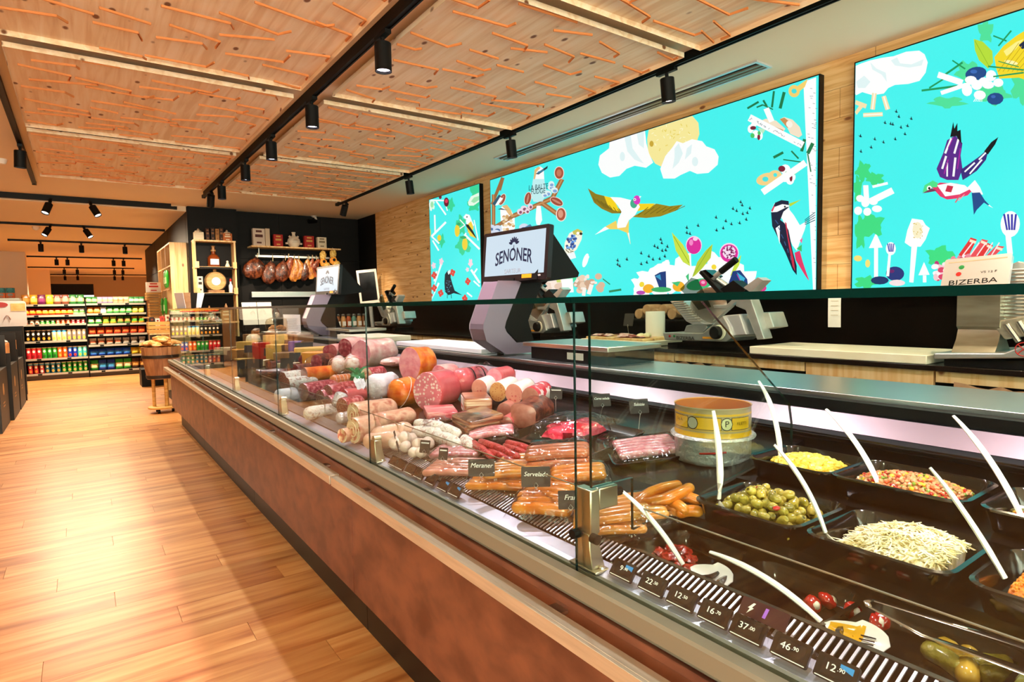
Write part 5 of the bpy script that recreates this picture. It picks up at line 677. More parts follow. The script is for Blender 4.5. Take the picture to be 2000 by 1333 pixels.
# ================================================================ salad pans
PAN = mat('black_melamine', '08080a', .13, spec=.65, coat=.4)
def pan(cx, cy, zb, hx, hy, h, label, rim=.012):
    """black pan with sloping sides and a rolled lip; hx across the counter, hy along it"""
    t = thing('salad_pan', label, 'pan', (cx, cy, zb), 'black salad pans')
    R_ = [(.78, 0, .02), (.86, .004, .03), (.93, h-.006, .035), (1.0, h-.004, .04), (1.0, h, .04), (.945, h+.002, .036), (.915, h-.003, .034), (.84, .009, .03), (.74, .006, .02)]
    B().loft([[(cx+x, cy+y, zb+z) for x, y in rrect(hx*s, hy*s+(hx-hy)*(1-s)*0, min(r, hx*s*.6), 5)] for s, z, r in R_]).build('tray', PAN, t, ang=60)
    return t
pans = {}
for k, a in {'tomato': (1.108, .865, .785, .1, .108, .042, 'shallow black tray of dried tomatoes behind the 9.90 and 22.50 tags'),
             'pepper': (1.108, .632, .785, .1, .112, .042, 'shallow black tray of stuffed red peppers behind the 37.00 tag'),
             'pickle': (1.108, .39, .785, .1, .115, .042, 'shallow black tray of pickles behind the last 12.90 tag'),
             'olive': (1.302, .79, .867, .125, .132, .055, 'deep black pan heaped with green olives'),
             'kraut': (1.302, .515, .867, .125, .132, .055, 'deep black pan heaped with white cabbage salad'),
             'couscous': (1.302, .235, .867, .125, .132, .055, 'deep black pan of orange couscous'),
             'potato': (1.575, .868, .913, .115, .095, .055, 'deep black pan of yellow potato salad beside the round tin'),
             'bean': (1.590, .60, .913, .118, .145, .055, 'deep black pan of bean and barley salad'),
             'mixed': (1.590, .30, .913, .118, .14, .055, 'deep black pan with brown rim next to the bean salad')}.items():
    if k in ('potato',): a = (1.585, .85, .913, .118, .118, .055, a[6])
    pans[k] = (pan(*a), a)
def heap(cx, cy, z, hx, hy, h, n, amp, freq, seed, b=None, mi=0, peak=(0, 0)):
    b = b or B()
    def fn(u, v):
        x, y = (u*2-1), (v*2-1); r = max(abs(x), abs(y)); k = max(0, 1-(max(0, math.hypot(x-peak[0], y-peak[1]))**2)*.75)
        e = 1-max(0, (math.hypot(x*x*abs(x), y*y*abs(y))-.75))*.5
        zz_ = h*k+amp*noise.noise((x*freq, y*freq, seed))+amp*.7*noise.noise((x*freq*2.3, y*freq*2.3, seed+5))
        return (cx+x*hx*e, cy+y*hy*e, z+(zz_ if r < .99 else -.012))
    return b.grid(fn, n, n)
def scatter(cx, cy, z, hx, hy, h, cnt, mk, seed, peak=(0, 0), lift=.004):
    r = random.Random(seed)
    for i in range(cnt):
        x, y = r.uniform(-1, 1), r.uniform(-1, 1)
        if math.hypot(x**3, y**3) > .8: continue
        k = max(0, 1-(math.hypot(x-peak[0], y-peak[1])**2)*.75)
        mk(i, (cx+x*hx, cy+y*hy, z+h*k+lift*r.random()), r)
# olives, each one its own
OL = mat('olive_skin', cols=['7a701c', '9c8c30', 'b4a244'], scale=(60, 60, 60), rough=.22, coat=.5, objvar=.25)
OLB = mat('olive_dark', '5a4a1a', .25, coat=.5)
def make_olive():
    t = thing('olive', 'pitted green olive in the heap of herbed olives', 'olive', group='green olives in the black pan')
    b = B().lathe([(.0035, -.0125), (.0062, -.0125), (.0095, -.007), (.0108, 0), (.0098, .006), (.0065, .0115), (0, .013)], 12, cap0=False); b.build('flesh', OL, t)
    B().lathe([(.0, -.0105), (.0036, -.0118)], 8, cap0=False).build('pit_hole', OLB, t)
    return t
ol = make_olive(); r = random.Random(5); pl = []; cx, cy = 1.302, .79
for layer, (cnt, hz, sc) in enumerate(((70, 0, .97), (46, .018, .78), (26, .034, .55), (9, .048, .3))):
    tries = 0; got = 0
    while got < cnt and tries < 2500:
        tries += 1
        x, y = cx+r.uniform(-.1, .098)*sc, cy+r.uniform(-.112, .108)*sc+.0
        z = .893+hz+r.uniform(-.003, .003)
        if all((x-p[0])**2+(y-p[1])**2+(z-p[2])**2 > .0183**2 for p in pl): pl.append((x, y, z)); got += 1
for i, p in enumerate(pl):
    o = ol if i == 0 else dup(ol)
    o.location = p; o.rotation_euler = (r.uniform(.6, 2.4), r.uniform(0, .5), r.uniform(0, 6.28)); s = r.uniform(.9, 1.12); o.scale = (s, s, s)
RED = mat('pepper_skin', cols=['a01610', 'c8241a'], scale=(40, 40, 40), rough=.15, coat=.8)
for i, (x, y, z) in enumerate(((1.24, .735, .935), (1.34, .84, .936))):
    b = B().ell((x, y, z), (.012, .008, .005), 8, 6, wob=.3, seed=i).build('pepper_piece', RED, label='red pepper piece among the green olives, %s' % ('towards the customer side' if i == 0 else 'near the staff side'), cat='pepper')
# cabbage salad
KR = mat('cabbage', cols=['d2c480', 'e8deac', 'f2ecd0'], scale=(60, 60, 60), rough=.3, coat=.3); KR2 = mat('cabbage_shred', cols=['cdbd74', 'eae0b4', 'f6f0da'], scale=(30, 30, 30), rough=.3, coat=.3)
b = heap(1.305, .51, .895, .098, .105, .045, 36, .007, 7, 3, peak=(.1, -.2))
def shred(i, p, r):
    a = r.uniform(0, 6.28); l = r.uniform(.008, .02); c = Vector(p); d = Vector((math.cos(a)*l, math.sin(a)*l, r.uniform(-.004, .006)))
    b.tube([c-d, c+Vector((0, 0, .004)), c+d], [.0012, .0022, .0012], 5, 1, flat=.6)
scatter(1.305, .51, .895, .094, .1, .045, 900, shred, 4, (.1, -.2))
b.build('cabbage_salad', [KR, KR2], label='heap of pale shredded cabbage salad with caraway in its black pan', cat='salad', kind='stuff')
# couscous
CO = mat('couscous_grain', cols=['c8641c', 'e88c22', 'f2a83c'], scale=(120, 120, 120), rough=.45)
b = heap(1.305, .23, .893, .098, .106, .03, 34, .008, 8, 9)
def crumb(i, p, r): s = r.uniform(.002, .0042); b.ell(p, (s, s, s*.9), 6, 4, 0, wob=.4, seed=i)
scatter(1.305, .23, .893, .095, .1, .03, 1300, crumb, 6)
b.build('couscous_salad', CO, label='orange couscous salad filling its black pan beside the cabbage', cat='salad', kind='stuff')
# potato salad
PO = mat('potato_dice', cols=['d8b838', 'ecd250', 'f4e27a'], scale=(40, 40, 40), rough=.3, coat=.3)
b = heap(1.585, .85, .94, .092, .095, .03, 20, .004, 5, 2)
def dice(i, p, r): s = r.uniform(.006, .011); b.ell(p, (s, s*.9, s*.75), 8, 5, 0, wob=.5, seed=i)
scatter(1.585, .85, .94, .088, .09, .03, 330, dice, 8)
b.build('potato_salad', PO, label='yellow diced potato salad heaped in the pan beside the round tin', cat='salad', kind='stuff')
# bean and barley salad
BE = [mat('barley', cols=['b07a48', 'cf9c68'], scale=(50, 50, 50), rough=.3, coat=.4), mat('kidney_bean', 'd89a6a', .25, coat=.5), mat('pea', '7a9a2c', .3, coat=.4), mat('corn', 'f0c02a', .3, coat=.4), mat('carrot_dice', 'd8541c', .3, coat=.4), RED]
b = heap(1.590, .60, .935, .095, .12, .036, 20, .003, 6, 4)
def bean(i, p, r): s = r.uniform(.0042, .0066); b.ell(p, (s, s*.85, s*.75), 7, 5, r.choice((0, 0, 0, 1, 1, 1, 1, 2, 3, 4, 5)), wob=.3, seed=i)
scatter(1.590, .60, .937, .092, .117, .036, 1000, bean, 12)
b.build('bean_salad', BE, label='bean salad with barley, peas and corn heaped in its black pan', cat='salad', kind='stuff')
b = heap(1.590, .30, .932, .095, .115, .02, 20, .004, 6, 14)
def bean2(i, p, r): s = r.uniform(.006, .011); b.ell(p, (s, s*.85, s*.7), 7, 5, r.choice((1, 2, 2, 3, 4)), wob=.4, seed=i)
MX = [BE[0], mat('mozzarella', 'f4efe0', .35, coat=.3), mat('olive_slice', '6a6a2a', .3), BE[3], RED]
scatter(1.590, .30, .932, .092, .112, .02, 420, bean2, 15)
b.build('mixed_salad', MX, label='mixed salad with white cheese dice in the pan behind the couscous', cat='salad', kind='stuff')
# dried tomatoes, stuffed peppers, pickles
TOM = mat('dried_tomato', cols=['7a0e08', 'a81c10', 'c8321c'], scale=(50, 50, 50), rough=.15, coat=.9, bump=.5, bscale=90)
r = random.Random(2)
for i, (px_, py_) in enumerate(((1345, 1090), (1365, 1088), (1385, 1095), (1350, 1105), (1392, 1108), (1410, 1100), (1402, 1118), (1425, 1112), (1360, 1118), (1440, 1122), (1420, 1128), (1380, 1126))):
    x = 1.07+.11*(py_-1088)/-40+.06+.012*r.random(); y = .945-(px_-1340)*.00145
    b = B().ell((0, 0, 0), (.021, .014, .008), 14, 8, wob=.55, seed=i, freq=26)
    o = b.build('dried_tomato', TOM, label='glossy dried tomato piece lying in oil in the shallow tray', cat='tomato', group='dried tomatoes in the shallow tray')
    o.location = (min(1.16, max(1.06, x-.01)), min(.94, max(.80, y)), .797+.008*(i % 3)); o.rotation_euler = (r.uniform(-.3, .3), r.uniform(-.3, .3), r.uniform(0, 3))
OILM = glassy('oil', 'd8a040', .03, 1.47)
CHZ = mat('cream_cheese', cols=['efe6c8', 'f8f3e0'], scale=(70, 70, 70), rough=.4)
for i, (p, a, lab) in enumerate((((1.128,0.592,0.806), .4, 'leftmost'), ((1.168,0.582,0.806), 1.4, 'second'), ((1.168,0.534,0.806), .2, 'largest'), ((1.172,0.486,0.806), -.5, 'double'), ((1.152,0.491,0.803), .9, 'half hidden'))):
    t = thing('stuffed_pepper', '%s of the red cherry peppers filled with white cheese in the shallow tray' % lab, 'pepper', (min(1.165, p[0]), p[1], .796)); p = (min(1.165, p[0]), p[1], .806)
    c = (p[0], p[1], .807); M = T(*c) @ Euler((.5, -.5, a)).to_matrix().to_4x4()
    B().ell((0, 0, 0), (.0185, .0165, .0135), 14, 10, wob=.16, seed=i, M=M).build('pepper_skin', RED, t)
    B().ell((-.004, -.003, .0065), (.010, .0085, .0085), 10, 7, M=M, wob=.1).build('cheese_filling', CHZ, t)
PICK = mat('pickle_skin', cols=['7d7424', '9a8c34', 'b0a04a'], scale=(40, 40, 40), rough=.25, coat=.6, bump=.3, bscale=120, objvar=.15); ON = mat('pickled_onion', cols=['b8902c', 'd6ae48'], scale=(20, 60, 60), rough=.2, coat=.6)
for i, (p, rr, l, a, m, lab) in enumerate((((1.119,0.365,0.8), .017, .055, 1.2, PICK, 'thick grey-green gherkin at the tray corner by the rail'), ((1.115,0.336,0.803), .017, .03, .3, ON, 'plump yellow pickle in the middle of the pickle tray'), ((1.176,0.33,0.8), .012, .07, -.7, PICK, 'long green gherkin across the pickle tray'),
                                        ((1.284,0.347,0.803), .016, .02, .4, ON, 'round yellow pickle under the tongs'), ((1.245,0.373,0.8), .014, .03, .9, ON, 'small yellow pickle behind the tongs'), ((1.147,0.295,0.803), .015, .05, -.9, PICK, 'green gherkin at the near end of the tray'))):
    c = Vector((min(1.16, max(1.06, p[0])), p[1], .806)); d = Vector((math.cos(a), math.sin(a), .05))*l/2
    b = B().sausage([c-d, c+Vector((0, 0, .003)), c+d], rr, 12, wob=.12); b.build('pickle', m, label=lab, cat='pickle')
# ---------------------------------------------------------------- white ladles and the tongs
LAD = mat('white_melamine', 'f4f1ea', .25, coat=.3)
def ladle(tip, mid, neck, bowl, label, forked=False, br=(.036, .027), up=(0, 0, 1), oil=False):
    t = thing('serving_spoon', label, 'spoon', neck, 'white serving spoons')
    P = [Vector(p) for p in (tip, mid, neck)]; pts = []
    for k in range(11):
        s = k/10; pts.append(P[0]*(1-s)**2+P[1]*2*s*(1-s)+P[2]*s*s)
    B().tube(pts, [.0045+.0035*min(1, k/3)-.0012*(k > 8) for k in range(11)], 8, flat=.6).build('handle', LAD, t)
    n, bo = Vector(neck), Vector(bowl); d = (bo-n).normalized(); u = Vector(up); u = (u-d*u.dot(d)).normalized(); s = d.cross(u)
    b = B()
    def fn(uu, vv):
        a = (uu*2-1); w = vv*2-1
        wd = math.sqrt(max(0, 1-a*a))*(.75+.25*a if a < 0 else 1)
        q = bo+d*(a*br[0])+s*(w*wd*br[1])-u*(.010*(1-a*a)*(1-w*w))
        return q
    b.grid(fn, 14, 8); b2 = B().grid(lambda a, c: fn(a, c)-u*.0016, 14, 8); k = len(b.v); b.v += b2.v; b.f += [[i+k for i in reversed(f)] for f in b2.f]; b.m += b2.m; b.c += b2.c
    bw = b.build('bowl', LAD, t)
    if forked:
        for j in (-1, 0, 1): B().tube([bo+d*.004+s*(j*.0075)-u*.0085, bo+d*.028+s*(j*.007)-u*.004], .0011, 6).build('slot', BLACK, bw)
    if oil:
        B().ell(bo-d*.006-u*.0075, (.001, .001, .001), 6, 4).build('drip', mat('yellow_oil', 'e0a81c', .1, coat=.6), bw)
        b = B(); b.grid(lambda a, c: fn(.08+.5*a, .12+.76*c)+u*.0009, 8, 6); b.build('oil_film', MATS['yellow_oil'], bw)
ladle((1.235,0.896,1.133), (1.215,0.855,1.023), (1.215,0.865,0.928), (1.225, .86, .905), 'white spoon standing upright in the olive pan', br=(.02, .02))
ladle((1.6,1.006,1.162), (1.58,0.933,1.091), (1.56,0.911,0.95), (1.575, .90, .945), 'white spoon standing in the yellow potato salad', br=(.02, .02))
ladle((1.19,0.711,1.09), (1.21,0.645,1.023), (1.22,0.615,0.921), (1.235,0.598,0.899), 'white spoon resting in the cabbage salad', br=(.03, .022))
ladle((1.6,0.809,1.105), (1.56,0.704,1.047), (1.53,0.645,0.95), (1.55, .685, .955), 'white spoon standing in the bean salad', br=(.02, .018))
ladle((1.62,0.529,1.125), (1.6,0.447,1.052), (1.56,0.384,0.94), (1.57, .27, .935), 'white spoon standing in the mixed salad with the cheese dice', br=(.02, .018))
ladle((1.25,0.442,1.087), (1.27,0.389,1.015), (1.27,0.333,0.914), (1.29, .2, .905), 'white spoon standing in the orange couscous', br=(.018, .018))
ladle((1,0.982,0.966), (1.03,0.9,0.916), (1.045,0.835,0.824), (1.05,0.767,0.826), 'white spoon over the tray of dried tomatoes', up=(-.6, -.3, 1), br=(.05, .032))
ladle((1.03,0.754,0.883), (1.03,0.626,0.89), (1.04,0.53,0.828), (1.045,0.473,0.829), 'white slotted spoon with yellow oil over the stuffed peppers', True, (.052, .032), (-.5, -.2, 1), True)
t = thing('salad_tongs', 'steel salad tongs lying over the pickle tray', 'tongs', (1.1, .4, .83))
TN = mat('polished_tongs', 'c9c2b8', .18, 1.0)
for nm, a in (('arm', ((1.126,0.484,0.86), (1.141,0.388,0.86), (1.164,0.304,0.855), (1.18,0.258,0.85))), ('arm', ((1.108,0.48,0.855), (1.089,0.391,0.85), (1.124,0.332,0.835), (1.138,0.242,0.83)))):
    pts = [Vector(p) for p in a]; fine = []
    for i in range(len(pts)-1):
        for k in range(4): fine.append(pts[i].lerp(pts[i+1], k/4))
    fine.append(pts[-1]); n_ = len(fine)
    B().tube(fine, [.005+.010*(i/n_)**1.5 for i in range(n_)], 8, flat=.22).build(nm, TN, t)
B().tube([Vector((1.126,0.484,0.86)), Vector((1.11,0.485,0.86)), Vector((1.106,0.479,0.855))], .006, 8, flat=.4).build('bend', TN, t)

# ================================================================ meat on the sloped deck
def meat(name, a, b_, c_=None, sc=(50, 50, 50), rough=.28, coat=.5, bump=.25, knots=None, bs=70, **k):
    return mat(name, cols=[a, b_]+([c_] if c_ else []), scale=sc, rough=rough, coat=coat, bump=bump, bscale=bs, knots=knots, sss=0, **k)
M_PINK = meat('cooked_ham', 'd8788a', 'e694a0', 'eea8ac', (25, 25, 25)); M_MORT = meat('mortadella_face', 'd87484', 'e48492', sc=(20, 20, 20), bump=0, knots=((62, 62, 62), .36, 'f6dcd6'))
M_SKINP = meat('pink_casing', 'c8505a', 'd86a6c', sc=(9, 9, 9)); M_ORANGE = meat('orange_rind', 'd8541c', 'ee7a2a', 'f49a48', (18, 18, 18)); M_BROWN = meat('smoked_crust', '3c1a14', '6b3226', '8a4a38', (35, 35, 35), .35)
M_CUTB = meat('roast_face', 'a86456', 'bf8070', sc=(40, 40, 40), bump=.05); M_HAMDK = meat('cured_face', '8a2f3a', 'a8444c', 'c88a86', (30, 30, 30)); M_HAM = meat('ham_rind', 'd88a8a', 'eab4ac', 'f4d0c8', (16, 16, 16))
M_WHITEC = meat('white_casing', 'ede2da', 'f8f0ea', sc=(20, 20, 20), bump=.1); M_SAUSF1 = meat('lyoner_face', 'd88a7a', 'e6a894', sc=(20, 20, 20), bump=0, knots=((60, 60, 60), .28, 'c85a5e')); M_SAUSF2 = meat('pate_face', 'd89a62', 'e6b078', sc=(20, 20, 20), bump=0, knots=((110, 110, 110), .3, 'b8643c'))
M_PAN = meat('pancetta_face', 'c06a5a', 'e8c8a8', 'f0dcc0', (40, 40, 40), bump=.05, lo=.42, hi=.58); M_PANS = meat('pancetta_skin', 'd4907c', 'e8b8a0', 'c07060', (18, 30, 18))
M_SAL = meat('salami_red', '8a2430', 'b84450', 'd8888c', (70, 70, 70)); M_SALW = meat('moulded_salami', 'd8cdc4', 'f0e8e2', 'b89088', (45, 45, 45), .7, 0, .6, bs=110); M_SALF = meat('salami_face', '7a2a28', 'b0625a', 'd8a898', (110, 110, 110), bump=.05)
M_WIEN = meat('wiener_skin', 'd06a14', 'e08224', 'ea9a38', (14, 14, 14), bump=.04); M_WIENP = meat('pale_wiener', 'd47c24', 'e29238', 'ecaa50', (14, 14, 14), bump=.04); M_RAW = meat('raw_bratwurst', 'd0707c', 'e49aa0', 'f0bcbc', (60, 60, 60), bump=.1)
M_KAM = meat('red_kaminwurz', '9a1a22', 'c03038', 'd0484a', (60, 60, 60), bump=.7, bs=120); M_RAWB = meat('raw_beef', 'b01430', 'd02a48', 'e85a70', (20, 14, 20), .12, .9); M_SPECK = meat('speck_layers', '5a2a1c', 'a05a3c', 'e8c8a4', (4, 4, 90), bump=.1, lo=.3, hi=.7)
M_SPECKT = meat('speck_top', '3c2a2c', '7a5a50', 'a88a6a', (9, 14, 9), .12, .9); M_PAPER = mat('waxed_paper', cols=['d8d4dc', 'eeeaf0'], scale=(12, 12, 12), rough=.5, bump=.9, bscale=18); M_GREEN = mat('green_foil', '0f8a5a', .2, .35, bump=.9, bscale=40, coat=.5)
M_FOIL = mat('crinkled_foil', 'dcd4d8', .22, .35, bump=1., bscale=55); M_CHW = mat('white_label', 'f4f0f2', .5)
def loaf(name, label, p, ax, ln, r, ms, flat=1., wob=.06, taper=1., cat='sausage', group=None, face=True, n=20, face_bulge=.0):
    """a cut piece: p = centre of the cut face, ax = direction of the body"""
    p = Vector(p); ax = Vector(ax).normalized(); side = ax.cross(Vector((0, 0, 1))).normalized(); up = side.cross(ax)
    t = thing(name, label, cat, (p.x, p.y, p.z-r*flat), group)
    def ring(s, k): return [p+ax*s+side*(math.cos(2*PI*i/n)*r*k*(1+wob*noise.noise((math.cos(2*PI*i/n)*1.3, s*9, math.sin(2*PI*i/n)*1.3+p.y*7))))+up*(math.sin(2*PI*i/n)*r*k*flat*(1+wob*noise.noise((math.cos(2*PI*i/n)*1.3, s*9, math.sin(2*PI*i/n)*1.3+p.y*7)))) for i in range(n)]
    rs = [ring(0, .97), ring(.004, 1)]; m = 7
    for i in range(1, m+1): s = i/m; rs.append(ring(ln*(1-.22)*s, 1+(taper-1)*s))
    for i in range(1, 5): a = i/4*PI/2; rs.append(ring(ln*.78+ln*.22*math.sin(a), taper*max(.06, math.cos(a))))
    if face:
        B().loft(rs, cap0=False).build('body', ms[0], t, ang=60)
        B().loft([ring(.0, .97), ring(-.002-face_bulge, .5)], cap0=False).build('cut_face', ms[1], t, ang=60)
    else:
        for i in range(1, 4): a = i/3*PI/2; rs.insert(0, ring(-.2*ln*math.sin(a), max(.06, math.cos(a))))
        B().loft(rs).build('body', ms[0], t, ang=60)
    return t
def film_over(t, c, hx, hy, h, rz=0., name='film'):
    M = T(*c) @ RZ(rz)
    def fn(u, v):
        x, y = u*2-1, v*2-1; e = max(0, (1-abs(x)**3))*max(0, 1-abs(y)**3)
        return M @ Vector((x*hx+.006*noise.noise((y*4, x, c[0]*9)), y*hy, .002+h*e**.35+.004*noise.noise((x*4+c[0]*7, y*4, 1))*(.3+e)))
    return B().grid(fn, 12, 12).build(name, FILM, t, ang=70)
XA = (1, .12, .03)
loaf('mortadella', 'large mortadella with white-flecked pink cut face', (1.349,2.605,0.982), (.9, .42, 0), .20, .088, (M_SKINP, M_MORT), flat=1.1, wob=.02)
loaf('cooked_ham', 'half cooked ham with pink cut face and orange rind', (1.44,2.976,1.083), (.9, .4, -.05), .17, .078, (M_ORANGE, M_PINK), flat=1.2, cat='ham')
t = loaf('big_ham', 'biggest pale pink boned ham on top of the pile', (1.524,3.886,1.082), (.95, .35, 0), .30, .098, (M_HAM, M_PINK), flat=.95, wob=.16, cat='ham')
B().ell((1.569,3.456,1.059), (.09, .06, .028), 14, 8, wob=.25).build('trimmed_flap', M_HAM, t)
loaf('cured_ham', 'dark red cut cured ham behind the big pink ham', (1.572,4.315,1.1), (.9, .45, .05), .19, .07, (M_HAM, M_HAMDK), wob=.12, cat='ham')
loaf('cured_ham', 'dark red cut cured ham at the cheese end of the ham pile', (1.507,4.463,1.069), (.8, .6, .0), .19, .066, (M_HAM, M_HAMDK), flat=.85, wob=.15, cat='ham')
loaf('smoked_ham', 'long brown smoked ham lying towards the cheeses', (1.406,4.795,0.993), (.9, .6, .05), .30, .045, (M_BROWN, M_HAMDK), wob=.25, cat='ham')
loaf('orange_ham_roll', 'small orange ham roll with pale cut face among wrapped salami', (1.209,4.114,0.946), (.95, .15, 0), .24, .052, (M_ORANGE, M_CUTB), cat='ham')
t = loaf('orange_ham_ball', 'round shiny orange ham tied with string beside the mortadella', (1.3,2.838,0.956), (.9, .3, 0), .13, .072, (M_ORANGE, M_ORANGE), wob=.14, cat='ham', face=False)
B().tube([Vector((1.3,2.838,0.956))+Vector((.07*math.cos(a)*.5+.03, -.075*abs(math.sin(a)), .078*math.cos(a))) for a in [i*PI/12 for i in range(13)]], .0016, 5).build('string', M_WHITEC, t)
for i, (p, lab) in enumerate((((1.438,4.078,0.998), 'white netted rolled meat at the cheese side of the green bag'), ((1.477,3.91,1.014), 'white netted rolled meat right behind the green bag'))):
    t = loaf('netted_roll', lab, p, (.3, .9, .1), .14, .05, (meat('netted_skin', 'd8a89a', 'ecd6cc', 'f4e6de', (40, 40, 40)), M_PINK), flat=1.05, wob=.16, cat='meat', face=False)
    for j in range(4): B().tube([Vector(p)+Vector((.05*math.cos(a), -.012+.028*j, .052*math.sin(a))) for a in [k*PI/8 for k in range(17)]], .0015, 5).build('net_string', M_PAN, t)
t = thing('green_bag', 'shiny green foil bag of meat with red seal', 'bag', (1.331,3.456,0.891))
p = Vector((1.338,3.467,0.957)); B().ell(p, (.05, .055, .065), 14, 12, wob=.5, freq=22).build('foil_bag', M_GREEN, t); B().ell(p+Vector((-.02, -.05, .012)), (.02, .006, .008), 10, 6).build('red_seal', mat('red_print', 'b8201c', .4), t)
for q in (-.03, .03): B().loft([[p+Vector((q*.6, 0, .05))+Vector((math.cos(a)*.012, math.sin(a)*.006, 0)) for a in (0, 1.6, 3.1, 4.7)], [p+Vector((q*1.9, 0, .082))+Vector((math.cos(a)*.024, math.sin(a)*.006, 0)) for a in (0, 1.6, 3.1, 4.7)]]).build('twisted_ear', M_GREEN, t)
t = loaf('paper_wrapped_cheese', 'bundle wrapped in crumpled white printed paper', (1.3,3.122,0.956), (.8, .5, 0), .16, .07, (M_PAPER, M_PAPER), wob=.3, cat='package', flat=1.0, face=False)
p = Vector((1.303,3.171,0.977)); B().lathe([(0, .004), (.026, .003), (.028, 0)], 16, M=frame(p+Vector((-.02, -.035, .01)), (.8, -.5, 0), (0, 0, 1))).build('round_label', M_CHW, t); B().box((-.012, -.009, .0045), (.012, .0, .006), M=frame(p+Vector((-.02, -.035, .01)), (.8, -.5, 0), (0, 0, 1))).build('red_stamp', MATS['red_print'], t)
for q in (-1, 1): B().grid(lambda u, v: p+Vector((.0+q*.07+(u-.5)*.06, -.03+.05*v, .0+.05*(v-.5)+.03*noise.noise((u*3, v*3, q)))), 6, 6).build('paper_fold', M_PAPER, t)
t = loaf('tied_roast', 'small roast in white string net below the orange ham roll', (1.28,3.733,0.928), (.95, .2, 0), .13, .045, (meat('roast_orange', 'b85a34', 'd88a54'), M_CUTB), cat='meat', wob=.12, face=False)
for j in range(5): B().tube([Vector((1.28,3.733,0.928))+Vector((.005+.024*j, .046*math.cos(a), .047*math.sin(a))) for a in [k*PI/8 for k in range(17)]], .0014, 5).build('net_string', M_WHITEC, t)
t = loaf('pink_sausage', 'thick pink boiled sausage in printed clear casing behind the mortadella', (1.559,2.637,1.012), (.9, .45, 0), .22, .066, (M_SKINP, M_PINK), wob=.05, face=False)
for j in range(2): B().tube([Vector((1.559,2.637,1.012))+Vector((.05+.06*j, .0, 0))+Vector((0, .067*math.cos(a), .067*math.sin(a))) for a in [k*PI/10 for k in range(3, 12)]], .004, 6, flat=.3).build('black_print', BLACK, t)
B().ell(Vector((1.676,2.601,1.066)), (.06, .03, .035), 10, 8, wob=.7, freq=30).build('twisted_film', FILM, t)
for i, (p, m, lab) in enumerate((((1.508,2.384,1.004), M_SAUSF1, 'white-cased sausage with coarse pink face, beside the mortadella'), ((1.521,2.249,1.003), M_SAUSF2, 'white-cased sausage with orange-brown spread face, second of the row'),
                               ((1.532,2.138,1.005), M_SAUSF1, 'white-cased sausage with pink face, third of the row'), ((1.527,2.012,1.002), M_CUTB, 'red-printed sausage with smooth beige face at the end of the row'))):
    t = loaf('white_sausage', lab, p, (.85, .5, .05), .19, .042, (M_WHITEC if i < 3 else meat('red_white_casing', 'c8283c', 'f0e4e4', sc=(18, 18, 18), lo=.47, hi=.53), m), flat=1.12, wob=.03, group='row of white sausages')
# pastrami and beef
t = loaf('pastrami', 'dark-crusted roast pastrami with brown cut face', (1.418,1.918,0.955), (.85, .5, .02), .23, .062, (M_BROWN, M_CUTB), flat=.85, wob=.2, cat='meat', face_bulge=.004)
t = thing('raw_beef', 'bright red raw beef slab in clear vacuum film', 'meat', (1.432,1.633,0.907))
B().ell((1.442,1.638,0.939), (.12, .085, .034), 20, 10, wob=.35, M=None).build('beef', M_RAWB, t); film_over(t, Vector((1.472,1.672,0.918)), .15, .12, .07, .3)
t = thing('black_meat_tray', 'black tray under the raw beef and bratwurst', 'tray', (1.382,1.498,0.899))
c = Vector((1.391,1.56,0.901)); c = Vector((1.42, 1.62, .908)); sl = RY(-math.atan(.16))
B().loft([[T(*c) @ sl @ Vector((x, y, z)) for x, y in rrect(.15*s, .22*s, .02, 4)] for s, z in ((.9, 0), (1, .022), (1, .025), (.97, .025), (.88, .004))]).build('tray', PAN, t, ang=60)
# speck and bacon
for i, (p, dz, lab) in enumerate((((1.297,2.071,0.897), 0, 'lowest dark bacon slab in the vacuum packed stack'), ((1.285,2.061,0.922), 0, 'middle streaky bacon slab in the vacuum packed stack'), ((1.282,2.047,0.947), 0, 'topmost streaky bacon slab with oily film glare'))):
    t = thing('bacon_slab', lab, 'bacon', (p[0], p[1], p[2]-.012), 'stacked bacon slabs')
    M = T(*p) @ RZ(-.35+.1*i) @ RY(-.14)
    B().loft([[(x, y, z) for x, y in rrect(.075*s, .10*s, .012, 3)] for s, z in ((.97, -.012), (1, -.006), (1, .008), (.97, .012))], M=M).build('slab', M_SPECK, t)
    B().loft([[(x, y, z) for x, y in rrect(.073*s, .098*s, .012, 3)] for s, z in ((1, .0122), (.95, .015))], M=M, cap0=False).build('glossy_top', M_SPECKT, t)
t = thing('pink_bacon_slab', 'flat pink bacon slab in film in front of the mortadella', 'bacon', (1.356,2.5,0.895)); M = T(*(1.321,2.426,0.909)) @ RZ(-.4)
B().loft([[(x, y, z) for x, y in rrect(.07*s, .11*s, .012, 3)] for s, z in ((.97, -.018), (1, -.01), (1, .012), (.97, .018))], M=M).build('slab', meat('pink_bacon', 'd04858', 'e88a8c', 'f4c8bc', (8, 30, 50)), t)
t = thing('labelled_speck', 'brown speck piece with large white label standing behind the bacon', 'speck', (1.481,2.35,0.915)); M = T(*(1.42,2.274,0.955)) @ RZ(-.45)
B().loft([[(x, y, z) for x, y in rrect(.06*s, .10*s, .012, 3)] for s, z in ((.95, -.045), (1, -.03), (1, .03), (.92, .042))], M=M).build('speck', M_SPECK, t)
B().box((-.0625, -.04, -.02), (-.0605, .05, .038), M=M).build('white_label', M_CHW, t); B().box((-.0635, -.03, -.008), (-.0624, .03, .004), M=M).build('red_lettering_bar', MATS['red_print'], t)
loaf('pate_loaf', 'brown pate loaf end beside the labelled speck', (1.462,2.113,0.942), (.8, .6, 0), .12, .035, (M_CUTB, M_CUTB), cat='meat')
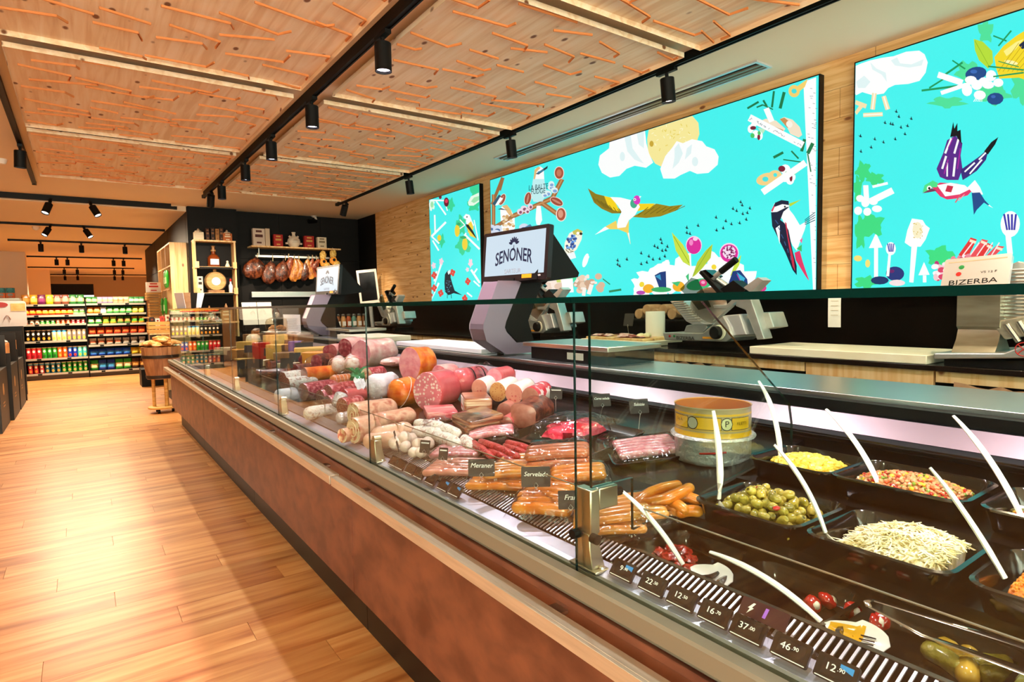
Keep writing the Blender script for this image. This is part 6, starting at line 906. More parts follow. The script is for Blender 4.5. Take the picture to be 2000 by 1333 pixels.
# pancetta rolls
for p, ln, lab in (((1.004,2.679,0.899), .24, 'pancetta roll with spiral cut face, upper of the pair'), ((0.925,2.474,0.871), .19, 'pancetta roll with marbled cut face, lower of the pair by the guard')):
    t = loaf('pancetta', lab, p, (.95, .2, 0), ln, .055, (M_PANS, M_PAN), wob=.08, flat=1.05, cat='pancetta', group='pancetta rolls'); p = Vector(p); P = []
    for k in range(40): a = k*.33; rr = .008+.042*k/40; P.append(p+Vector((-.0045, 0, 0))+Vector((.2, -.95, 0)).normalized()*rr*math.cos(a)+Vector((0, 0, 1.05))*rr*math.sin(a))
    B().tube(P, .0035, 5, flat=.5, up=(1, 0, 0)).build('fat_spiral', meat('fat', 'f0dcb8', 'f8ead0'), t)
loaf('half_pancetta', 'long half pancetta with brown rind underside beside the spiral roll', (1.057,2.481,0.897), (.95, .1, 0), .17, .05, (M_PANS, M_PANS), flat=.8, cat='pancetta', wob=.15, face=False)
loaf('small_pancetta', 'small pale bacon end below the pancetta rolls', (0.885,2.503,0.85), (.9, .3, 0), .07, .032, (M_PANS, M_PAN), cat='pancetta')
# the salami pile
for p, ax, ln, rr, ms, fl, lab in (((1.088,4.19,0.912), (.95, .2, 0), .16, .06, (M_SALW, M_SALF), 1, 'large white-moulded salami standing next to the dark speck'), ((1.08,4.064,0.901), (.95, .2, 0), .22, .045, (M_SALW, M_SALF), 1, 'slimmer white-moulded salami with round brown cut face'),
                                ((1.053,3.616,0.901), (.95, .25, 0), .24, .055, (M_SAL, M_CUTB), 1, 'thick red salami with orange-brown cut face'), ((1.068,3.353,0.894), (.95, .2, 0), .26, .05, (M_SAL, M_SALF), 1, 'long red salami, second in the salami pile'), ((1.047,3.163,0.885), (.95, .15, 0), .2, .048, (M_SAL, M_SALF), 1, 'red salami with wrinkled skin at the front of the pile'),
                                ((1.133,3.15,0.919), (.95, .2, 0), .14, .04, (M_SKINP, M_SKINP), 1, 'short pink salami at the back of the pile')):
    loaf('salami', lab, p, ax, ln, rr, ms, fl, .1, cat='salami')
loaf('paper_salami', 'white wrapped salami lying at the clamp end', (0.948,3.748,0.87), (.9, .2, 0), .12, .045, (M_PAPER, M_PAPER), cat='salami', face=False)
loaf('white_salami', 'pale floury salami lying low behind the grille', (0.934,3.107,0.857), (.95, .2, 0), .16, .036, (M_SALW, M_SALW), cat='salami', face=False)
t = loaf('foil_salami', 'cut salami in silver foil film beside the salami pile', (1.054,3.025,0.897), (.5, .3, .9), .07, .035, (M_FOIL, M_SALF), cat='salami', face=False)
loaf('foil_piece', 'dark salami piece in clear foil lying before the salami pile', (0.996,2.836,0.862), (.9, .2, 0), .09, .03, (M_FOIL, M_SALF), cat='salami', face=False)
for p, ax, ln, lab in (((1.073,4.885,0.9), (.9, -.2, 0), .26, 'dark cured speck piece at the cheese end'), ((1.234,5.154,0.935), (.95, .2, 0), .28, 'dark brown speck lying on top of the speck piece'), ((1.298,4.655,0.936), (.95, .3, 0), .26, 'reddish brown speck side by the orange ham roll')):
    loaf('speck_piece', lab, p, ax, ln, .058, (M_BROWN, M_HAMDK), flat=.62, wob=.3, cat='speck')
# moulded salami sticks, white balls
for i, (a, b_, r_, lab) in enumerate((((1.081,2.239,0.881), (1.129,2.09,0.889), .026, 'floury white salami stick lying across the front of the stick pile'), ((1.155,2.133,0.903), (1.156,2.005,0.903), .024, 'floury white salami stick end behind the front stick'), ((1.127,2.258,0.908), (1.152,2.127,0.912), .022, 'floury white salami stick on top of the pile'),
                                      ((1.12,2.075,0.882), (1.116,1.936,0.882), .025, 'floury white salami stick at the near side of the pile'), ((1.169,1.958,0.885), (1.135,1.866,0.88), .022, 'short floury salami end beside the red sticks'))):
    B().sausage([a, tuple((Vector(a)+Vector(b_))/2+Vector((0, 0, .004))), b_], r_, 14, wob=.3).build('salami_stick', M_SALW, label=lab, cat='salami', group='floury salami sticks')
t0 = None
for i, (p, r_) in enumerate((((0.994,2.107,0.859), .024), ((0.984,2.02,0.855), .022), ((1.039,2.153,0.874), .026), ((1.019,2.047,0.876), .026), ((1.052,2.04,0.876), .027), ((0.98,2.164,0.865), .03), ((1.008,2.146,0.884), .028), ((1,1.993,0.858), .022))):
    B().ell(p, (r_, r_, r_*.95), 14, 10, wob=.12, seed=i).build('salami_ball', meat('pale_salami_ball', 'e4c4b8', 'f2dcd2', sc=(25, 25, 25)), label='round pale salami ball, '+['front one of the heap', 'lowest one at the rail', 'one touching the floury stick', 'middle one', 'one at the red stick side', 'one nearest the pale sausages', 'topmost one', 'one behind the slate sign'][i], cat='salami', group='pale salami balls')
for a, b_, lab in (((0.925,2.279,0.861), (0.992,2.208,0.872), 'thick pale pink sausage nearest the pancetta'), ((0.958,2.279,0.881), (1.051,2.237,0.896), 'thick pale pink sausage lying on top beside the balls')):
    B().sausage([a, b_], .034, 16, wob=.1).build('pale_sausage', meat('pale_pink_sausage', 'e0ac96', 'eec4b0', sc=(15, 15, 15)), label=lab, cat='sausage')
# red sticks in their tray
for i, (a, b_) in enumerate((((1.152,1.867,0.892), (1.107,1.681,0.885)), ((1.149,1.81,0.907), (1.133,1.57,0.904)), ((1.137,1.732,0.89), (1.118,1.578,0.887)), ((1.16,1.845,0.884), (1.122,1.628,0.878)), ((1.204,1.721,0.911), (1.197,1.543,0.91)), ((1.198,1.726,0.9), (1.184,1.554,0.897)))):
    a, b_ = Vector(a), Vector(b_)
    B().sausage([a, (a+b_)/2+Vector((0, 0, .005)), b_], .0125, 10, wob=.12).build('red_salami_stick', M_KAM, label='wrinkled red smoked sausage stick, '+['lowest one beside the bacon slabs', 'long one on top of the left bundle', 'short one at the camera end of the left bundle', 'one under the long top stick', 'upper one of the separate pair', 'lower one of the separate pair'][i], cat='sausage', group='red smoked sausage sticks')
# packs of frankfurters
def pack(name, label, c, rz, n, ln, r_, m, layers=1, bend=.01, group=None, film=True, lab=None, tilt=.16):
    t = thing(name, label, 'sausage pack', (c[0], c[1], c[2]), group); M = T(*c) @ RY(-tilt*.8) @ RZ(rz)
    w = 0
    for L_ in range(layers):
        k = n-L_
        for i in range(k):
            y = (i-(k-1)/2)*r_*2.05; z = r_+L_*r_*1.7
            B().sausage([M @ Vector((-ln/2, y, z)), M @ Vector((0, y+bend*math.sin(i*2.1)*.3, z+bend*.3)), M @ Vector((ln/2, y, z))], r_, 10, wob=.02).build('sausage', m, t)
    if film:
        hx, hy, h = ln/2+.03, n*r_*1.05+.02, r_*2*layers+.004
        def fn(u, v):
            x, y = u*2-1, v*2-1; e = max(0, 1-abs(x)**6)*max(0, 1-abs(y)**6)
            return M @ Vector((x*hx, y*hy, .001+h*e**.5+.005*noise.noise((x*5+c[0]*7, y*5+c[1]*5, 1))*(.3+e)))
        B().grid(fn, 14, 14).build('film', FILM, t, ang=80)
    return t
pack('frankfurter_pack', 'film pack of orange wieners under the Meraner sign', (1.04,1.512,0.844), -1.0, 5, .19, .0125, M_WIEN)
pack('frankfurter_pack', 'film pack of pale servelade sausages behind the Servelade sign', (1.147,1.521,0.874), -1.0, 5, .2, .0135, M_WIENP)
pack('frankfurter_pack', 'film pack of brown sausages with white label behind the pale pack', (1.197,1.435,0.895), -.75, 4, .17, .0155, meat('brown_wurst', 'b05a34', 'c87448', sc=(15, 15, 15), bump=.05), 2)
pack('frankfurter_pack', 'film pack of short orange sausages under the Servelade sign', (1.05,1.31,0.846), -1.1, 3, .11, .019, M_WIEN)
pack('frankfurter_pack', 'film pack of orange sausages at the guard left of the post', (0.991,1.252,0.837), -1.05, 2, .14, .017, M_WIEN)
pack('frankfurter_pack', 'film pack of yellow wieners right behind the glass post', (1.048,1.064,0.846), -.75, 6, .155, .0115, M_WIENP, 1)
pack('frankfurter_pack', 'upper film pack of yellow wieners behind the loose sausages', (1.096,1.044,0.873), -.65, 6, .155, .0115, M_WIENP, 1)
pack('sausage_pack', 'film pack of thin pink smoked sausages beside the white balls', (1.103,1.896,0.854), -.9, 5, .17, .011, M_RAW)
pack('sausage_pack', 'film pack of pinkish frankfurters nearest the middle tags', (1.008,1.754,0.839), -.95, 5, .17, .0125, meat('pink_frank', 'c87a6a', 'dc9a86', sc=(15, 15, 15), bump=.05))
pack('bratwurst_tray', 'black tray of raw pink bratwurst under film beside the round tin', Vector((1.456,1.309,0.923)), -.62, 6, .17, .0125, M_RAW)
t = thing('bratwurst_dish', 'round-cornered black dish under the raw bratwurst', 'tray', (1.467,1.319,0.913)); c = Vector((1.466,1.318,0.917))
B().loft([[T(*c) @ sl @ RZ(-.62) @ Vector((x, y, z)) for x, y in rrect(.125*s, .12*s, .03, 4)] for s, z in ((.9, 0), (1, .012), (1, .014), (.96, .014), (.88, .003))]).build('tray', PAN, t, ang=60)
W = [((1240, 990), (1290, 955), (1322, 948), .03), ((1253, 990), (1300, 975), (1347, 954), .05), ((1315, 975), (1335, 968), (1360, 972), .02), ((1290, 990), (1315, 982), (1335, 992), .02), ((1262, 995), (1300, 990), (1330, 998), .01), ((1325, 1000), (1345, 995), (1360, 998), .01)]
def DP(px_, h): return px_
WL = [(((1.115,1.039,0.886)), ((1.171,1.036,0.91)), ((1.266,1.031,0.911))), (((1.133,1.029,0.889)), ((1.153,0.974,0.912)), ((1.252,0.981,0.918))), (((1.197,0.992,0.89)), ((1.228,0.98,0.9)), ((1.241,0.95,0.897))), (((1.177,1.02,0.886)), ((1.18,0.978,0.897)), ((1.183,0.943,0.887))), (((1.14,1.02,0.87)), ((1.168,0.987,0.879)), ((1.184,0.952,0.879))), (((1.18,0.949,0.879)), ((1.196,0.938,0.883)), ((1.209,0.922,0.883))), (((1.134,1.085,0.874)), ((1.167,1.071,0.885)), ((1.182,1.049,0.887)))]
for i, ps in enumerate(WL):
    P = [Vector(p) for p in ps]; q = [P[0]*(1-s)**2+(P[1]*2-(P[0]+P[2])/2)*2*s*(1-s)+P[2]*s*s for s in (0, .25, .5, .75, 1)]
    B().sausage(q, .0145, 12).build('frankfurter', M_WIEN, label=['curved orange frankfurter lying on the left of the loose pile', 'long orange frankfurter on top of the loose pile', 'orange frankfurter at the olive pan side of the pile', 'bent orange frankfurter in the middle of the pile', 'lowest orange frankfurter on the deck', 'short orange frankfurter end touching the olive pan', 'orange frankfurter end nearest the packs'][i], cat='sausage', group='loose frankfurters')
# more pieces filling the pile
loaf('coppa', 'marbled red coppa half lying between the green bag and the big ham', (1.369,3.413,0.987), (.9, .4, 0), .15, .05, (M_SAL, M_PAN), cat='meat')
loaf('coppa', 'dark red cured coppa end behind the orange ham roll', (1.366,4.341,1.007), (.85, .5, 0), .18, .055, (M_BROWN, M_HAMDK), cat='meat', wob=.15)
loaf('salami', 'long dark red salami under the paper bundle', (1.204,3.203,0.906), (.95, .15, 0), .2, .042, (M_SAL, M_SALF), cat='salami')
loaf('salami', 'thick wrinkled red salami in front of the tied roast', (1.099,3.314,0.924), (.95, .2, 0), .22, .05, (M_SAL, M_SALF), cat='salami', wob=.14)
loaf('salami', 'red salami end lying behind the pancetta spiral', (1.038,2.921,0.904), (.9, .3, 0), .13, .046, (M_SAL, M_SALF), cat='salami', wob=.12)
loaf('liver_sausage', 'beige liver sausage lying between the bacon stack and the pate', (1.366,1.965,0.922), (.8, .6, 0), .13, .03, (M_SKINP, M_CUTB))
loaf('pink_sausage', 'short pink sausage end behind the white-cased row', (1.613,2.413,1.046), (.9, .4, 0), .16, .045, (M_SKINP, M_PINK), cat='sausage')
loaf('pale_ham', 'pale pink ham end between the cooked ham and the mortadella', (1.488,2.734,1.036), (.9, .42, 0), .14, .055, (M_HAM, M_PINK), cat='ham', wob=.12)
t = thing('sliced_meat_pack', 'film pack of red sliced meat below the dark cured hams', 'meat', (1.469,4.499,0.973)); c = Vector((1.469,4.499,0.973))
for k in range(6): B().ell(c+Vector((.018*k-.04, .02*math.sin(k*2), .012+.008*k)), (.06, .045, .008), 12, 6, wob=.3, seed=k).build('meat_slice', M_RAWB if k % 2 else M_PAN, t)
film_over(t, c, .11, .1, .075, .3)
pack('frankfurter_pack', 'film pack of pale sausages lying across between the two big signs', (1.065,1.491,0.878), -.8, 4, .16, .012, M_WIENP)
pack('sausage_pack', 'film pack of pink sausages behind the red smoked sticks', (1.261,1.912,0.9), -.6, 4, .15, .012, M_RAW)
pack('frankfurter_pack', 'film pack of orange sausages leaning by the divider glass', (1.167,1.31,0.885), -.7, 3, .13, .016, M_WIEN)
for k, (p, lab) in enumerate((((1.155,2.166,0.923), 'crumpled clear film between the pink bacon and the floury sticks'), ((1.27,1.84,0.881), 'crumpled clear film edge beside the red smoked sticks'), ((1.453,1.472,0.911), 'loose corner of clear film between the beef and the bratwurst'), ((1.196,2.864,0.919), 'crumpled clear film on the pancetta'))):
    B().ell(p, (.05, .035, .022), 14, 8, wob=1.1, seed=k, freq=34).build('film_crumple', FILM, label=lab, cat='film')
# the round tin on its foil parcel
TINC = Vector((1.56, 1.135, .0)); zt = 1.0
t = thing('foil_parcel', 'foil-wrapped round parcel with red arrow tape under the yellow tin', 'parcel', (TINC.x, TINC.y, .915))
B().loft([[(TINC.x+.112*k*math.cos(2*PI*i/28)*(1+.04*noise.noise((i*.8, z*30, 3))), TINC.y+.112*k*math.sin(2*PI*i/28)*(1+.04*noise.noise((i*.8, z*30, 3))), z) for i in range(28)] for k, z in ((.95, .915), (1, .93), (1.0, .985), (1.12, .992), (1.1, zt-.001))]).build('foil', M_FOIL, t, ang=70)
P = [TINC+Vector((.1145*math.cos(a), .1145*math.sin(a), .955+.012*(a-3.6))) for a in [3.45+.06*i for i in range(12)]]
B().tube(P, .003, 6).build('red_tape', MATS['red_print'], t)
t = thing('yellow_tin', 'round open yellow and silver fish tin with black lettering', 'tin', (TINC.x, TINC.y, zt))
r0 = .112; seg = 48; tin = mat('tin_silver', 'c8b48a', .25, .9); TINP = mat('tin_print', attr='col', rough=.25, coat=.4)
Z_ = [zt, zt+.012, zt+.014, zt+.020, zt+.022, zt+.062, zt+.064, zt+.070, zt+.073, zt+.084, zt+.087, zt+.085, zt+.006]
rr_ = [r0*1.01, r0, r0, r0, r0, r0, r0, r0, r0, r0, r0*1.015, r0*.985, r0*.975]
cc_ = ['e8ac20', 'e8ac20', 'b0946a', 'e8ac20', 'b0946a', 'b0946a', 'e8ac20', 'b0946a', 'b0946a', 'd8c8a8', 'c0842c', 'b8701c']
B().loft([[(TINC.x+k*math.cos(2*PI*i/seg), TINC.y+k*math.sin(2*PI*i/seg), z) for i in range(seg)] for k, z in zip(rr_, Z_)], cols=cc_+['b8701c'], cap0=True, cap1=True).build('tin_wall', TINP, t)
def onTin(a, z, e=.0006): return TINC+Vector(((r0+e)*math.cos(a), (r0+e)*math.sin(a), z))
def badge(a, w, h, col, nm='yellow_panel', ell_=False, e=.0008):
    b = B(); n = 8
    b.grid(lambda u, v: onTin(a-w+2*w*u, zt+.042+h*(v*2-1)*(math.sqrt(max(0, 1-(u*2-1)**2)) if ell_ else 1), e), 10, 4, col=col); return b.build(nm, TINP, t)
AC = math.atan2(-1.135, -1.56)
for a, w in ((AC-.95, .28), (AC-.12, .33), (AC+.8, .3)): badge(a, w+.012, .0182, '2a2418', 'panel_outline', e=.0005); badge(a, w, .017, 'eeb224')
for a in (AC-.52, AC+.36): badge(a, .16, .019, '2a2418', 'round_emblem', True, .001); badge(a, .14, .0165, 'e8d8a8' if a > AC else 'b8b0a0', 'emblem_disc', True, .0013)
def tt(s, a, z, size, sx=1.): text(s, size, T(0, 0, 0), BLACK, t, 'tin_lettering', bend=lambda p: onTin(a+p.x*sx/r0, zt+z+p.y, .0018))
tt('P', AC+.36, .042, .026); tt('S.p.A.', AC-.95, .047, .013); tt('FILETTI', AC+.8, .042, .012)
# ---------------------------------------------------------------- chalk signs on wire stands
CARD = mat('slate_card', '2b2623', .6)
def chalk(p, w, h, txt, label, foot=None, yaw_=0., size=.018, tilt=.25):
    t = thing('chalk_sign', label, 'sign', (p[0], p[1], p[2]-h/2-.05))
    x = Vector((math.cos(yaw_), math.sin(yaw_), 0)); nrm = x.cross(Vector((0, 0, 1))); u = (Vector((0, 0, 1))-nrm*tilt).normalized(); M = frame(p, x, u)
    B().prism(rrect(w/2, h/2, .003), -.001, .001, M=M).build('card', CARD, t, smooth=False)
    if txt == '~': B().tube([M @ Vector((w*(-.38+.76*k/24), h*(.28+.06*math.sin(k*2.4)), .0016)) for k in range(25)], .0011, 5).build('chalk_scribble', TXW, t)
    elif txt: text(txt, size, M @ T(0, h*.12, .0015) @ Matrix.Rotation(-.03, 4, 'Z'), TXW, t, 'chalk_lettering', shear=.25)
    b0 = M @ Vector((0, -h/2, .003)); f = Vector(foot) if foot else b0+Vector((0, 0, -.05))
    B().tube([M @ Vector((0, -h/2-.004, .003)), M @ Vector((-.006, -h/2+.004, .003)), M @ Vector((0, -h/2+.012, .003)), M @ Vector((.006, -h/2+.004, .003)), M @ Vector((0, -h/2-.004, .003))], .0009, 5).build('wire_clip', STEEL, t)
    B().tube([b0, f], .0011, 5).build('wire_stand', STEEL, t)
    return t
YC = -.62
chalk((0.964,1.521,0.907), .08, .052, 'Meraner', 'slate sign with white chalk word Meraner over the wiener pack', (0.988,1.576,0.836), YC, .0195)
chalk((0.999,1.298,0.923), .08, .055, 'Servelade', 'slate sign with white chalk word Servelade beside the glass post', (0.996,1.335,0.837), YC, .017)
chalk((0.98,1.132,0.905), .062, .046, 'Fran', 'slate sign with chalk word half hidden behind the glass post', (1.02,1.197,0.841), YC, .018)
chalk((0.966,1.893,0.903), .04, .045, '~', 'slate sign on a wire before the pale balls, larger of the two', (1.001,1.985,0.838), -1.0, .009)
chalk((0.981,1.788,0.895), .034, .042, '~', 'slate sign on a wire before the pale balls, smaller of the two', (1.016,1.868,0.841), -1.0, .008)
chalk((1.66,1.722,1.014), .075, .05, 'Carne salada', 'slate sign with chalk words Carne salada behind the raw beef', (1.66,1.738,0.924), -.35, .0125)
chalk((1.62,1.489,1.024), .075, .052, 'Salsizie', 'slate sign with chalk word Salsizie above the bratwurst dish', (1.55,1.43,0.939), -.35, .015)
chalk((1.523,1.838,1.042), .05, .045, '~', 'slate sign tilted against the row of white sausages', None, -.9, .011)
for i, p in enumerate(((0.976,2.162,0.894), (0.939,2.06,0.878))): chalk(p, .03, .04, '', ['slate sign seen edge-on above the pale sausages', 'slate sign leaning behind the pale balls'][i], None, 1.0)
# ---------------------------------------------------------------- cheeses at the far end
CH = {k: meat('cheese_'+k, a, b_, sc=(14, 14, 14), bump=.1, coat=.15, rough=.4) for k, a, b_ in (('yellow', 'eeb44c', 'f6cc74'), ('amber', 'e8942c', 'f2ac48'), ('pale', 'e8d8a4', 'f2e8c4'), ('rind', '8a6038', 'a87c4c'))}
CH['red'] = mat('red_wax', 'c8201c', .3, coat=.5); CH['blue'] = mat('blue_pack', '2248a8', .35, coat=.4)
def wedge(p, s, k, rz, label, rind='rind'):
    t = thing('cheese_wedge', label, 'cheese', p, 'cheeses at the far end'); M = T(*p) @ RZ(rz)
    B().prism([(-s[0]/2, -s[1]/2), (s[0]/2, -s[1]/2*.35), (s[0]/2, s[1]/2*.35), (-s[0]/2, s[1]/2)], 0, s[2], M=M).build('paste', CH[k], t, bevel=.004, smooth=False)
    B().prism([(-s[0]/2-.006, -s[1]/2), (-s[0]/2-.0005, -s[1]/2), (-s[0]/2-.0005, s[1]/2), (-s[0]/2-.006, s[1]/2)], 0, s[2], M=M).build('rind', CH[rind], t, smooth=False)
for i, (p, s, k, rz, lab) in enumerate((((1.55, 4.75, .93), (.3, .34, .12), 'amber', 2.6, 'large amber cheese block next to the ham pile'), ((1.6, 5.2, .93), (.28, .3, .13), 'yellow', 2.8, 'large yellow cheese block under the white marble board'), ((1.5, 5.9, .92), (.2, .25, .14), 'yellow', 2.4, 'upright yellow cheese wedge with black sign'),
        ((1.6, 6.4, .93), (.22, .22, .2), 'yellow', 3.0, 'tall yellow cheese with red wrapped neighbour'), ((1.42, 6.2, .91), (.16, .2, .16), 'red', 2.9, 'red waxed cheese block between yellow cheeses'), ((1.62, 5.75, .93), (.12, .16, .16), 'blue', 2.7, 'blue and white packed cheese beside the red one'),
        ((1.35, 5.1, .90), (.2, .16, .05), 'pale', 2.2, 'flat pale cheese slice with brown rind'), ((1.28, 5.7, .89), (.16, .14, .05), 'pale', 2.5, 'small flat wedge near the glass'), ((1.3, 6.6, .89), (.2, .2, .1), 'amber', 2.0, 'amber cheese wedge near the end glass'), ((1.5, 7.1, .92), (.25, .25, .12), 'yellow', 2.6, 'yellow cheese wedge furthest along the counter'),
        ((1.3, 7.4, .89), (.2, .2, .08), 'pale', 2.6, 'pale cheese wedge by the end glass'), ((1.65, 7.6, .94), (.2, .24, .16), 'rind', 2.5, 'brown-rinded cheese at the far corner'), ((1.2, 6.0, .87), (.14, .16, .07), 'yellow', 2.1, 'low yellow cheese wedge nearest the customer side'), ((1.45, 5.5, .91), (.18, .2, .1), 'rind', 2.9, 'brown-rinded cheese half beside the flat slice'))):
    wedge(p, s, k, rz, lab)
t = thing('cheese_round', 'small white rounded cheese dome on the far cheeses', 'cheese', (1.55,7.109,1.033)); B().lathe([(.0, .09), (.04, .085), (.07, .06), (.08, .02), (.078, 0)][::-1], 18, M=T(*(1.55,7.109,1.033))).build('dome', CH['pale'], t)
t = thing('dark_dish', 'dark oval dish on the empty end of the deck', 'dish', (1.146,6.132,0.861)); B().lathe([(.06, 0), (.12, .02), (.125, .025), (.11, .022), (.05, .008)], 20, M=T(*(1.146,6.132,0.861)), ry=1.5).build('dish', BLACKG, t)
for i, p in enumerate(((1.2,6.851,0.879), (1.3,7.006,0.918), (1.35,6.403,1), (1.45,6.036,0.983), (1.4,4.995,1.001), (1.6,5.305,1.072), (1.6,5.876,1.061), (1.2,4.494,1.001), (1.15,5.183,0.952), (1.1,5.114,0.96), (1.1,5.599,0.918), (1.62,5.619,1.043))):
    chalk(p, .09, .075, '', 'small black cheese sign, %s from the end glass' % ['first', 'second', 'third', 'fifth', 'eighth', 'tenth', 'ninth', 'seventh', 'sixth', 'fourth', 'low one near the dish', 'last'][i], None, -.5)

# ================================================================ staff side: back counter, scales, slicers
bc = thing('back_counter', 'dark staff back counter with pine fronts under the light boxes', 'counter', (3.55, 3.5, 0))
B().box((3.2, -2, 1.055), (3.885, 8.98, 1.08)).build('worktop', mat('dark_worktop', '1a1410', .15, spec=.6), bc, bevel=.002)
B().box((3.26, -2, .0), (3.885, 8.98, 1.055)).build('carcass', BLACK, bc)
y = -1.9; i = 0
while y < 8.9:
    w = .9 if i % 2 else .62
    if i % 2 == 0: B().box((3.235, y, .62), (3.259, y+w-.01, 1.05)).build('pine_front', PINEV, bc)
    else:
        B().box((3.235, y, 1.0), (3.259, y+w-.01, 1.05)).build('pine_rail', PINEV, bc)
    y += w; i += 1
for i, (y, lab) in enumerate(((.75, 'torn cardboard tray with wavy rim under the large slicer'), (2.55, 'torn cardboard tray with wavy rim under the middle slicer'))):
    t = thing('cardboard_tray', lab, 'box', (3.2, y, .9)); n = 14
    pr = [(-.3, 0), (.3, 0), (.3, .11)]+[(.3-.6*k/n, .075+.03*abs(math.sin(k*1.1))) for k in range(1, n)]+[(-.3, .11)]
    B().prism(pr, 0, .004, M=frame((3.215, y, .9), (0, -1, 0), (0, 0, 1))).build('front_wall', mat('cardboard', cols=['a8805c', 'c09a74'], scale=(20, 20, 20), rough=.8), t, smooth=False)
    B().box((3.22, y-.3, .9), (3.2345, y+.3, .906)).build('floor_flap', MATS['cardboard'], t)
# end counter under the black wall
ec = thing('end_counter', 'low black counter along the black end wall', 'counter', (2.9, 9.45, 0))
B().box((2.0, 9.06, 0), (3.87, 9.84, 1.04)).build('carcass', BLACK, ec); B().box((1.98, 9.02, 1.04), (3.87, 9.845, 1.065)).build('worktop', MATS['dark_worktop'], ec)
JAR = glassy('jar_glass', 'f0e6d8', .03, 1.45); AMB = [mat('spice_brown', '7a4a28', .4), mat('spice_tan', 'b8895a', .4), mat('spice_red', 'a8502c', .4), mat('tea_green', '5a8a80', .4)]
for i in range(9):
    x = 3.0+i*.085; t = thing('storage_jar', '%s storage jar in the row by the far wall with %s contents' % (['first', 'second', 'third', 'fourth', 'fifth', 'sixth', 'seventh', 'eighth', 'last'][i], ['brown', 'tan', 'red-brown', 'brown', 'tan', 'red-brown', 'green', 'tan', 'brown'][i]), 'jar', (x, 9.2, 1.066), 'row of storage jars'); M = T(x, 9.2, 1.066)
    B().lathe([(.036, 0), (.038, .01), (.038, .15), (.03, .175), (.028, .19)], 14, M=M).build('contents', AMB[[0, 1, 2, 0, 1, 2, 3, 1, 0][i]], t)
    B().lathe([(.03, .191), (.032, .195), (.032, .22), (.01, .226)], 14, M=M).build('lid', STEEL, t); B().box((-.026, -.0405, .04), (.026, -.0385, .11), M=M).build('paper_label', M_CHW, t)
t = thing('card_holder', 'two white panels of a tilted card holder by the black column', 'stand', (2.0, 8.95, 1.1))
for k in (0, 1): M = frame((1.92+.2*k, 8.95, 1.33), (1, 0, 0), (0, .25, 1)); B().prism([(-.095, -.16), (.095, -.16), (.095, .16), (-.095, .16)], 0, .012, M=M).build('white_panel', WHITEP, t); B().lathe([(0, .004), (.012, .003), (.012, 0)], 10, M=M @ T(0, .09, .012)).build('black_button', BLACK, t)
B().tube([(2.02, 9.0, 1.1), (2.02, 9.0, 1.3)], .012, 8).build('post', BLACK, t); B().box((1.85, 8.92, 1.09), (2.2, 9.06, 1.103)).build('foot', BLACK, t)
t = thing('cake_dome', 'glass dome jar of pastries with a knob on the far staff shelf', 'jar', (2.0, 7.85, 1.1))
M = T(2.0, 7.85, 1.1); B().lathe([(.16, 0), (.165, .008), (.15, .014)], 24, M=M).build('plate', WHITEP, t); B().lathe([(.14, .014), (.14, .13), (.12, .165), (.07, .185), (.02, .19)], 24, M=M, cap0=False).build('dome', JAR, t); B().lathe([(.012, .19), (.012, .20), (.028, .215), (.03, .235), (.015, .25), (0, .252)], 14, M=M).build('knob', STEELW, t)
for k in range(7): B().ell((2.0+.07*math.cos(k), 7.85+.07*math.sin(k), 1.145+.012*(k % 3)), (.04, .035, .025), 10, 6, wob=.3, seed=k).build('pastry', BE[0], t)
t = thing('paper_notice', 'white printed sheet standing on the staff shelf by the scale', 'sheet', (2.1, 7.55, 1.1)); B().box((2.095, 7.2, 1.105), (2.099, 7.92, 1.32)).build('sheet', M_CHW, t); B().box((2.10, 7.2, 1.101), (2.16, 7.92, 1.106)).build('stand_foot', CLEAR, t)
for k in range(7): B().box((2.0945, 7.3, 1.15+.02*k), (2.0949, 7.8-.05*(k % 3), 1.153+.02*k)).build('text_line', MATS['grey_plaster'], t)
# cutting boards
def board(a, b_, m, label): return B().box(a, b_).build('cutting_board', m, label=label, cat='cutting board', bevel=.004)
board((3.21, 1.16, 1.081), (3.68, 2.08, 1.125), CREAM, 'thick cream cutting board beside the large slicer')
board((3.21, 2.88, 1.081), (3.6, 3.56, 1.118), CREAM, 'cream cutting board under the wooden board with ham slices')
board((3.23, 2.93, 1.119), (3.58, 3.52, 1.136), PINEV, 'thin wooden board lying on the cream board')
WB_ = mat('white_poly_board', 'f4f0f6', .4)
board((1.95, 3.05, 1.101), (2.32, 4.25, 1.132), WB_, 'long white plastic board on the staff shelf behind the hams')
board((1.95, 4.75, 1.101), (2.32, 5.55, 1.145), CREAM, 'thick cream marble board on the staff shelf behind the cheeses')
SL = mat('sliced_ham', cols=['c86a66', 'eab0a8', 'f2d4cc'], scale=(30, 30, 30), rough=.4); r = random.Random(4)
for k in range(12):
    x, y = 3.27+r.random()*.2, 3.0+k*.042; B().grid(lambda u, v: (x+.11*(u-.5), y+.09*(v-.5), 1.139+.012*math.sin(u*6+k)*.5+.006+.002*(k % 3)), 6, 4).build('ham_slice', SL, label='thin folded slice of raw ham, number %s on the wooden board from the paper roll' % ['one', 'two', 'three', 'four', 'five', 'six', 'seven', 'eight', 'nine', 'ten', 'eleven', 'twelve'][k], cat='ham', group='ham slices on the wooden board')
for k, (y, z) in enumerate(((2.98, 1.155), (3.04, 1.15))): B().ell((3.33, y, z), (.04, .03, .02), 10, 7, wob=.2).build('bread_roll', CH['pale'], label=['small pale roll at the paper roll end of the board', 'small pale roll beside the ham slices'][k], cat='roll')
t = thing('paper_roll', 'upright white paper towel roll on the back counter', 'paper roll', (3.45,3.007,1.162)); p = Vector((3.45, 2.94+.05, 1.137)); p = Vector((3.56,3.103,1.143)); p.z = 1.082
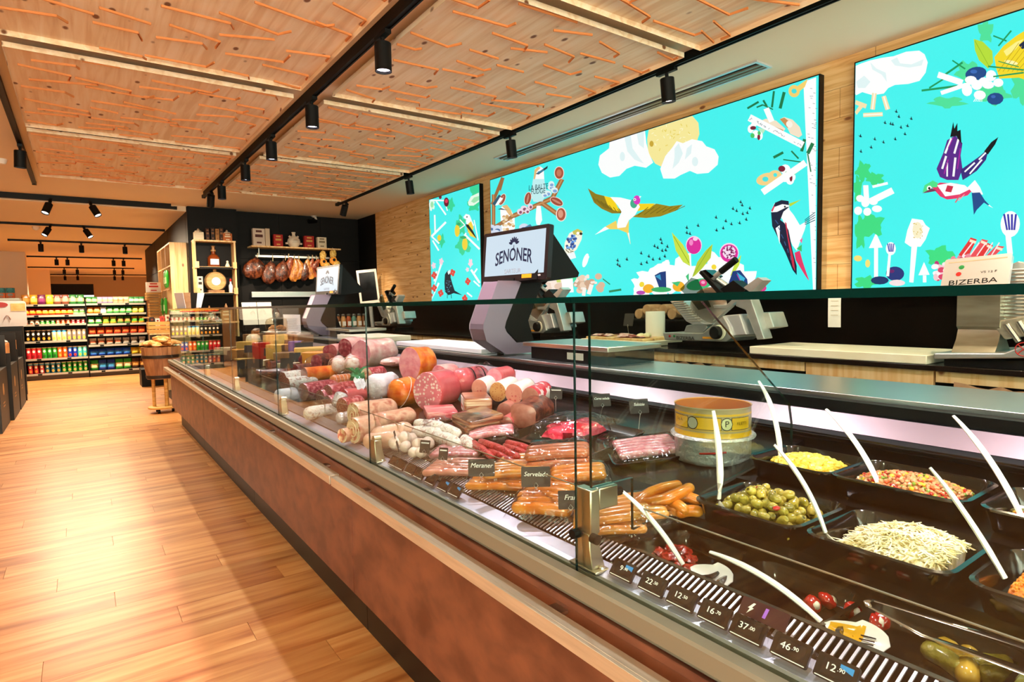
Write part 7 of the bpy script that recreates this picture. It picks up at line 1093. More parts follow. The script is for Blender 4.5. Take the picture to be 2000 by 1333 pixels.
B().lathe([(.02, .24), (.07, .242), (.073, .238), (.073, 0), (.02, 0)][::-1], 24, M=T(*p)).build('paper', WHITEP, t); B().lathe([(0, .243), (.019, .243)], 12, M=T(*p)).build('core', MATS['cardboard'], t)
for k in range(8):
    p = Vector((3.80, 3.42-.085*k, 1.30+.035*(k % 2))); t = thing('rolled_bag', 'brown paper roll lying on the wall ledge, %s from the slicer' % ['first', 'second', 'third', 'fourth', 'fifth', 'sixth', 'seventh', 'eighth'][k], 'roll', p, 'brown rolls on the wall ledge')
    B().lathe([(.022, .1), (.040, .1), (.042, .095), (.042, -.06), (.035, -.06)][::-1], 14, M=T(*p) @ RY(-PI/2) @ T(0, 0, -.02)).build('roll', MATS['cardboard'], t); B().lathe([(0, .079), (.02, .079)], 10, M=T(*p) @ RY(-PI/2)).build('hollow', BLACK, t)
B().box((3.70, 2.75, 1.245), (3.885, 3.5, 1.258)).build('wall_ledge', BLACK, label='narrow black ledge under the brown rolls on the splash wall', cat='shelf')
chalk((3.5,3.319,1.26), .09, .10, '', 'small slate sign on a wire behind the ham slices', (3.5,3.32,1.139), -1.45)
t = thing('receipt_note', 'white paper note hanging on the black splash wall below the pine strip', 'note', (3.88,1.919,1.344)); p = Vector((3.883,1.92,1.351))
B().grid(lambda u, v: (p.x-.003*math.sin(v*3), p.y-.04+.08*u, p.z-.135+.27*v), 4, 6).build('paper', M_CHW, t)
for k in range(5): B().box((p.x-.006, p.y-.025, p.z-.06+.03*k), (p.x-.0055, p.y+.02, p.z-.057+.03*k)).build('text_line', MATS['grey_plaster'], t)
# ---------------------------------------------------------------- the scale with its two screens
LILAC = mat('lilac_steel', '948496', .34, .45); BEZ = mat('dark_bezel', '1a1113', .35); SCRB = mat('screen_blue', 'cfe4f2', .3, emit=.68); NAVY = mat('navy_print', '101c3a', .4)
[n for n in SCRB.node_tree.nodes if n.type == 'BSDF_PRINCIPLED'][0].inputs['Base Color'].default_value = (.02, .025, .03, 1)
def ext(poly, th, m, par, name, bevel=0., x0=None):
    """outline in a plane across x, given as points; thickness th away from the customer"""
    ps = [(p[1], p[2]) for p in poly]; x = poly[0][0] if x0 is None else x0
    b = B(); n = len(ps); b.add([(x, a, c) for a, c in ps]+[(x+th, a, c) for a, c in ps], [tuple(range(n)), tuple(range(2*n-1, n-1, -1))]+[(i, n+i, n+(i+1) % n, (i+1) % n) for i in range(n)])
    return b.build(name, m, par, smooth=False, bevel=bevel)
sc = thing('counter_scale', 'x', 'scale', (2.05, 2.9, 1.1))
OUT = [(1.94, 1.53), (1.838, 1.29), (1.836, 1.26), (1.856, 1.195), (1.985, 1.115), (2.2, 1.115)]; INN = [(2.1, 1.53), (1.985, 1.30), (1.975, 1.265), (1.99, 1.235), (2.06, 1.17), (2.2, 1.17)]
b = B(); n = len(OUT)
for y in (2.84, 2.99): b.add([(x, y, z) for x, z in OUT+INN[::-1]], [])
k = 2*n; b.f = [tuple(range(k)), tuple(range(2*k-1, k-1, -1))]+[(i, (i+1) % k, k+(i+1) % k, k+i) for i in range(k)]; b.m = [0]*len(b.f); b.c = [None]*len(b.f)
b.build('bent_stand', LILAC, sc, smooth=False, bevel=.004)
b = B().prism([(2.06, 1.55), (1.995, 1.31), (1.99, 1.26), (2.08, 1.175), (2.2, 1.175), (2.16, 1.3), (2.28, 1.55)], 0, .12, M=Matrix(((1, 0, 0, 0), (0, 0, 1, 2.855), (0, 1, 0, 0), (0, 0, 0, 1)))); b.build('black_stand_body', BLACK, sc, smooth=False)
B().tube([(2.0, 2.92, 1.1), (2.0, 2.92, 1.12)], .02, 10).build('foot', BLACK, sc)
M = frame((2.09,2.88,1.684), (.07, -1, .0), (.1, 0, 1))
s_ = B().prism(rrect(.297, .152, .012), -.02, .012, M=M).build('customer_display', BEZ, sc, ang=30)
B().prism([(-.27, -.115), (.27, -.115), (.27, .13), (-.27, .13)], .012, .0128, M=M).build('screen', SCRB, s_, smooth=False)
B().prism([(.085, -.139), (.17, -.139), (.17, -.117), (.085, -.117)], .012, .0129, M=M).build('orange_sticker', mat('orange_sticker', 'f0a020', .4), s_, smooth=False)
arc = lambda p: M @ Vector((p.x, (p.y+.02)*(1+1.6*p.x*p.x)-.9*p.x*p.x-.02, .0145+p.z))
text('SENONER', .105, Matrix(), NAVY, s_, 'logo_lettering', bend=arc, sx=.72, bold=.0016)
text('SARTEUR', .036, M @ T(0, -.095, .0135), mat('grey_print', '8a94a0', .5), s_, 'logo_lettering'); text('BIZERBA', .014, M @ T(.22, -.128, .0123), TXW, s_, 'maker_lettering')
for k in range(7): a = PI/2+(k-3)*.42; B().ell((0, 0, 0), (.017, .0075, .0004), 10, 4, M=M @ T(.032*math.cos(a), .062+.03*math.sin(a), .0138) @ RZ(a)).build('logo_leaf', NAVY, s_)
B().prism([(-.003, .038), (.003, .038), (.002, .06), (-.002, .06)], .013, .0134, M=M).build('logo_stem', NAVY, s_)
tp = [(2.11, 1.83), (2.055, 1.535), (2.10, 1.52), (2.36, 1.55), (2.37, 1.575), (2.14, 1.835)]; b = B()
b.prism(tp, 0, .53, M=Matrix(((1, 0, 0, .018), (0, 0, 1, 2.655), (0, 1, 0, 0), (0, 0, 0, 1)))).build('operator_display', BLACK, sc, smooth=False)
B().box((2.0, 2.03, 1.102), (2.32, 2.62, 1.165)).build('weigh_base', BLACK, sc); B().box((1.97, 2.0, 1.168), (2.34, 2.66, 1.192)).build('weigh_plate', STEEL, sc, bevel=.004)
B().box((1.998, 2.2, 1.115), (2.0, 2.32, 1.15)).build('rating_label', M_CHW, sc)
sc['label'] = 'counter scale with bent lilac stand and logo screen behind the meats'
s2 = dup(sc, sc.location+Vector((.05, 3.42, 0)), label='second counter scale with logo screen behind the far cheeses'); 
# ---------------------------------------------------------------- slicers
def slicer():
    t = thing('meat_slicer', 'silver meat slicer with clear guard in front of the pomegranate picture', 'slicer', (3.4, 2.4, 1.08))
    ext([(3.25,2.769,1.185), (3.25,2.441,1.191), (3.25,2.289,1.304), (3.25,2.242,1.231), (3.25,2.224,1.169), (3.25,2.267,1.142), (3.25,2.751,1.133)], .30, CASTAL, t, 'base', .006)
    for q in (-.28, .25): B().box((3.27, 2.45+q-.04, 1.081), (3.53, 2.45+q+.04, 1.115)).build('foot', BLACK, t)
    M = frame((3.247,2.576,1.153), (0, -1, 0), (0, 0, 1)); text('BIZERBA', .03, M, BLACK, t, 'maker_lettering', sx=1.3)
    for px_, m in (((3.247,2.704,1.163), MATS['red_print']), ((3.247,2.665,1.164), mat('green_button', '2a8a4a', .3))): B().lathe([(0, .004), (.008, .003), (.008, 0)], 10, M=frame(px_, (0, -1, 0), (0, 0, 1))).build('button', m, t)
    ext([(3.246,2.438,1.168), (3.246,2.353,1.168), (3.246,2.353,1.155), (3.246,2.438,1.155)], .003, MATS['orange_sticker'], t, 'yellow_sticker')
    ext([(3.3,2.61,1.235), (3.3,2.467,1.258), (3.3,2.439,1.225), (3.3,2.479,1.188), (3.3,2.631,1.187)], .24, CASTAL, t, 'neck', .006)
    g = ext([(3.28,2.758,1.43), (3.28,2.644,1.442), (3.28,2.573,1.318), (3.28,2.472,1.259), (3.28,2.432,1.246), (3.28,2.544,1.244), (3.28,2.594,1.264)], .26, ALUL, t, 'gauge_plate', .003)
    for k in range(12):
        a, b_ = Vector((3.275,2.744,1.423)).lerp(Vector((3.275,2.54,1.251)), k/12), Vector((3.275,2.636,1.428)).lerp(Vector((3.275,2.444,1.253)), k/12); B().tube([a, b_], .0035, 5).build('rib', STEEL, g)
    c = Vector((3.36,2.48,1.364)); Md = frame(c, (0, -.8, .6), (0, .6, .8))
    B().lathe([(0, .006), (.10, .006), (.125, .0), (.10, -.006), (0, -.006)], 32, M=frame(c, (.3, -.72, .62), (0, .6, .8))).build('blade', STEEL, t, ang=20)
    ext([(3.27,2.636,1.479), (3.27,2.545,1.55), (3.27,2.496,1.538), (3.27,2.394,1.358), (3.27,2.488,1.339), (3.27,2.537,1.392)], .006, glassy('smoked_guard', 'b8c4be', .05, 1.5), t, 'clear_guard')
    ext([(3.3,2.511,1.582), (3.3,2.487,1.594), (3.3,2.325,1.441), (3.3,2.355,1.429)], .10, BLACK, t, 'black_arm', .004)
    ext([(3.32,2.518,1.593), (3.32,2.471,1.6), (3.32,2.408,1.554), (3.32,2.447,1.536)], .10, BLACKG, t, 'end_plate')
    B().tube([(3.34,2.438,1.536), (3.34,2.369,1.582)], .017, 12).build('handle_shaft', CASTAL, t); B().tube([(3.34,2.369,1.582), (3.34,2.258,1.652)], .021, 12).build('black_grip', BLACK, t); B().tube([(3.36,2.422,1.545), (3.4,2.358,1.487)], .018, 10).build('cross_arm', CASTAL, t)
    ext([(3.32,2.366,1.468), (3.32,2.266,1.522), (3.32,2.18,1.462), (3.32,2.236,1.388), (3.32,2.309,1.389)], .10, BLACK, t, 'product_holder')
    ext([(3.3,2.181,1.475), (3.3,2.086,1.532), (3.3,2.052,1.513), (3.3,2.132,1.442)], .09, CASTAL, t, 'holder_wing')
    ext([(3.28,2.386,1.371), (3.28,2.289,1.37), (3.28,2.196,1.444), (3.28,2.174,1.425), (3.28,2.281,1.344), (3.28,2.378,1.348)], .04, CASTAL, t, 'carriage_lever', .004)
    ext([(3.29,2.216,1.426), (3.29,2.14,1.442), (3.29,2.084,1.301), (3.29,2.033,1.167), (3.29,2.083,1.159), (3.29,2.16,1.337), (3.29,2.23,1.363)], .09, CASTAL, t, 'carriage_column', .005)
    B().tube([(3.3,2.252,1.369), (3.3,2.385,1.266)], .012, 8).build('support_rod', CASTAL, t)
    ext([(3.27,2.304,1.303), (3.27,2.188,1.313), (3.27,2.139,1.189), (3.27,2.259,1.176)], .26, ALUL, t, 'motor_housing', .006)
    ext([(3.36,2.136,1.32), (3.36,2.048,1.323), (3.36,2.014,1.232), (3.36,2.107,1.214)], .16, CASTAL, t, 'side_housing', .006)
    k = Vector((3.24,2.326,1.198)); M = frame(k, (0, -1, 0), (0, 0, 1)); B().lathe([(0, .006), (.045, .004), (.048, 0)], 24, M=M @ T(.012, 0, -.004)).build('dial_ring', CREAM, t); B().lathe([(0, .03), (.034, .03), (.04, .024), (.042, 0)], 20, M=M).build('dial_knob', BLACK, t)
    return t
sl0 = slicer()
dup(sl0, sl0.location+Vector((0, 1.82, 0)), label='silver meat slicer behind the scale screen, before the mushroom picture')
dup(sl0, sl0.location+Vector((-.05, 4.9, .01)), label='silver meat slicer at the pine wall end of the back counter', sc=(1, .95, 1.0))
t = thing('large_slicer', 'large silver slicer with maker name plate under the mushroom light box', 'slicer', (3.4, .9, 1.08))
ext([(3.2,1.13,1.138), (3.2,0.869,1.153), (3.2,0.752,1.214), (3.2,0.702,1.141), (3.2,1.129,1.11)], .46, CASTAL, t, 'base', .006)
B().box((3.24, .55, 1.081), (3.6, 1.1, 1.118)).build('foot', BLACK, t)
pr = [(3.245, 1.14), (3.30, 1.20), (3.32, 1.245), (3.30, 1.26), (3.30, 1.50), (3.34, 1.505), (3.38, 1.26), (3.40, 1.2), (3.46, 1.14)]
b = B(); b.loft([[(x, y, z) for x, z in pr] for y in ((3.3,0.914,1.257)[1], (3.3,1.075,1.254)[1])]).build('curved_plate', mat('brushed_plate', cols=['a89a84', 'd8cdb8'], scale=(3, 3, 14), rough=.3, metal=.8), t, ang=50)
M = frame((3.27,0.999,1.5), (.0, -1, .05), (.55, 0, 1)); hw = .115
B().prism(rrect(.125, .085, .01), -.02, .004, M=M).build('control_head', ALUL, t, ang=30); text('BIZERBA', .036, M @ T(-.005, -.045, .0045), BLACK, t, 'maker_lettering', sx=1.35); text('VS 12 F', .015, M @ T(.05, .0, .0045), BLACK, t, 'maker_lettering', sx=1.3)
for px_, m in (((-.055, .035), MATS['green_button']), ((-.062, -.0), MATS['red_print'])): B().lathe([(0, .006), (.011, .005), (.011, .004)], 12, M=M @ T(*px_, 0)).build('button', m, t)
B().prism([(-.11, .062), (.11, .062), (.11, .068), (-.11, .068)], .004, .0046, M=M).build('groove_line', MATS['grey_plaster'], t)
g = ext([(3.36,0.937,1.519), (3.36,0.869,1.548), (3.36,0.748,1.497), (3.36,0.741,1.259), (3.36,0.93,1.232)], .05, CASTAL, t, 'ribbed_carriage', .004)
for k in range(16): z = 1.27+.016*k; B().tube([(3.352, (3.35,0.925,1.347)[1], z), (3.352, .6, z)], .005, 6).build('rib', STEEL, g)
for a, b_ in (((3.3,0.889,1.271), (3.3,0.844,1.197)), ((3.3,0.847,1.285), (3.3,0.806,1.207))): B().tube([a, b_], .012, 10).build('guide_rod', STEEL, t)
ext([(3.31,0.936,1.284), (3.31,0.781,1.321), (3.31,0.78,1.286), (3.31,0.813,1.224), (3.31,0.897,1.203), (3.31,0.927,1.245)], .05, STEELW, t, 'carriage_foot', .006)
M = frame((3.198,0.802,1.172), (0, -1, 0), (0, 0, 1)); B().tube([M @ Vector((.028*math.cos(a), .028*math.sin(a), 0)) for a in [i*PI/10 for i in range(21)]], .0022, 5).build('warning_ring', MATS['red_print'], t)
for s in (-1, 1): B().tube([M @ Vector((-.02, -.02*s, 0)), M @ Vector((.02, .02*s, 0))], .002, 5).build('warning_cross', MATS['red_print'], t)
# clear-fronted tilted frame device at the far end of the back counter
t = thing('ham_holder', 'tilted white frame holder leaning at the far end of the back counter', 'machine', (3.6, 8.9, 1.08)); M = frame((3.642,8.9,1.71), (.93, -.3, .1), (-.28, 0, 1)); b = B()
for a in ((-.15, -.26, -.12, .26), (.12, -.26, .15, .26), (-.12, .22, .12, .26), (-.12, -.26, .12, -.22)): b.prism([(a[0], a[1]), (a[2], a[1]), (a[2], a[3]), (a[0], a[3])], 0, .03, M=M)
b.build('white_frame', WHITEP, t); B().prism([(-.12, -.22), (.12, -.22), (.12, .22), (-.12, .22)], .0, .01, M=M).build('dark_inlay', BLACKG, t); B().tube([M @ Vector((0, -.24, -.01)), (3.72, 8.95, 1.082)], .03, 10).build('leg', ALUL, t)

# ================================================================ black end wall: shelf, hams, column rack
t = thing('wall_shelf', 'long pale wooden shelf on the black end wall with a hook rail', 'shelf', (2.8, 9.7, 2.3)); B().box((2.12, 9.58, 2.318), (3.48, 9.848, 2.342)).build('shelf_board', PINEV, t, bevel=.002)
B().box((2.2, 9.70, 2.18), (3.42, 9.72, 2.21)).build('hook_rail', STEEL, t)
for x in (2.25, 3.4): B().tube([(x, 9.71, 2.32), (x, 9.71, 2.2)], .008, 6).build('rail_hanger', STEEL, t)
t = thing('steel_rail', 'short bright steel rail on the black wall below the hams', 'rail', (2.6, 9.82, 1.6)); B().box((2.14, 9.79, 1.59), (3.2, 9.845, 1.66)).build('rail_profile', STEEL, t, bevel=.004); B().box((2.14, 9.785, 1.575), (3.2, 9.80, 1.592)).build('rail_lip', ALUL, t)
HAMS = [(497, 523, 36, 44, 'biggest flat dark ham'), (525, 531, 26, 48, 'wide ridged dark ham, second from the column'), (549, 528, 27, 46, 'broad dark ham with ridged middle, third from the column'), (562, 521, 11, 38, 'narrow reddish strip, fourth from the column'), (573, 527, 12, 42, 'golden brown strip, fifth from the column'), (582, 525, 11, 38, 'pale brown strip, sixth from the column'), (593, 527, 13, 40, 'dark knobbly strip, seventh from the column'), (602, 524, 10, 38, 'thin light strip, eighth from the column'), (609, 521, 8, 36, 'thin dark strip, ninth from the column'), (617, 515, 10, 22, 'short bundle beside the yellow bags')]
HM = [mat('smoked_ham_dark', cols=['24100a', '542412', '8a4a2a'], scale=(22, 22, 12), rough=.35, coat=.3, bump=.8, bscale=30), mat('smoked_ham_red', cols=['4a1a10', '8a3a22', 'b86a40'], scale=(26, 26, 14), rough=.35, coat=.3, bump=.8, bscale=36), mat('smoked_ham_gold', cols=['8a4a1c', 'b8762c', 'd8a050'], scale=(26, 26, 14), rough=.35, coat=.3, bump=.6, bscale=36)]
P0 = Vector((2.167,9.66,2.016)); SCL = 7.75e-3
for i, (px_, py_, w, h, lab) in enumerate(HAMS):
    c = Vector((P0.x+(px_-497)*.0078, 9.66, P0.z-(py_-523)*.0076)); w *= .0078*(1.12 if w > 20 else 1.55); h *= .0077*(1.0 if w > .2 else 1.08); t = thing('hanging_ham', lab+' hanging from the hook rail' if 'bundle' not in lab else lab+' on the hook rail', 'ham', (c.x, c.y, c.z-h/2), 'smoked hams on the hook rail')
    rings = []
    for k in range(13):
        s = k/12; wd = w/2*(math.sin(PI*min(1, s*1.06+.02)))**.55*(1.05-.25*(s-.4)) if w > .15 else w/2*(math.sin(PI*(s*.94+.03)))**.4*(.8+.35*(1-s))
        off = .03*math.sin(s*5+i)*(w < .15)+(.05*(s-.5) if w > .15 else 0)
        rings.append([(c.x+off+wd*math.cos(a)*(1+.22*noise.noise((math.cos(a)*2+i, s*5, math.sin(a)*2))), c.y+wd*.38*math.sin(a)*(1+.3*noise.noise((a, s*7, i))), c.z-h/2+h*s) for a in [2*PI*j/16 for j in range(16)]])
    B().loft(rings).build('ham', HM[0] if i < 3 or i == 6 else (HM[2] if i in (4, 5, 7) else HM[1]), t, ang=70)
    x0 = c.x+(.05 if w > .15 else 0); B().tube([(x0, 9.66, c.z+h/2-.02), (x0+.01, 9.68, c.z+h/2+.05), (x0+.012, 9.70, 2.205)], .005, 6).build('string', CH['pale'], t); B().tube([(x0+.012, 9.70, 2.20), (x0+.012, 9.69, 2.235), (x0+.012, 9.715, 2.24), (x0+.012, 9.73, 2.205)], .004, 6).build('hook', STEEL, t)
for i, (px_, py_) in enumerate(((630, 508), (651, 504))):
    c = Vector((P0.x+(px_-497)*.0078, 9.64, P0.z-(py_-523)*.0076)); t = thing('cloth_bag', ['yellow printed cloth bag hanging nearest the hams', 'yellow printed cloth bag hanging at the end of the rail'][i], 'bag', (c.x, c.y, c.z-.2), 'hanging cloth bags')
    B().ell(c+Vector((0, 0, .10)), (.055, .04, .075), 12, 8, wob=.3, seed=i).build('upper_pouch', HM[2] if 0 else mat('yellow_print_cloth', cols=['b8862c', 'e8c460', 'f4e0a0'], scale=(60, 60, 60), rough=.7), t); B().ell(c+Vector((0, 0, -.01)), (.06, .045, .07), 12, 8, wob=.3, seed=i+4).build('lower_pouch', CH['amber'], t); B().ell(c+Vector((.05, -.01, -.06)), (.06, .04, .05), 10, 7, wob=.3).build('bag_flap', MATS['yellow_print_cloth'], t)
    B().lathe([(0, .003), (.022, .002), (.024, 0)], 12, M=frame(c+Vector((0, -.045, .0)), (1, 0, 0), (0, 0, 1))).build('dark_seal', BLACK, t); B().tube([c+Vector((0, 0, .17)), c+Vector((.01, .04, .2)), Vector((c.x+.012, 9.71, 2.212))], .006, 6).build('strap', CH['pale'], t)
def pbox(name, label, cat, c, w, d, h, col, col2=None, group=None, rz=0.):
    """upright printed carton, standing at c"""
    t = thing(name, label, cat, c, group); M = T(*c) @ RZ(rz)
    B().box((-w/2, -d/2, 0), (w/2, d/2, h), M=M, col=col).build('carton', PRINTM, t, bevel=.002)
    if col2:
        b = B(); y = -d/2-.0006
        for z0, z1, k in ((.78, .9, .25), (.5, .66, .32), (.14, .24, .2)): b.box((-w*k, y, h*z0), (w*k, y+.0005, h*z1), M=M, col=col2)
        b.build('printed_panel', PRINTM, t, smooth=False, kind='stuff')
    return t
Z0 = 2.343
t = pbox('photo_carton', 'tall carton with meat photos on the long wall shelf', 'box', (2.25, 9.7, Z0), .17, .09, .26, 'd8c8b8', '5a2a22'); pbox('photo_carton', 'narrow pale carton beside the meat photo carton', 'box', (2.372, 9.68, Z0), .065, .08, .265, 'd8c4a8')
pbox('red_carton', 'red gold-printed carton at the column side of the white flask', 'box', (2.53, 9.69, Z0), .135, .07, .185, 'b01c1c', 'd8a050', 'red cartons on the wall shelf'); pbox('red_carton', 'red gold-printed carton at the camera mount side of the white flask', 'box', (3.0, 9.69, Z0), .15, .08, .185, 'b01c1c', 'd8a050', 'red cartons on the wall shelf')
pbox('white_carton', 'cream carton at the end of the long wall shelf', 'box', (3.2, 9.69, Z0), .145, .08, .175, 'e8dcc0', '8a7a5a')
t = thing('white_flask', 'round white ceramic flask with side lugs on the wall shelf', 'flask', (2.77, 9.69, Z0)); M = T(2.77, 9.69, Z0); CER = mat('cream_ceramic', 'eee4d0', .3, coat=.4)
B().lathe([(.05, 0), (.085, .04), (.098, .085), (.085, .13), (.045, .165), (.026, .18), (.024, .215), (.03, .22), (.03, .235), (0, .237)], 24, M=M).build('flask_body', CER, t)
for s in (-1, 1): B().tube([M @ Vector((s*.09, 0, .06)), M @ Vector((s*.125, 0, .06))], .015, 10).build('lug', CER, t); B().tube([M @ Vector((s*.05, 0, .15)), M @ Vector((s*.07, 0, .175))], .016, 10).build('shoulder_lug', CER, t)
for k in range(3): B().box((-.05+.01*k, -.1, .065+.022*k), (.05-.01*k, -.094, .07+.022*k), M=M).build('lettering_line', MATS['grey_plaster'], t)
# rack on the column
rk = thing('column_rack', 'tall pale wooden rack with open compartments on the black column', 'rack', (1.61, 9.58, .9)); xa, xb = 1.34, 1.88; zt2 = 2.36
for x in (xa, xb-.022): B().box((x, 9.48, 1.0), (x+.022, 9.688, zt2)).build('side_board', PINEV, rk)
for z in (zt2, 1.985, 1.615, 1.2): B().box((xa-.004, 9.47, z), (xb+.004, 9.688, z+.022)).build('shelf_board', PINEV, rk)
for z in (1.985, 1.615): B().box((xa+.03, 9.455, z-.01), (xb-.03, 9.47, z+.016)).build('label_strip', BLACK, rk); B().box((xa+.0, 9.44, z), (xa+.05, 9.47, z+.09)).build('front_lip', PINEV, rk); B().box((xb-.05, 9.44, z), (xb-.0, 9.47, z+.09)).build('front_lip', PINEV, rk)
for k, (x, col, lab) in enumerate(((1.42, 'e8dcc0', 'cream tea tin with metal lid on top of the column rack'), (1.79, 'b8642c', 'orange tea tin with metal lid on top of the column rack'))):
    t = pbox('tea_tin', lab, 'tin', (x, 9.58, zt2+.023), .12, .11, .11, col, 'f0e4c8'); B().lathe([(.05, .111), (.048, .13), (.02, .138), (.012, .16), (0, .165)], 16, M=T(x, 9.58, zt2+.023)).build('lid', STEELW, t)
for k, (x, col, h, lab) in enumerate(((1.535, '3a1c14', .17, 'slim dark carton between the tea tins'), (1.60, '2a1a14', .18, 'dark brown carton with gold front between the tea tins'), (1.66, 'a8743c', .17, 'tan carton between the tea tins'), (1.715, '3a2418', .185, 'tall dark carton next to the orange tin'))): pbox('slim_carton', lab, 'box', (x, 9.60, zt2+.023), .05, .1, h, col, '8a5a34')
t = thing('amber_bottle', 'big amber spirit bottle with white label in the upper rack compartment', 'bottle', (1.6, 9.58, 2.008)); M = T(1.6, 9.58, 2.008)
B().lathe([(.075, 0), (.082, .01), (.082, .13), (.06, .165), (.028, .185), (.026, .22), (.03, .222)], 24, M=M).build('bottle_body', mat('amber_glass', '7a3410', .08, coat=.8, spec=.8), t); B().lathe([(.034, .222), (.036, .245), (.02, .25), (.02, .29), (.03, .3), (0, .305)], 16, M=M).build('stopper', CH['rind'], t); B().box((-.055, -.0845, .03), (.055, -.079, .11), M=M).build('paper_label', M_CHW, t)
t = thing('figurine', 'small white figurine beside the amber bottle', 'figurine', (1.775, 9.55, 2.008)); M = T(1.775, 9.55, 2.008)
B().lathe([(.03, 0), (.032, .02), (.02, .05), (.012, .06), (.018, .075), (.012, .092), (0, .096)], 14, M=M).build('figure', CER, t); B().lathe([(.034, 0), (.034, .006)], 14, M=M).build('plinth', CH['rind'], t)
t = thing('spirit_keg', 'small pale wooden keg with round white label in the lower rack compartment', 'keg', (1.605, 9.56, 1.638)); M = T(1.605, 9.57, 1.80) @ RX(PI/2); KEG = mat('keg_wood', cols=['b08a50', 'd0aa6c'], scale=(6, 6, 40), rough=.5)
B().lathe([(.125, -.09), (.135, -.06), (.142, 0), (.135, .06), (.125, .085), (.118, .085), (.114, .078), (0, .078)], 28, M=M).build('staves', KEG, t); B().lathe([(.058, .079), (.058, .081), (.0, .0815)], 24, M=M).build('white_label', M_CHW, t)
for z in (-.06, .06): B().lathe([(.137, z-.012), (.139, z+.012)], 28, M=M, cap0=False, cap1=False).build('hoop', STEELW, t)
B().box((1.5, 9.49, 1.638), (1.71, 9.64, 1.675)).build('cradle', CH['rind'], t); B().lathe([(.02, 0), (.02, .03), (.03, .035), (0, .05)], 12, M=T(1.605, 9.57, 1.93)).build('bung', KEG, t)
for k, (x, lab) in enumerate(((1.43, 'white bottle carton with dark bottle picture left of the keg'), (1.81, 'small bottle with red cap right of the keg'))):
    if k == 0: pbox('bottle_carton', 'white bottle carton with dark picture beside the keg', 'box', (1.40, 9.53, 1.638), .07, .07, .23, 'ece2cc', '2a2018')
    else: t = thing('small_bottle', 'small white-labelled bottle with red cap beside the keg', 'bottle', (1.8, 9.52, 1.638)); M = T(1.8, 9.52, 1.638); B().lathe([(.026, 0), (.027, .1), (.012, .135), (.012, .16)], 12, M=M).build('bottle_body', M_CHW, t); B().lathe([(.014, .16), (.014, .2), (0, .203)], 12, M=M).build('red_cap', MATS['red_print'], t)
for k, (x, col, h, lab) in enumerate(((1.5, '8a5a2c', .14, 'brown wooden gift box on the lowest rack board'), (1.72, 'a8814c', .17, 'tan carton with dark bottle on the lowest rack board'))): t = pbox('gift_box', lab, 'box', (x, 9.56, 1.223), .16, .12, h, col, 'e8d8b0'); B().lathe([(.02, 0), (.02, .05), (.01, .07), (.008, .09)], 10, M=T(x, 9.50, 1.223+h)).build('stopper', CH['rind'], t)
# paper bags fanned on the counter end
for k in range(4): M = frame((1.05+.07*k, 8.75, 1.52), (.6, -.8, 0), (-.3+.22*k, .1, 1)); B().prism([(-.07, -.1), (.07, -.1), (.07, .1), (-.07, .1)], 0, .004, M=M).build('paper_bag', [M_CHW, MATS['cardboard'], BLACKM, mat('striped_cloth', cols=['b8c4d8', 'e8ecf0'], scale=(60, 2, 2), rough=.8)][k], label=['white folded paper bag in the fan by the column', 'brown kraft paper bag in the fan', 'dark folded paper bag in the fan', 'blue-white striped cloth bag in the fan'][k], cat='bag')
t = thing('bag_stand', 'black stand holding the fanned paper bags behind the end glass', 'stand', (1.15, 8.75, .0)); B().box((1.0, 8.7, 1.38), (1.35, 8.85, 1.42)).build('tray', BLACK, t); B().tube([(1.17, 8.78, 0), (1.17, 8.78, 1.38)], .02, 10).build('post', BLACK, t); B().lathe([(.15, 0), (.15, .012)], 20, M=T(1.17, 8.78, 0)).build('foot', BLACK, t)
# pine tower on the side of the column with hanging goods
tw = thing('pine_tower', 'pale pine shelf tower against the side of the black column', 'shelf tower', (1.2, 10.7, 0))
for y in (9.88, 10.45, 11.02, 11.55): B().box((1.085, y, .12), (1.30, y+.022, 2.37)).build('side_panel', PINEV, tw)
B().box((1.085, 9.9, 2.348), (1.30, 11.57, 2.37)).build('top_board', PINEV, tw); B().box((1.10, 9.9, 0), (1.30, 11.57, .12)).build('plinth', BLACK, tw)
for z in (.5, .9, 1.3, 1.7, 2.03): B().box((1.09, 9.905, z), (1.30, 11.55, z+.02)).build('shelf_board', PINEV, tw)
for i in range(9):
    y, z = 9.99+.06*i+(.06 if i > 4 else 0)+(.3 if i > 6 else 0), 1.725 if i < 5 else 1.33; t = thing('green_snack_bag', 'shiny green snack bag hanging on the pine tower, %s from the front' % ['first', 'second', 'third', 'fourth', 'fifth', 'sixth', 'seventh', 'eighth', 'ninth'][i], 'bag', (1.05, y, z), 'green bags on the tower')
    B().ell((1.05, y, z+.13), (.025, .06, .125), 10, 8, wob=.25, seed=i, col='2a9a2c').build('bag_body', PRINT, t); B().box((1.026, y-.035, z+.06), (1.03, y+.035, z+.15), col='c8e8b0').build('printed_panel', PRINT, t)
for i in range(6): y = 9.98+.17*i; t = thing('tower_bottle', 'dark bottle standing high on the pine tower, %s from the front' % ['first', 'second', 'third', 'fourth', 'fifth', 'sixth'][i], 'bottle', (1.17, y, 2.051)); M = T(1.17, y, 2.051); B().lathe([(.03, 0), (.032, .12), (.012, .17), (.012, .21), (0, .212)], 10, M=M).build('bottle_body', MATS['amber_glass'], t); B().box((-.034, -.02, .03), (-.031, .02, .09), M=M).build('red_label', MATS['red_print'], t)
CRATE = mat('crate_wood', cols=['b8863c', 'd8aa5c'], scale=(4, 4, 40), rough=.6)
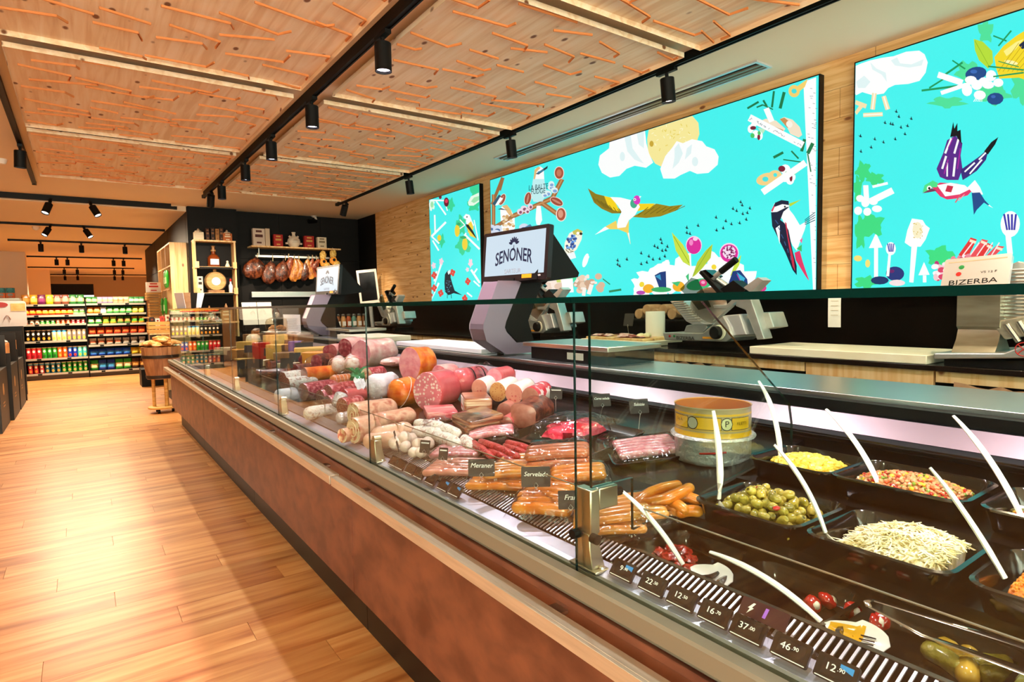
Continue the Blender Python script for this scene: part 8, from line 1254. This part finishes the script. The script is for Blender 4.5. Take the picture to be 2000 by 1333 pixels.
def crate(c, w, d, h, label):
    t = thing('wooden_crate', label, 'crate', c); x, y, z = c
    for s in (0, 1, 2): B().box((x-w/2, y-d/2, z+h*s/3+.004), (x+w/2, y-d/2+.01, z+h*(s+1)/3-.004)).build('front_slat', CRATE, t); B().box((x-w/2, y-d/2+.01, z+h*s/3+.004), (x-w/2+.01, y+d/2, z+h*(s+1)/3-.004)).build('side_slat', CRATE, t)
    B().box((x-w/2+.01, y-d/2+.01, z), (x+w/2, y+d/2, z+.01)).build('bottom', CRATE, t); B().box((x+w/2-.01, y-d/2+.01, z+.01), (x+w/2, y+d/2, z+h)).build('back_side', CRATE, t)
    return t
crate((.96, 10.25, 1.07), .34, .3, .17, 'slatted wooden crate of small goods in front of the pine tower'); crate((.97, 11.1, 1.30), .16, .3, .13, 'small wooden crate clipped to the pine tower'); crate((.97, 11.1, 1.432), .16, .3, .13, 'upper wooden crate clipped to the pine tower'); crate((.96, 11.15, 1.565), .2, .3, .12, 'topmost wooden crate clipped to the pine tower')
for i, (x, c, h) in enumerate(((.85, '181412', .14), (.92, 'f0e8e0', .12), (.98, 'c83a2c', .15), (1.05, 'e8d8b8', .17), (1.09, 'f4efe6', .13))): pbox('small_pack', ['black', 'white', 'red', 'cream', 'pale'][i]+' small pack standing in the slatted crate', 'pack', (x, 10.25, 1.082), .055, .08, h+.08, c, '8a3a2c')
pbox('dotted_pack', 'white pack with red dots on top of the clipped crates', 'pack', (.97, 11.15, 1.687), .2, .1, .16, 'f4efe6', 'c8302c')
B().box((.80, 10.9, 1.28), (1.085, 11.2, 1.299)).build('bracket_board', PINEV, label='small pine bracket board under the dotted pack', cat='board')
B().box((.80, 10.1, 1.05), (1.085, 10.4, 1.069)).build('bracket_board', PINEV, label='pine bracket board under the slatted crate', cat='board')
B().box((.86, 12.9, 0), (1.25, 13.4, .32)).build('black_box', BLACK, label='black floor box behind the bread barrel', cat='box')
# bread barrel
bx, by = .865, 9.5
t = thing('bread_barrel', 'half wooden barrel with dark hoops on a round wooden stand', 'barrel', (bx, by, 0)); OAK = mat('barrel_oak', cols=['8a5a34', 'a8744a', 'b88658'], scale=(18, 18, 2), rough=.6)
n = 20
for k in range(n):
    a0, a1 = 2*PI*k/n+.006, 2*PI*(k+1)/n-.006; b = B(); rg = []
    for z, rr in ((.47, .168), (.6, .19), (.75, .212), (.905, .226)): rg.append([(bx+q*math.cos(a), by+q*math.sin(a), z) for q, a in ((rr, a0), (rr+.002, (a0+a1)/2), (rr, a1), (rr-.016, a1), (rr-.016, a0))])
    b.loft(rg).build('stave', OAK, t, smooth=False)
for z, rr in ((.50, .175), (.775, .218)): B().lathe([(rr, z-.02), (rr+.005, z-.02), (rr+.01, z+.022), (rr+.004, z+.022)], 32, M=T(bx, by, 0), cap0=False, cap1=False).build('hoop', mat('dark_hoop', '3a3028', .5, .4), t)
B().lathe([(.165, .475), (.165, .485)], 24, M=T(bx, by, 0)).build('bottom', OAK, t); B().lathe([(.2, .84), (.2, .85)], 24, M=T(bx, by, 0)).build('bread_board', OAK, t)
for k in range(3): a = k*2.1+.9; B().tube([(bx+.1*math.cos(a), by+.1*math.sin(a), .085), (bx+.1*math.cos(a), by+.1*math.sin(a), .475)], .022, 10).build('leg', CRATE, t)
B().lathe([(.17, .06), (.18, .065), (.18, .085), (.17, .09)], 28, M=T(bx, by, 0)).build('stand_disc', CRATE, t)
for k in range(3): a = k*2.1; B().tube([(bx+.12*math.cos(a)-.015, by+.12*math.sin(a), .03), (bx+.12*math.cos(a)+.015, by+.12*math.sin(a), .03)], .03, 12).build('castor', BLACK, t)
BRD = mat('bread_crust', cols=['b8742c', 'd89a50', 'ecc890'], scale=(14, 14, 14), rough=.6, bump=.3)
for k in range(9): a = k*.72; q = .13 if k < 7 else .03; B().ell((0, 0, 0), (.11, .065, .035), 14, 8, wob=.3, seed=k).build('bread_loaf', BRD, label='flat floury bread loaf lying in the barrel, %s' % ['nearest the counter', 'second round', 'third round', 'fourth round', 'fifth round', 'sixth round', 'seventh round', 'on the heap', 'topmost rounded one'][k], cat='bread', group='breads in the barrel').location = (bx+q*math.cos(a), by+q*math.sin(a), .905+.012*(k % 3)+(.05 if k > 6 else 0)); o = [x for x in COL.objects if x.name.startswith('bread_loaf')][-1]; o.rotation_euler = (0, .1, a+.5)

# ================================================================ snack gondola across the far aisle
gy = 15.7; g = thing('snack_gondola', 'wide black shelf rack of snacks across the far end of the aisle', 'shelf rack', (.12, gy+.3, 0)); LIP = mat('shelf_lip', 'b0a898', .35, .6)
B().box((-.98, gy+.45, 0), (1.22, gy+.5, 1.72)).build('back_panel', BLACK, g); B().box((-.96, gy+.06, 0), (1.2, gy+.45, .10)).build('base_plinth', mat('rack_base', '4a4038', .5), g)
for x in (-.985, .095, 1.2): B().box((x, gy+.02, 0), (x+.022, gy+.45, 1.62)).build('upright', BLACK, g)
SZ = ([.13, .44, .80, 1.15, 1.335, 1.555], [.12, .435, .675, .9, 1.125, 1.35, 1.565])
for s, (x0, x1) in enumerate(((-.963, .095), (.117, 1.2))):
    for z in SZ[s]: B().box((x0, gy+.02, z-.02), (x1, gy+.45, z)).build('shelf', BLACK, g); B().box((x0, gy, z-.03), (x1, gy+.018, z+.012)).build('price_rail', LIP, g); B().box((x0+.2, gy-.004, z-.026), (x0+.27, gy-.0005, z+.006)).build('shelf_tag', BLACK, g); B().box((x0+.7, gy-.004, z-.026), (x0+.77, gy-.0005, z+.006)).build('shelf_tag', BLACK, g)
def can(x, z, r_, h, col, top, pic, label, group):
    t = thing('snack_can', label, 'snack can', (x, gy+.10, z), group); M = T(x, gy+.10, z)
    B().lathe([(r_*.97, 0), (r_, .006), (r_, h*.8), (r_, h*.8), (r_, h-.012), (r_*1.03, h-.01), (r_*1.03, h), (0, h+.001)], 14, M=M, cols=[col, col, top, top, 'e8e4dc', 'f0ece4', 'f0ece4']).build('tube', PRINT, t)
    b = B()
    for zz_, a, c_, cc in ((.66, .55, .11, 'f4ead8'), (.25, .6, .13, pic)): b.grid(lambda u, v: M @ Vector((r_*1.012*math.sin((u*2-1)*a), -r_*1.012*math.cos((u*2-1)*a), h*(zz_+c_*(v*2-1)*math.sqrt(max(0, 1-(u*2-1)**2))))), 6, 3, col=cc)
    b.build('printed_patch', PRINT, t, smooth=False)
def bag(x, z, w, h, col, col2, label, group):
    t = thing('snack_bag', label, 'snack bag', (x, gy+.10, z), group); M = T(x, gy+.10, z) @ RX(-.06)
    B().loft([[M @ Vector((w/2*k*px_, d*py_*.9, zz_*h)) for px_, py_ in ((1, 0), (.6, .8), (-.6, .8), (-1, 0), (-.6, -1), (.6, -1))] for zz_, k, d in ((0, .95, .012), (.06, .97, .03), (.3, 1, .045), (.65, 1, .045), (.9, .97, .022), (1, 1, .004))], cols=[col, col, col2, col, col, col]).build('bag_body', PRINT, t, ang=50)
def row(s, x0, x1, kinds, fn):
    tot = sum(k[0] for k in kinds); i = 0
    for cnt, *a in kinds:
        for q in range(cnt): fn(x0+(x1-x0)*(i+.5)/tot, *a[:-1], a[-1]+(', %s of its kind' % ['first', 'second', 'third', 'fourth', 'fifth', 'sixth', 'seventh'][q] if cnt > 1 else '')); i += 1
CN = lambda lv, r_, h: (lambda x, col, top, pic, w: can(x, lv, r_, h, col, top, pic, w, w.split(',')[0]))
row(0, -.93, .09, [(2, 'a82028', '3a9ad0', 'd8782c', 'dark red chips can with blue lid band on the lowest shelf'), (1, 'a03a3a', '3a9ad0', 'd8d0c8', 'plain red chips can turned backwards on the lowest shelf'), (3, '0f5a6a', '3a9ad0', 'e09a3c', 'teal chips can with blue lid band on the lowest shelf'), (5, '1a8a2c', '2a9a34', 'e8a860', 'green chips can with snack figure shape on the lowest shelf')], CN(.131, .042, .225))
row(0, -.94, .09, [(3, 'd02430', 'd83a40', '8a1018', 'red chips can on the second lowest shelf'), (3, '2a9a2c', '3aa83a', '1a5a1c', 'bright green chips can on the second lowest shelf'), (2, 'e8641c', 'ee7a2c', 'e8a04a', 'orange chips can on the second lowest shelf'), (2, '1a3ab8', '3a8ae0', 'd83a2c', 'royal blue chips can on the second lowest shelf'), (2, '4ac8c0', '7adcd4', 'f0c04a', 'turquoise chips can on the second lowest shelf')], CN(.441, .042, .235))
row(0, -.93, .09, [(5, '14100e', '1c1614', 'e8962c', 'black chips can with orange picture on the third shelf'), (3, 'e8d8a0', '2a9ae0', 'f0c04a', 'pale yellow chips can with blue band on the third shelf'), (4, '9a8a7a', 'a89a88', 'f0d03c', 'grey chips can with yellow patch on the third shelf')], CN(.801, .041, .235))
row(0, -.94, .09, [(1, '3a2a24', '5a4a40', 'd8542c', 'small dark snack can on the fourth shelf'), (2, 'c8beb0', '8a3a2c', 'c8502c', 'small pale snack can on the fourth shelf'), (3, '4ab84a', '5ac85a', 'e8e8a0', 'small green snack can on the fourth shelf'), (3, 'e0642c', 'e8743c', 'f4d8b0', 'small orange snack can on the fourth shelf'), (3, 'd02c34', 'd83a40', 'f0c0b0', 'small red snack can on the fourth shelf')], CN(1.151, .04, .095))
BG = lambda lv, w, h: (lambda x, col, col2, t_: bag(x, lv, w, h, col, col2, t_, t_.split(',')[0]))
row(0, -.95, .09, [(3, 'd8301c', 'f0a02c', 'red and yellow snack bag on the fifth shelf'), (2, 'c8541c', 'f0b83c', 'orange snack bag with red top on the fifth shelf'), (3, 'e0401c', 'f4c03c', 'flame red snack bag on the fifth shelf'), (2, 'd8d0b0', '5a9a4a', 'pale green snack bag on the fifth shelf')], BG(1.336, .105, .15))
row(0, -.96, .09, [(1, 'a8681c', 'c88a3c', 'brown-gold chips bag on the top shelf, nearest the light pier'), (1, 'd89a1c', 'f0d060', 'big golden chips bag on the top shelf'), (1, '6a1450', '8a2a6a', 'purple chips bag on the top shelf'), (1, 'c8b81c', 'e0d84a', 'lime yellow chips bag on the top shelf'), (2, '8a4a34', 'd8a48a', 'brown nut bag on the top shelf'), (2, '2a7a34', 'e8c8a0', 'green-topped cracker bag on the top shelf')], BG(1.556, .125, .21))
row(1, .12, 1.18, [(1, '2a9a3c', 'e8d8a0', 'green peanut bag on the lowest right shelf'), (2, '1a3aa0', '3a9ae0', 'deep blue snack bag on the lowest right shelf'), (2, '3aa83c', 'f0dcb0', 'green and white nut bag on the lowest right shelf'), (2, '4a2c1c', 'c8944a', 'brown nut mix bag on the lowest right shelf')], BG(.121, .14, .23))
row(1, .12, 1.18, [(5, '1a4ac8', '3a8ae8', 'bright blue snack bag on the second right shelf'), (2, 'd8a81c', 'f0d84a', 'yellow snack bag on the second right shelf')], BG(.436, .15, .16))
row(1, .12, 1.18, [(4, 'e8e0d0', 'a85a3c', 'white pretzel pack on the third right shelf'), (3, 'd8d0c8', '8a7a6a', 'grey-white cracker bag on the third right shelf')], BG(.676, .13, .15))
row(1, .12, 1.18, [(7, 'b8341c', 'e0642c', 'red-orange paprika bag on the fourth right shelf')], BG(.901, .14, .16))
row(1, .12, 1.18, [(2, '2a9a3c', 'e0dca0', 'green-topped corn bag on the fifth right shelf'), (2, 'c8b43c', '6a9a2c', 'yellow-green corn bag on the fifth right shelf'), (2, '4a8a34', 'c8843c', 'dark green lentil bag on the fifth right shelf'), (2, 'e0a02c', '4a9a34', 'amber corn bag on the fifth right shelf')], BG(1.126, .115, .16))
row(1, .12, 1.18, [(2, 'e87a1c', 'f0c060', 'orange cracker carton on the sixth right shelf'), (1, 'f0ece0', 'f8f4ec', 'plain white bag on the sixth right shelf'), (4, '3aa84a', 'a8d88a', 'small green pack on the sixth right shelf'), (2, 'c8c03c', 'e8e070', 'lime pack on the sixth right shelf')], BG(1.351, .11, .15))
row(1, .12, 1.18, [(2, '2a7a34', 'e0c49a', 'green-topped biscuit bag on the top right shelf'), (3, 'a89ac0', 'd8b890', 'lilac biscuit bag on the top right shelf'), (3, 'e8c8a8', 'd8986a', 'peach biscuit bag on the top right shelf'), (3, '4a9a5a', 'f0e8d8', 'white-green biscuit bag on the top right shelf')], BG(1.566, .11, .15))
# far freezer
t = thing('far_freezer', 'black glass-door freezer with lit edge at the very back', 'freezer', (-.2, 27, 0)); B().box((-.8, 26.8, 0), (.45, 27.4, 2.4)).build('cabinet', BLACK, t); B().box((-.8, 26.78, 1.93), (.45, 26.8, 2.0)).build('light_edge', mat('freezer_light', 'e8f0f8', .4, emit=.8), t); B().box((-.7, 26.77, .2), (.35, 26.785, 1.9)).build('glass_door', BLACKG, t)
# black card displays at the aisle side
KR_ = mat('kraft_bag', cols=['c8854a', 'dca468'], scale=(20, 20, 20), rough=.7); DISP = mat('display_card', '120f0d', .5)
for i, (y, x, lab) in enumerate(((9.6, -.80, 'black card floor display nearest the aisle camera side'), (10.65, -.765, 'middle black card floor display with round gold mark'), (11.7, -.76, 'black card floor display furthest from the counter'))):
    t = thing('floor_display', lab, 'display stand', (x-.25, y, 0), 'black floor displays'); B().box((x-.5, y-.5, 0), (x, y+.45, .72)).build('box', DISP, t); B().box((x-.5, y-.5, .72), (x-.47, y+.45, 1.1)).build('back_board', DISP, t); B().box((x-.47, y+.42, .72), (x, y+.45, 1.12)).build('side_board', DISP, t); B().box((x-.47, y-.5, .72), (x-.0, y-.47, .88)).build('front_board', DISP, t)
    B().lathe([(0, .002), (.07, .002), (.072, 0)], 20, M=frame((x+.0005, y-.1, .48), (0, 1, 0), (0, 0, 1))).build('gold_mark', mat('gold_print', 'a87a4a', .5), t)
    for k in range(2): B().box((x+.0003, y-.2, .31-.04*k), (x+.001, y, .325-.04*k)).build('printed_line', MATS['gold_print'], t)
    for k in range(3): yy = y-.33+.27*k; u = thing('kraft_bag', 'kraft paper bag standing in the %s black floor display, %s' % (['nearest', 'middle', 'furthest'][i], ['front one', 'middle one', 'back one'][k]), 'bag', (x-.2, yy, .721)); B().box((x-.3, yy-.09, .721), (x-.06, yy+.09, .99)).build('bag_body', KR_, u, bevel=.008); B().ell((x-.18, yy, 1.0), (.11, .08, .035), 10, 6, wob=.4, seed=k).build('crumpled_top', FILM if k == 1 else M_CHW, u)
t = thing('header_board', 'large white header board with pretzel pictures above the floor displays', 'sign', (-.95, 12.3, 0)); hx0 = -1.6
B().prism(rrect(.55, .2, .04), -.006, .006, M=frame((-1.24, 12.3, 1.39), (1, 0, 0), (0, 0, 1))).build('board', M_CHW, t, ang=30)
for x, z, s in ((-.93, 1.33, .05), (-1.1, 1.34, .075), (-1.35, 1.35, .08)):
    M = frame((x, 12.292, z), (1, 0, 0), (0, 0, 1)); B().tube([M @ Vector((s*math.sin(a)*(1-.3*abs(math.cos(a*1.5))), s*.8*math.cos(2*a)*.9, 0)) for a in [k*2*PI/28 for k in range(29)]], s*.17, 6, flat=.2).build('pretzel_picture', mat('pretzel_brown', 'a8501c', .5), t)
B().lathe([(0, .002), (.09, .002), (.09, 0)], 20, M=frame((-1.0, 12.292, 1.53), (1, 0, 0), (0, 0, 1)), ry=.45).build('red_oval', MATS['red_print'], t); B().prism([(-.09, -.06), (.09, -.06), (.09, .06), (-.09, .06)], 0, .002, M=frame((-.79, 12.292, 1.49), (1, 0, 0), (0, 0, 1))).build('bread_picture', CH['yellow'], t)
B().box((-1.75, 12.31, 0), (-.75, 12.33, 1.3)).build('support_panel', DISP, t)
for r_i in range(2):
    for k in range(5): pbox('stacked_pack', 'teal striped pack on the shelf behind the header board, %s row, %s from aisle' % (['lower', 'upper'][r_i], ['first', 'second', 'third', 'fourth', 'fifth'][k]), 'pack', (-.92-.12*k, 13.0, 1.65+.085*r_i), .11, .12, .08, '2a7a80' if r_i else 'd8642c', '5ab0b8')
t = thing('side_rack', 'tall dark rack carrying the teal packs at the aisle side', 'rack', (-1.2, 13.1, 0)); B().box((-1.6, 12.9, 1.60), (-.8, 13.3, 1.645)).build('shelf', LIP, t); B().box((-1.6, 13.25, 0), (-.8, 13.3, 1.6)).build('back', DISP, t)
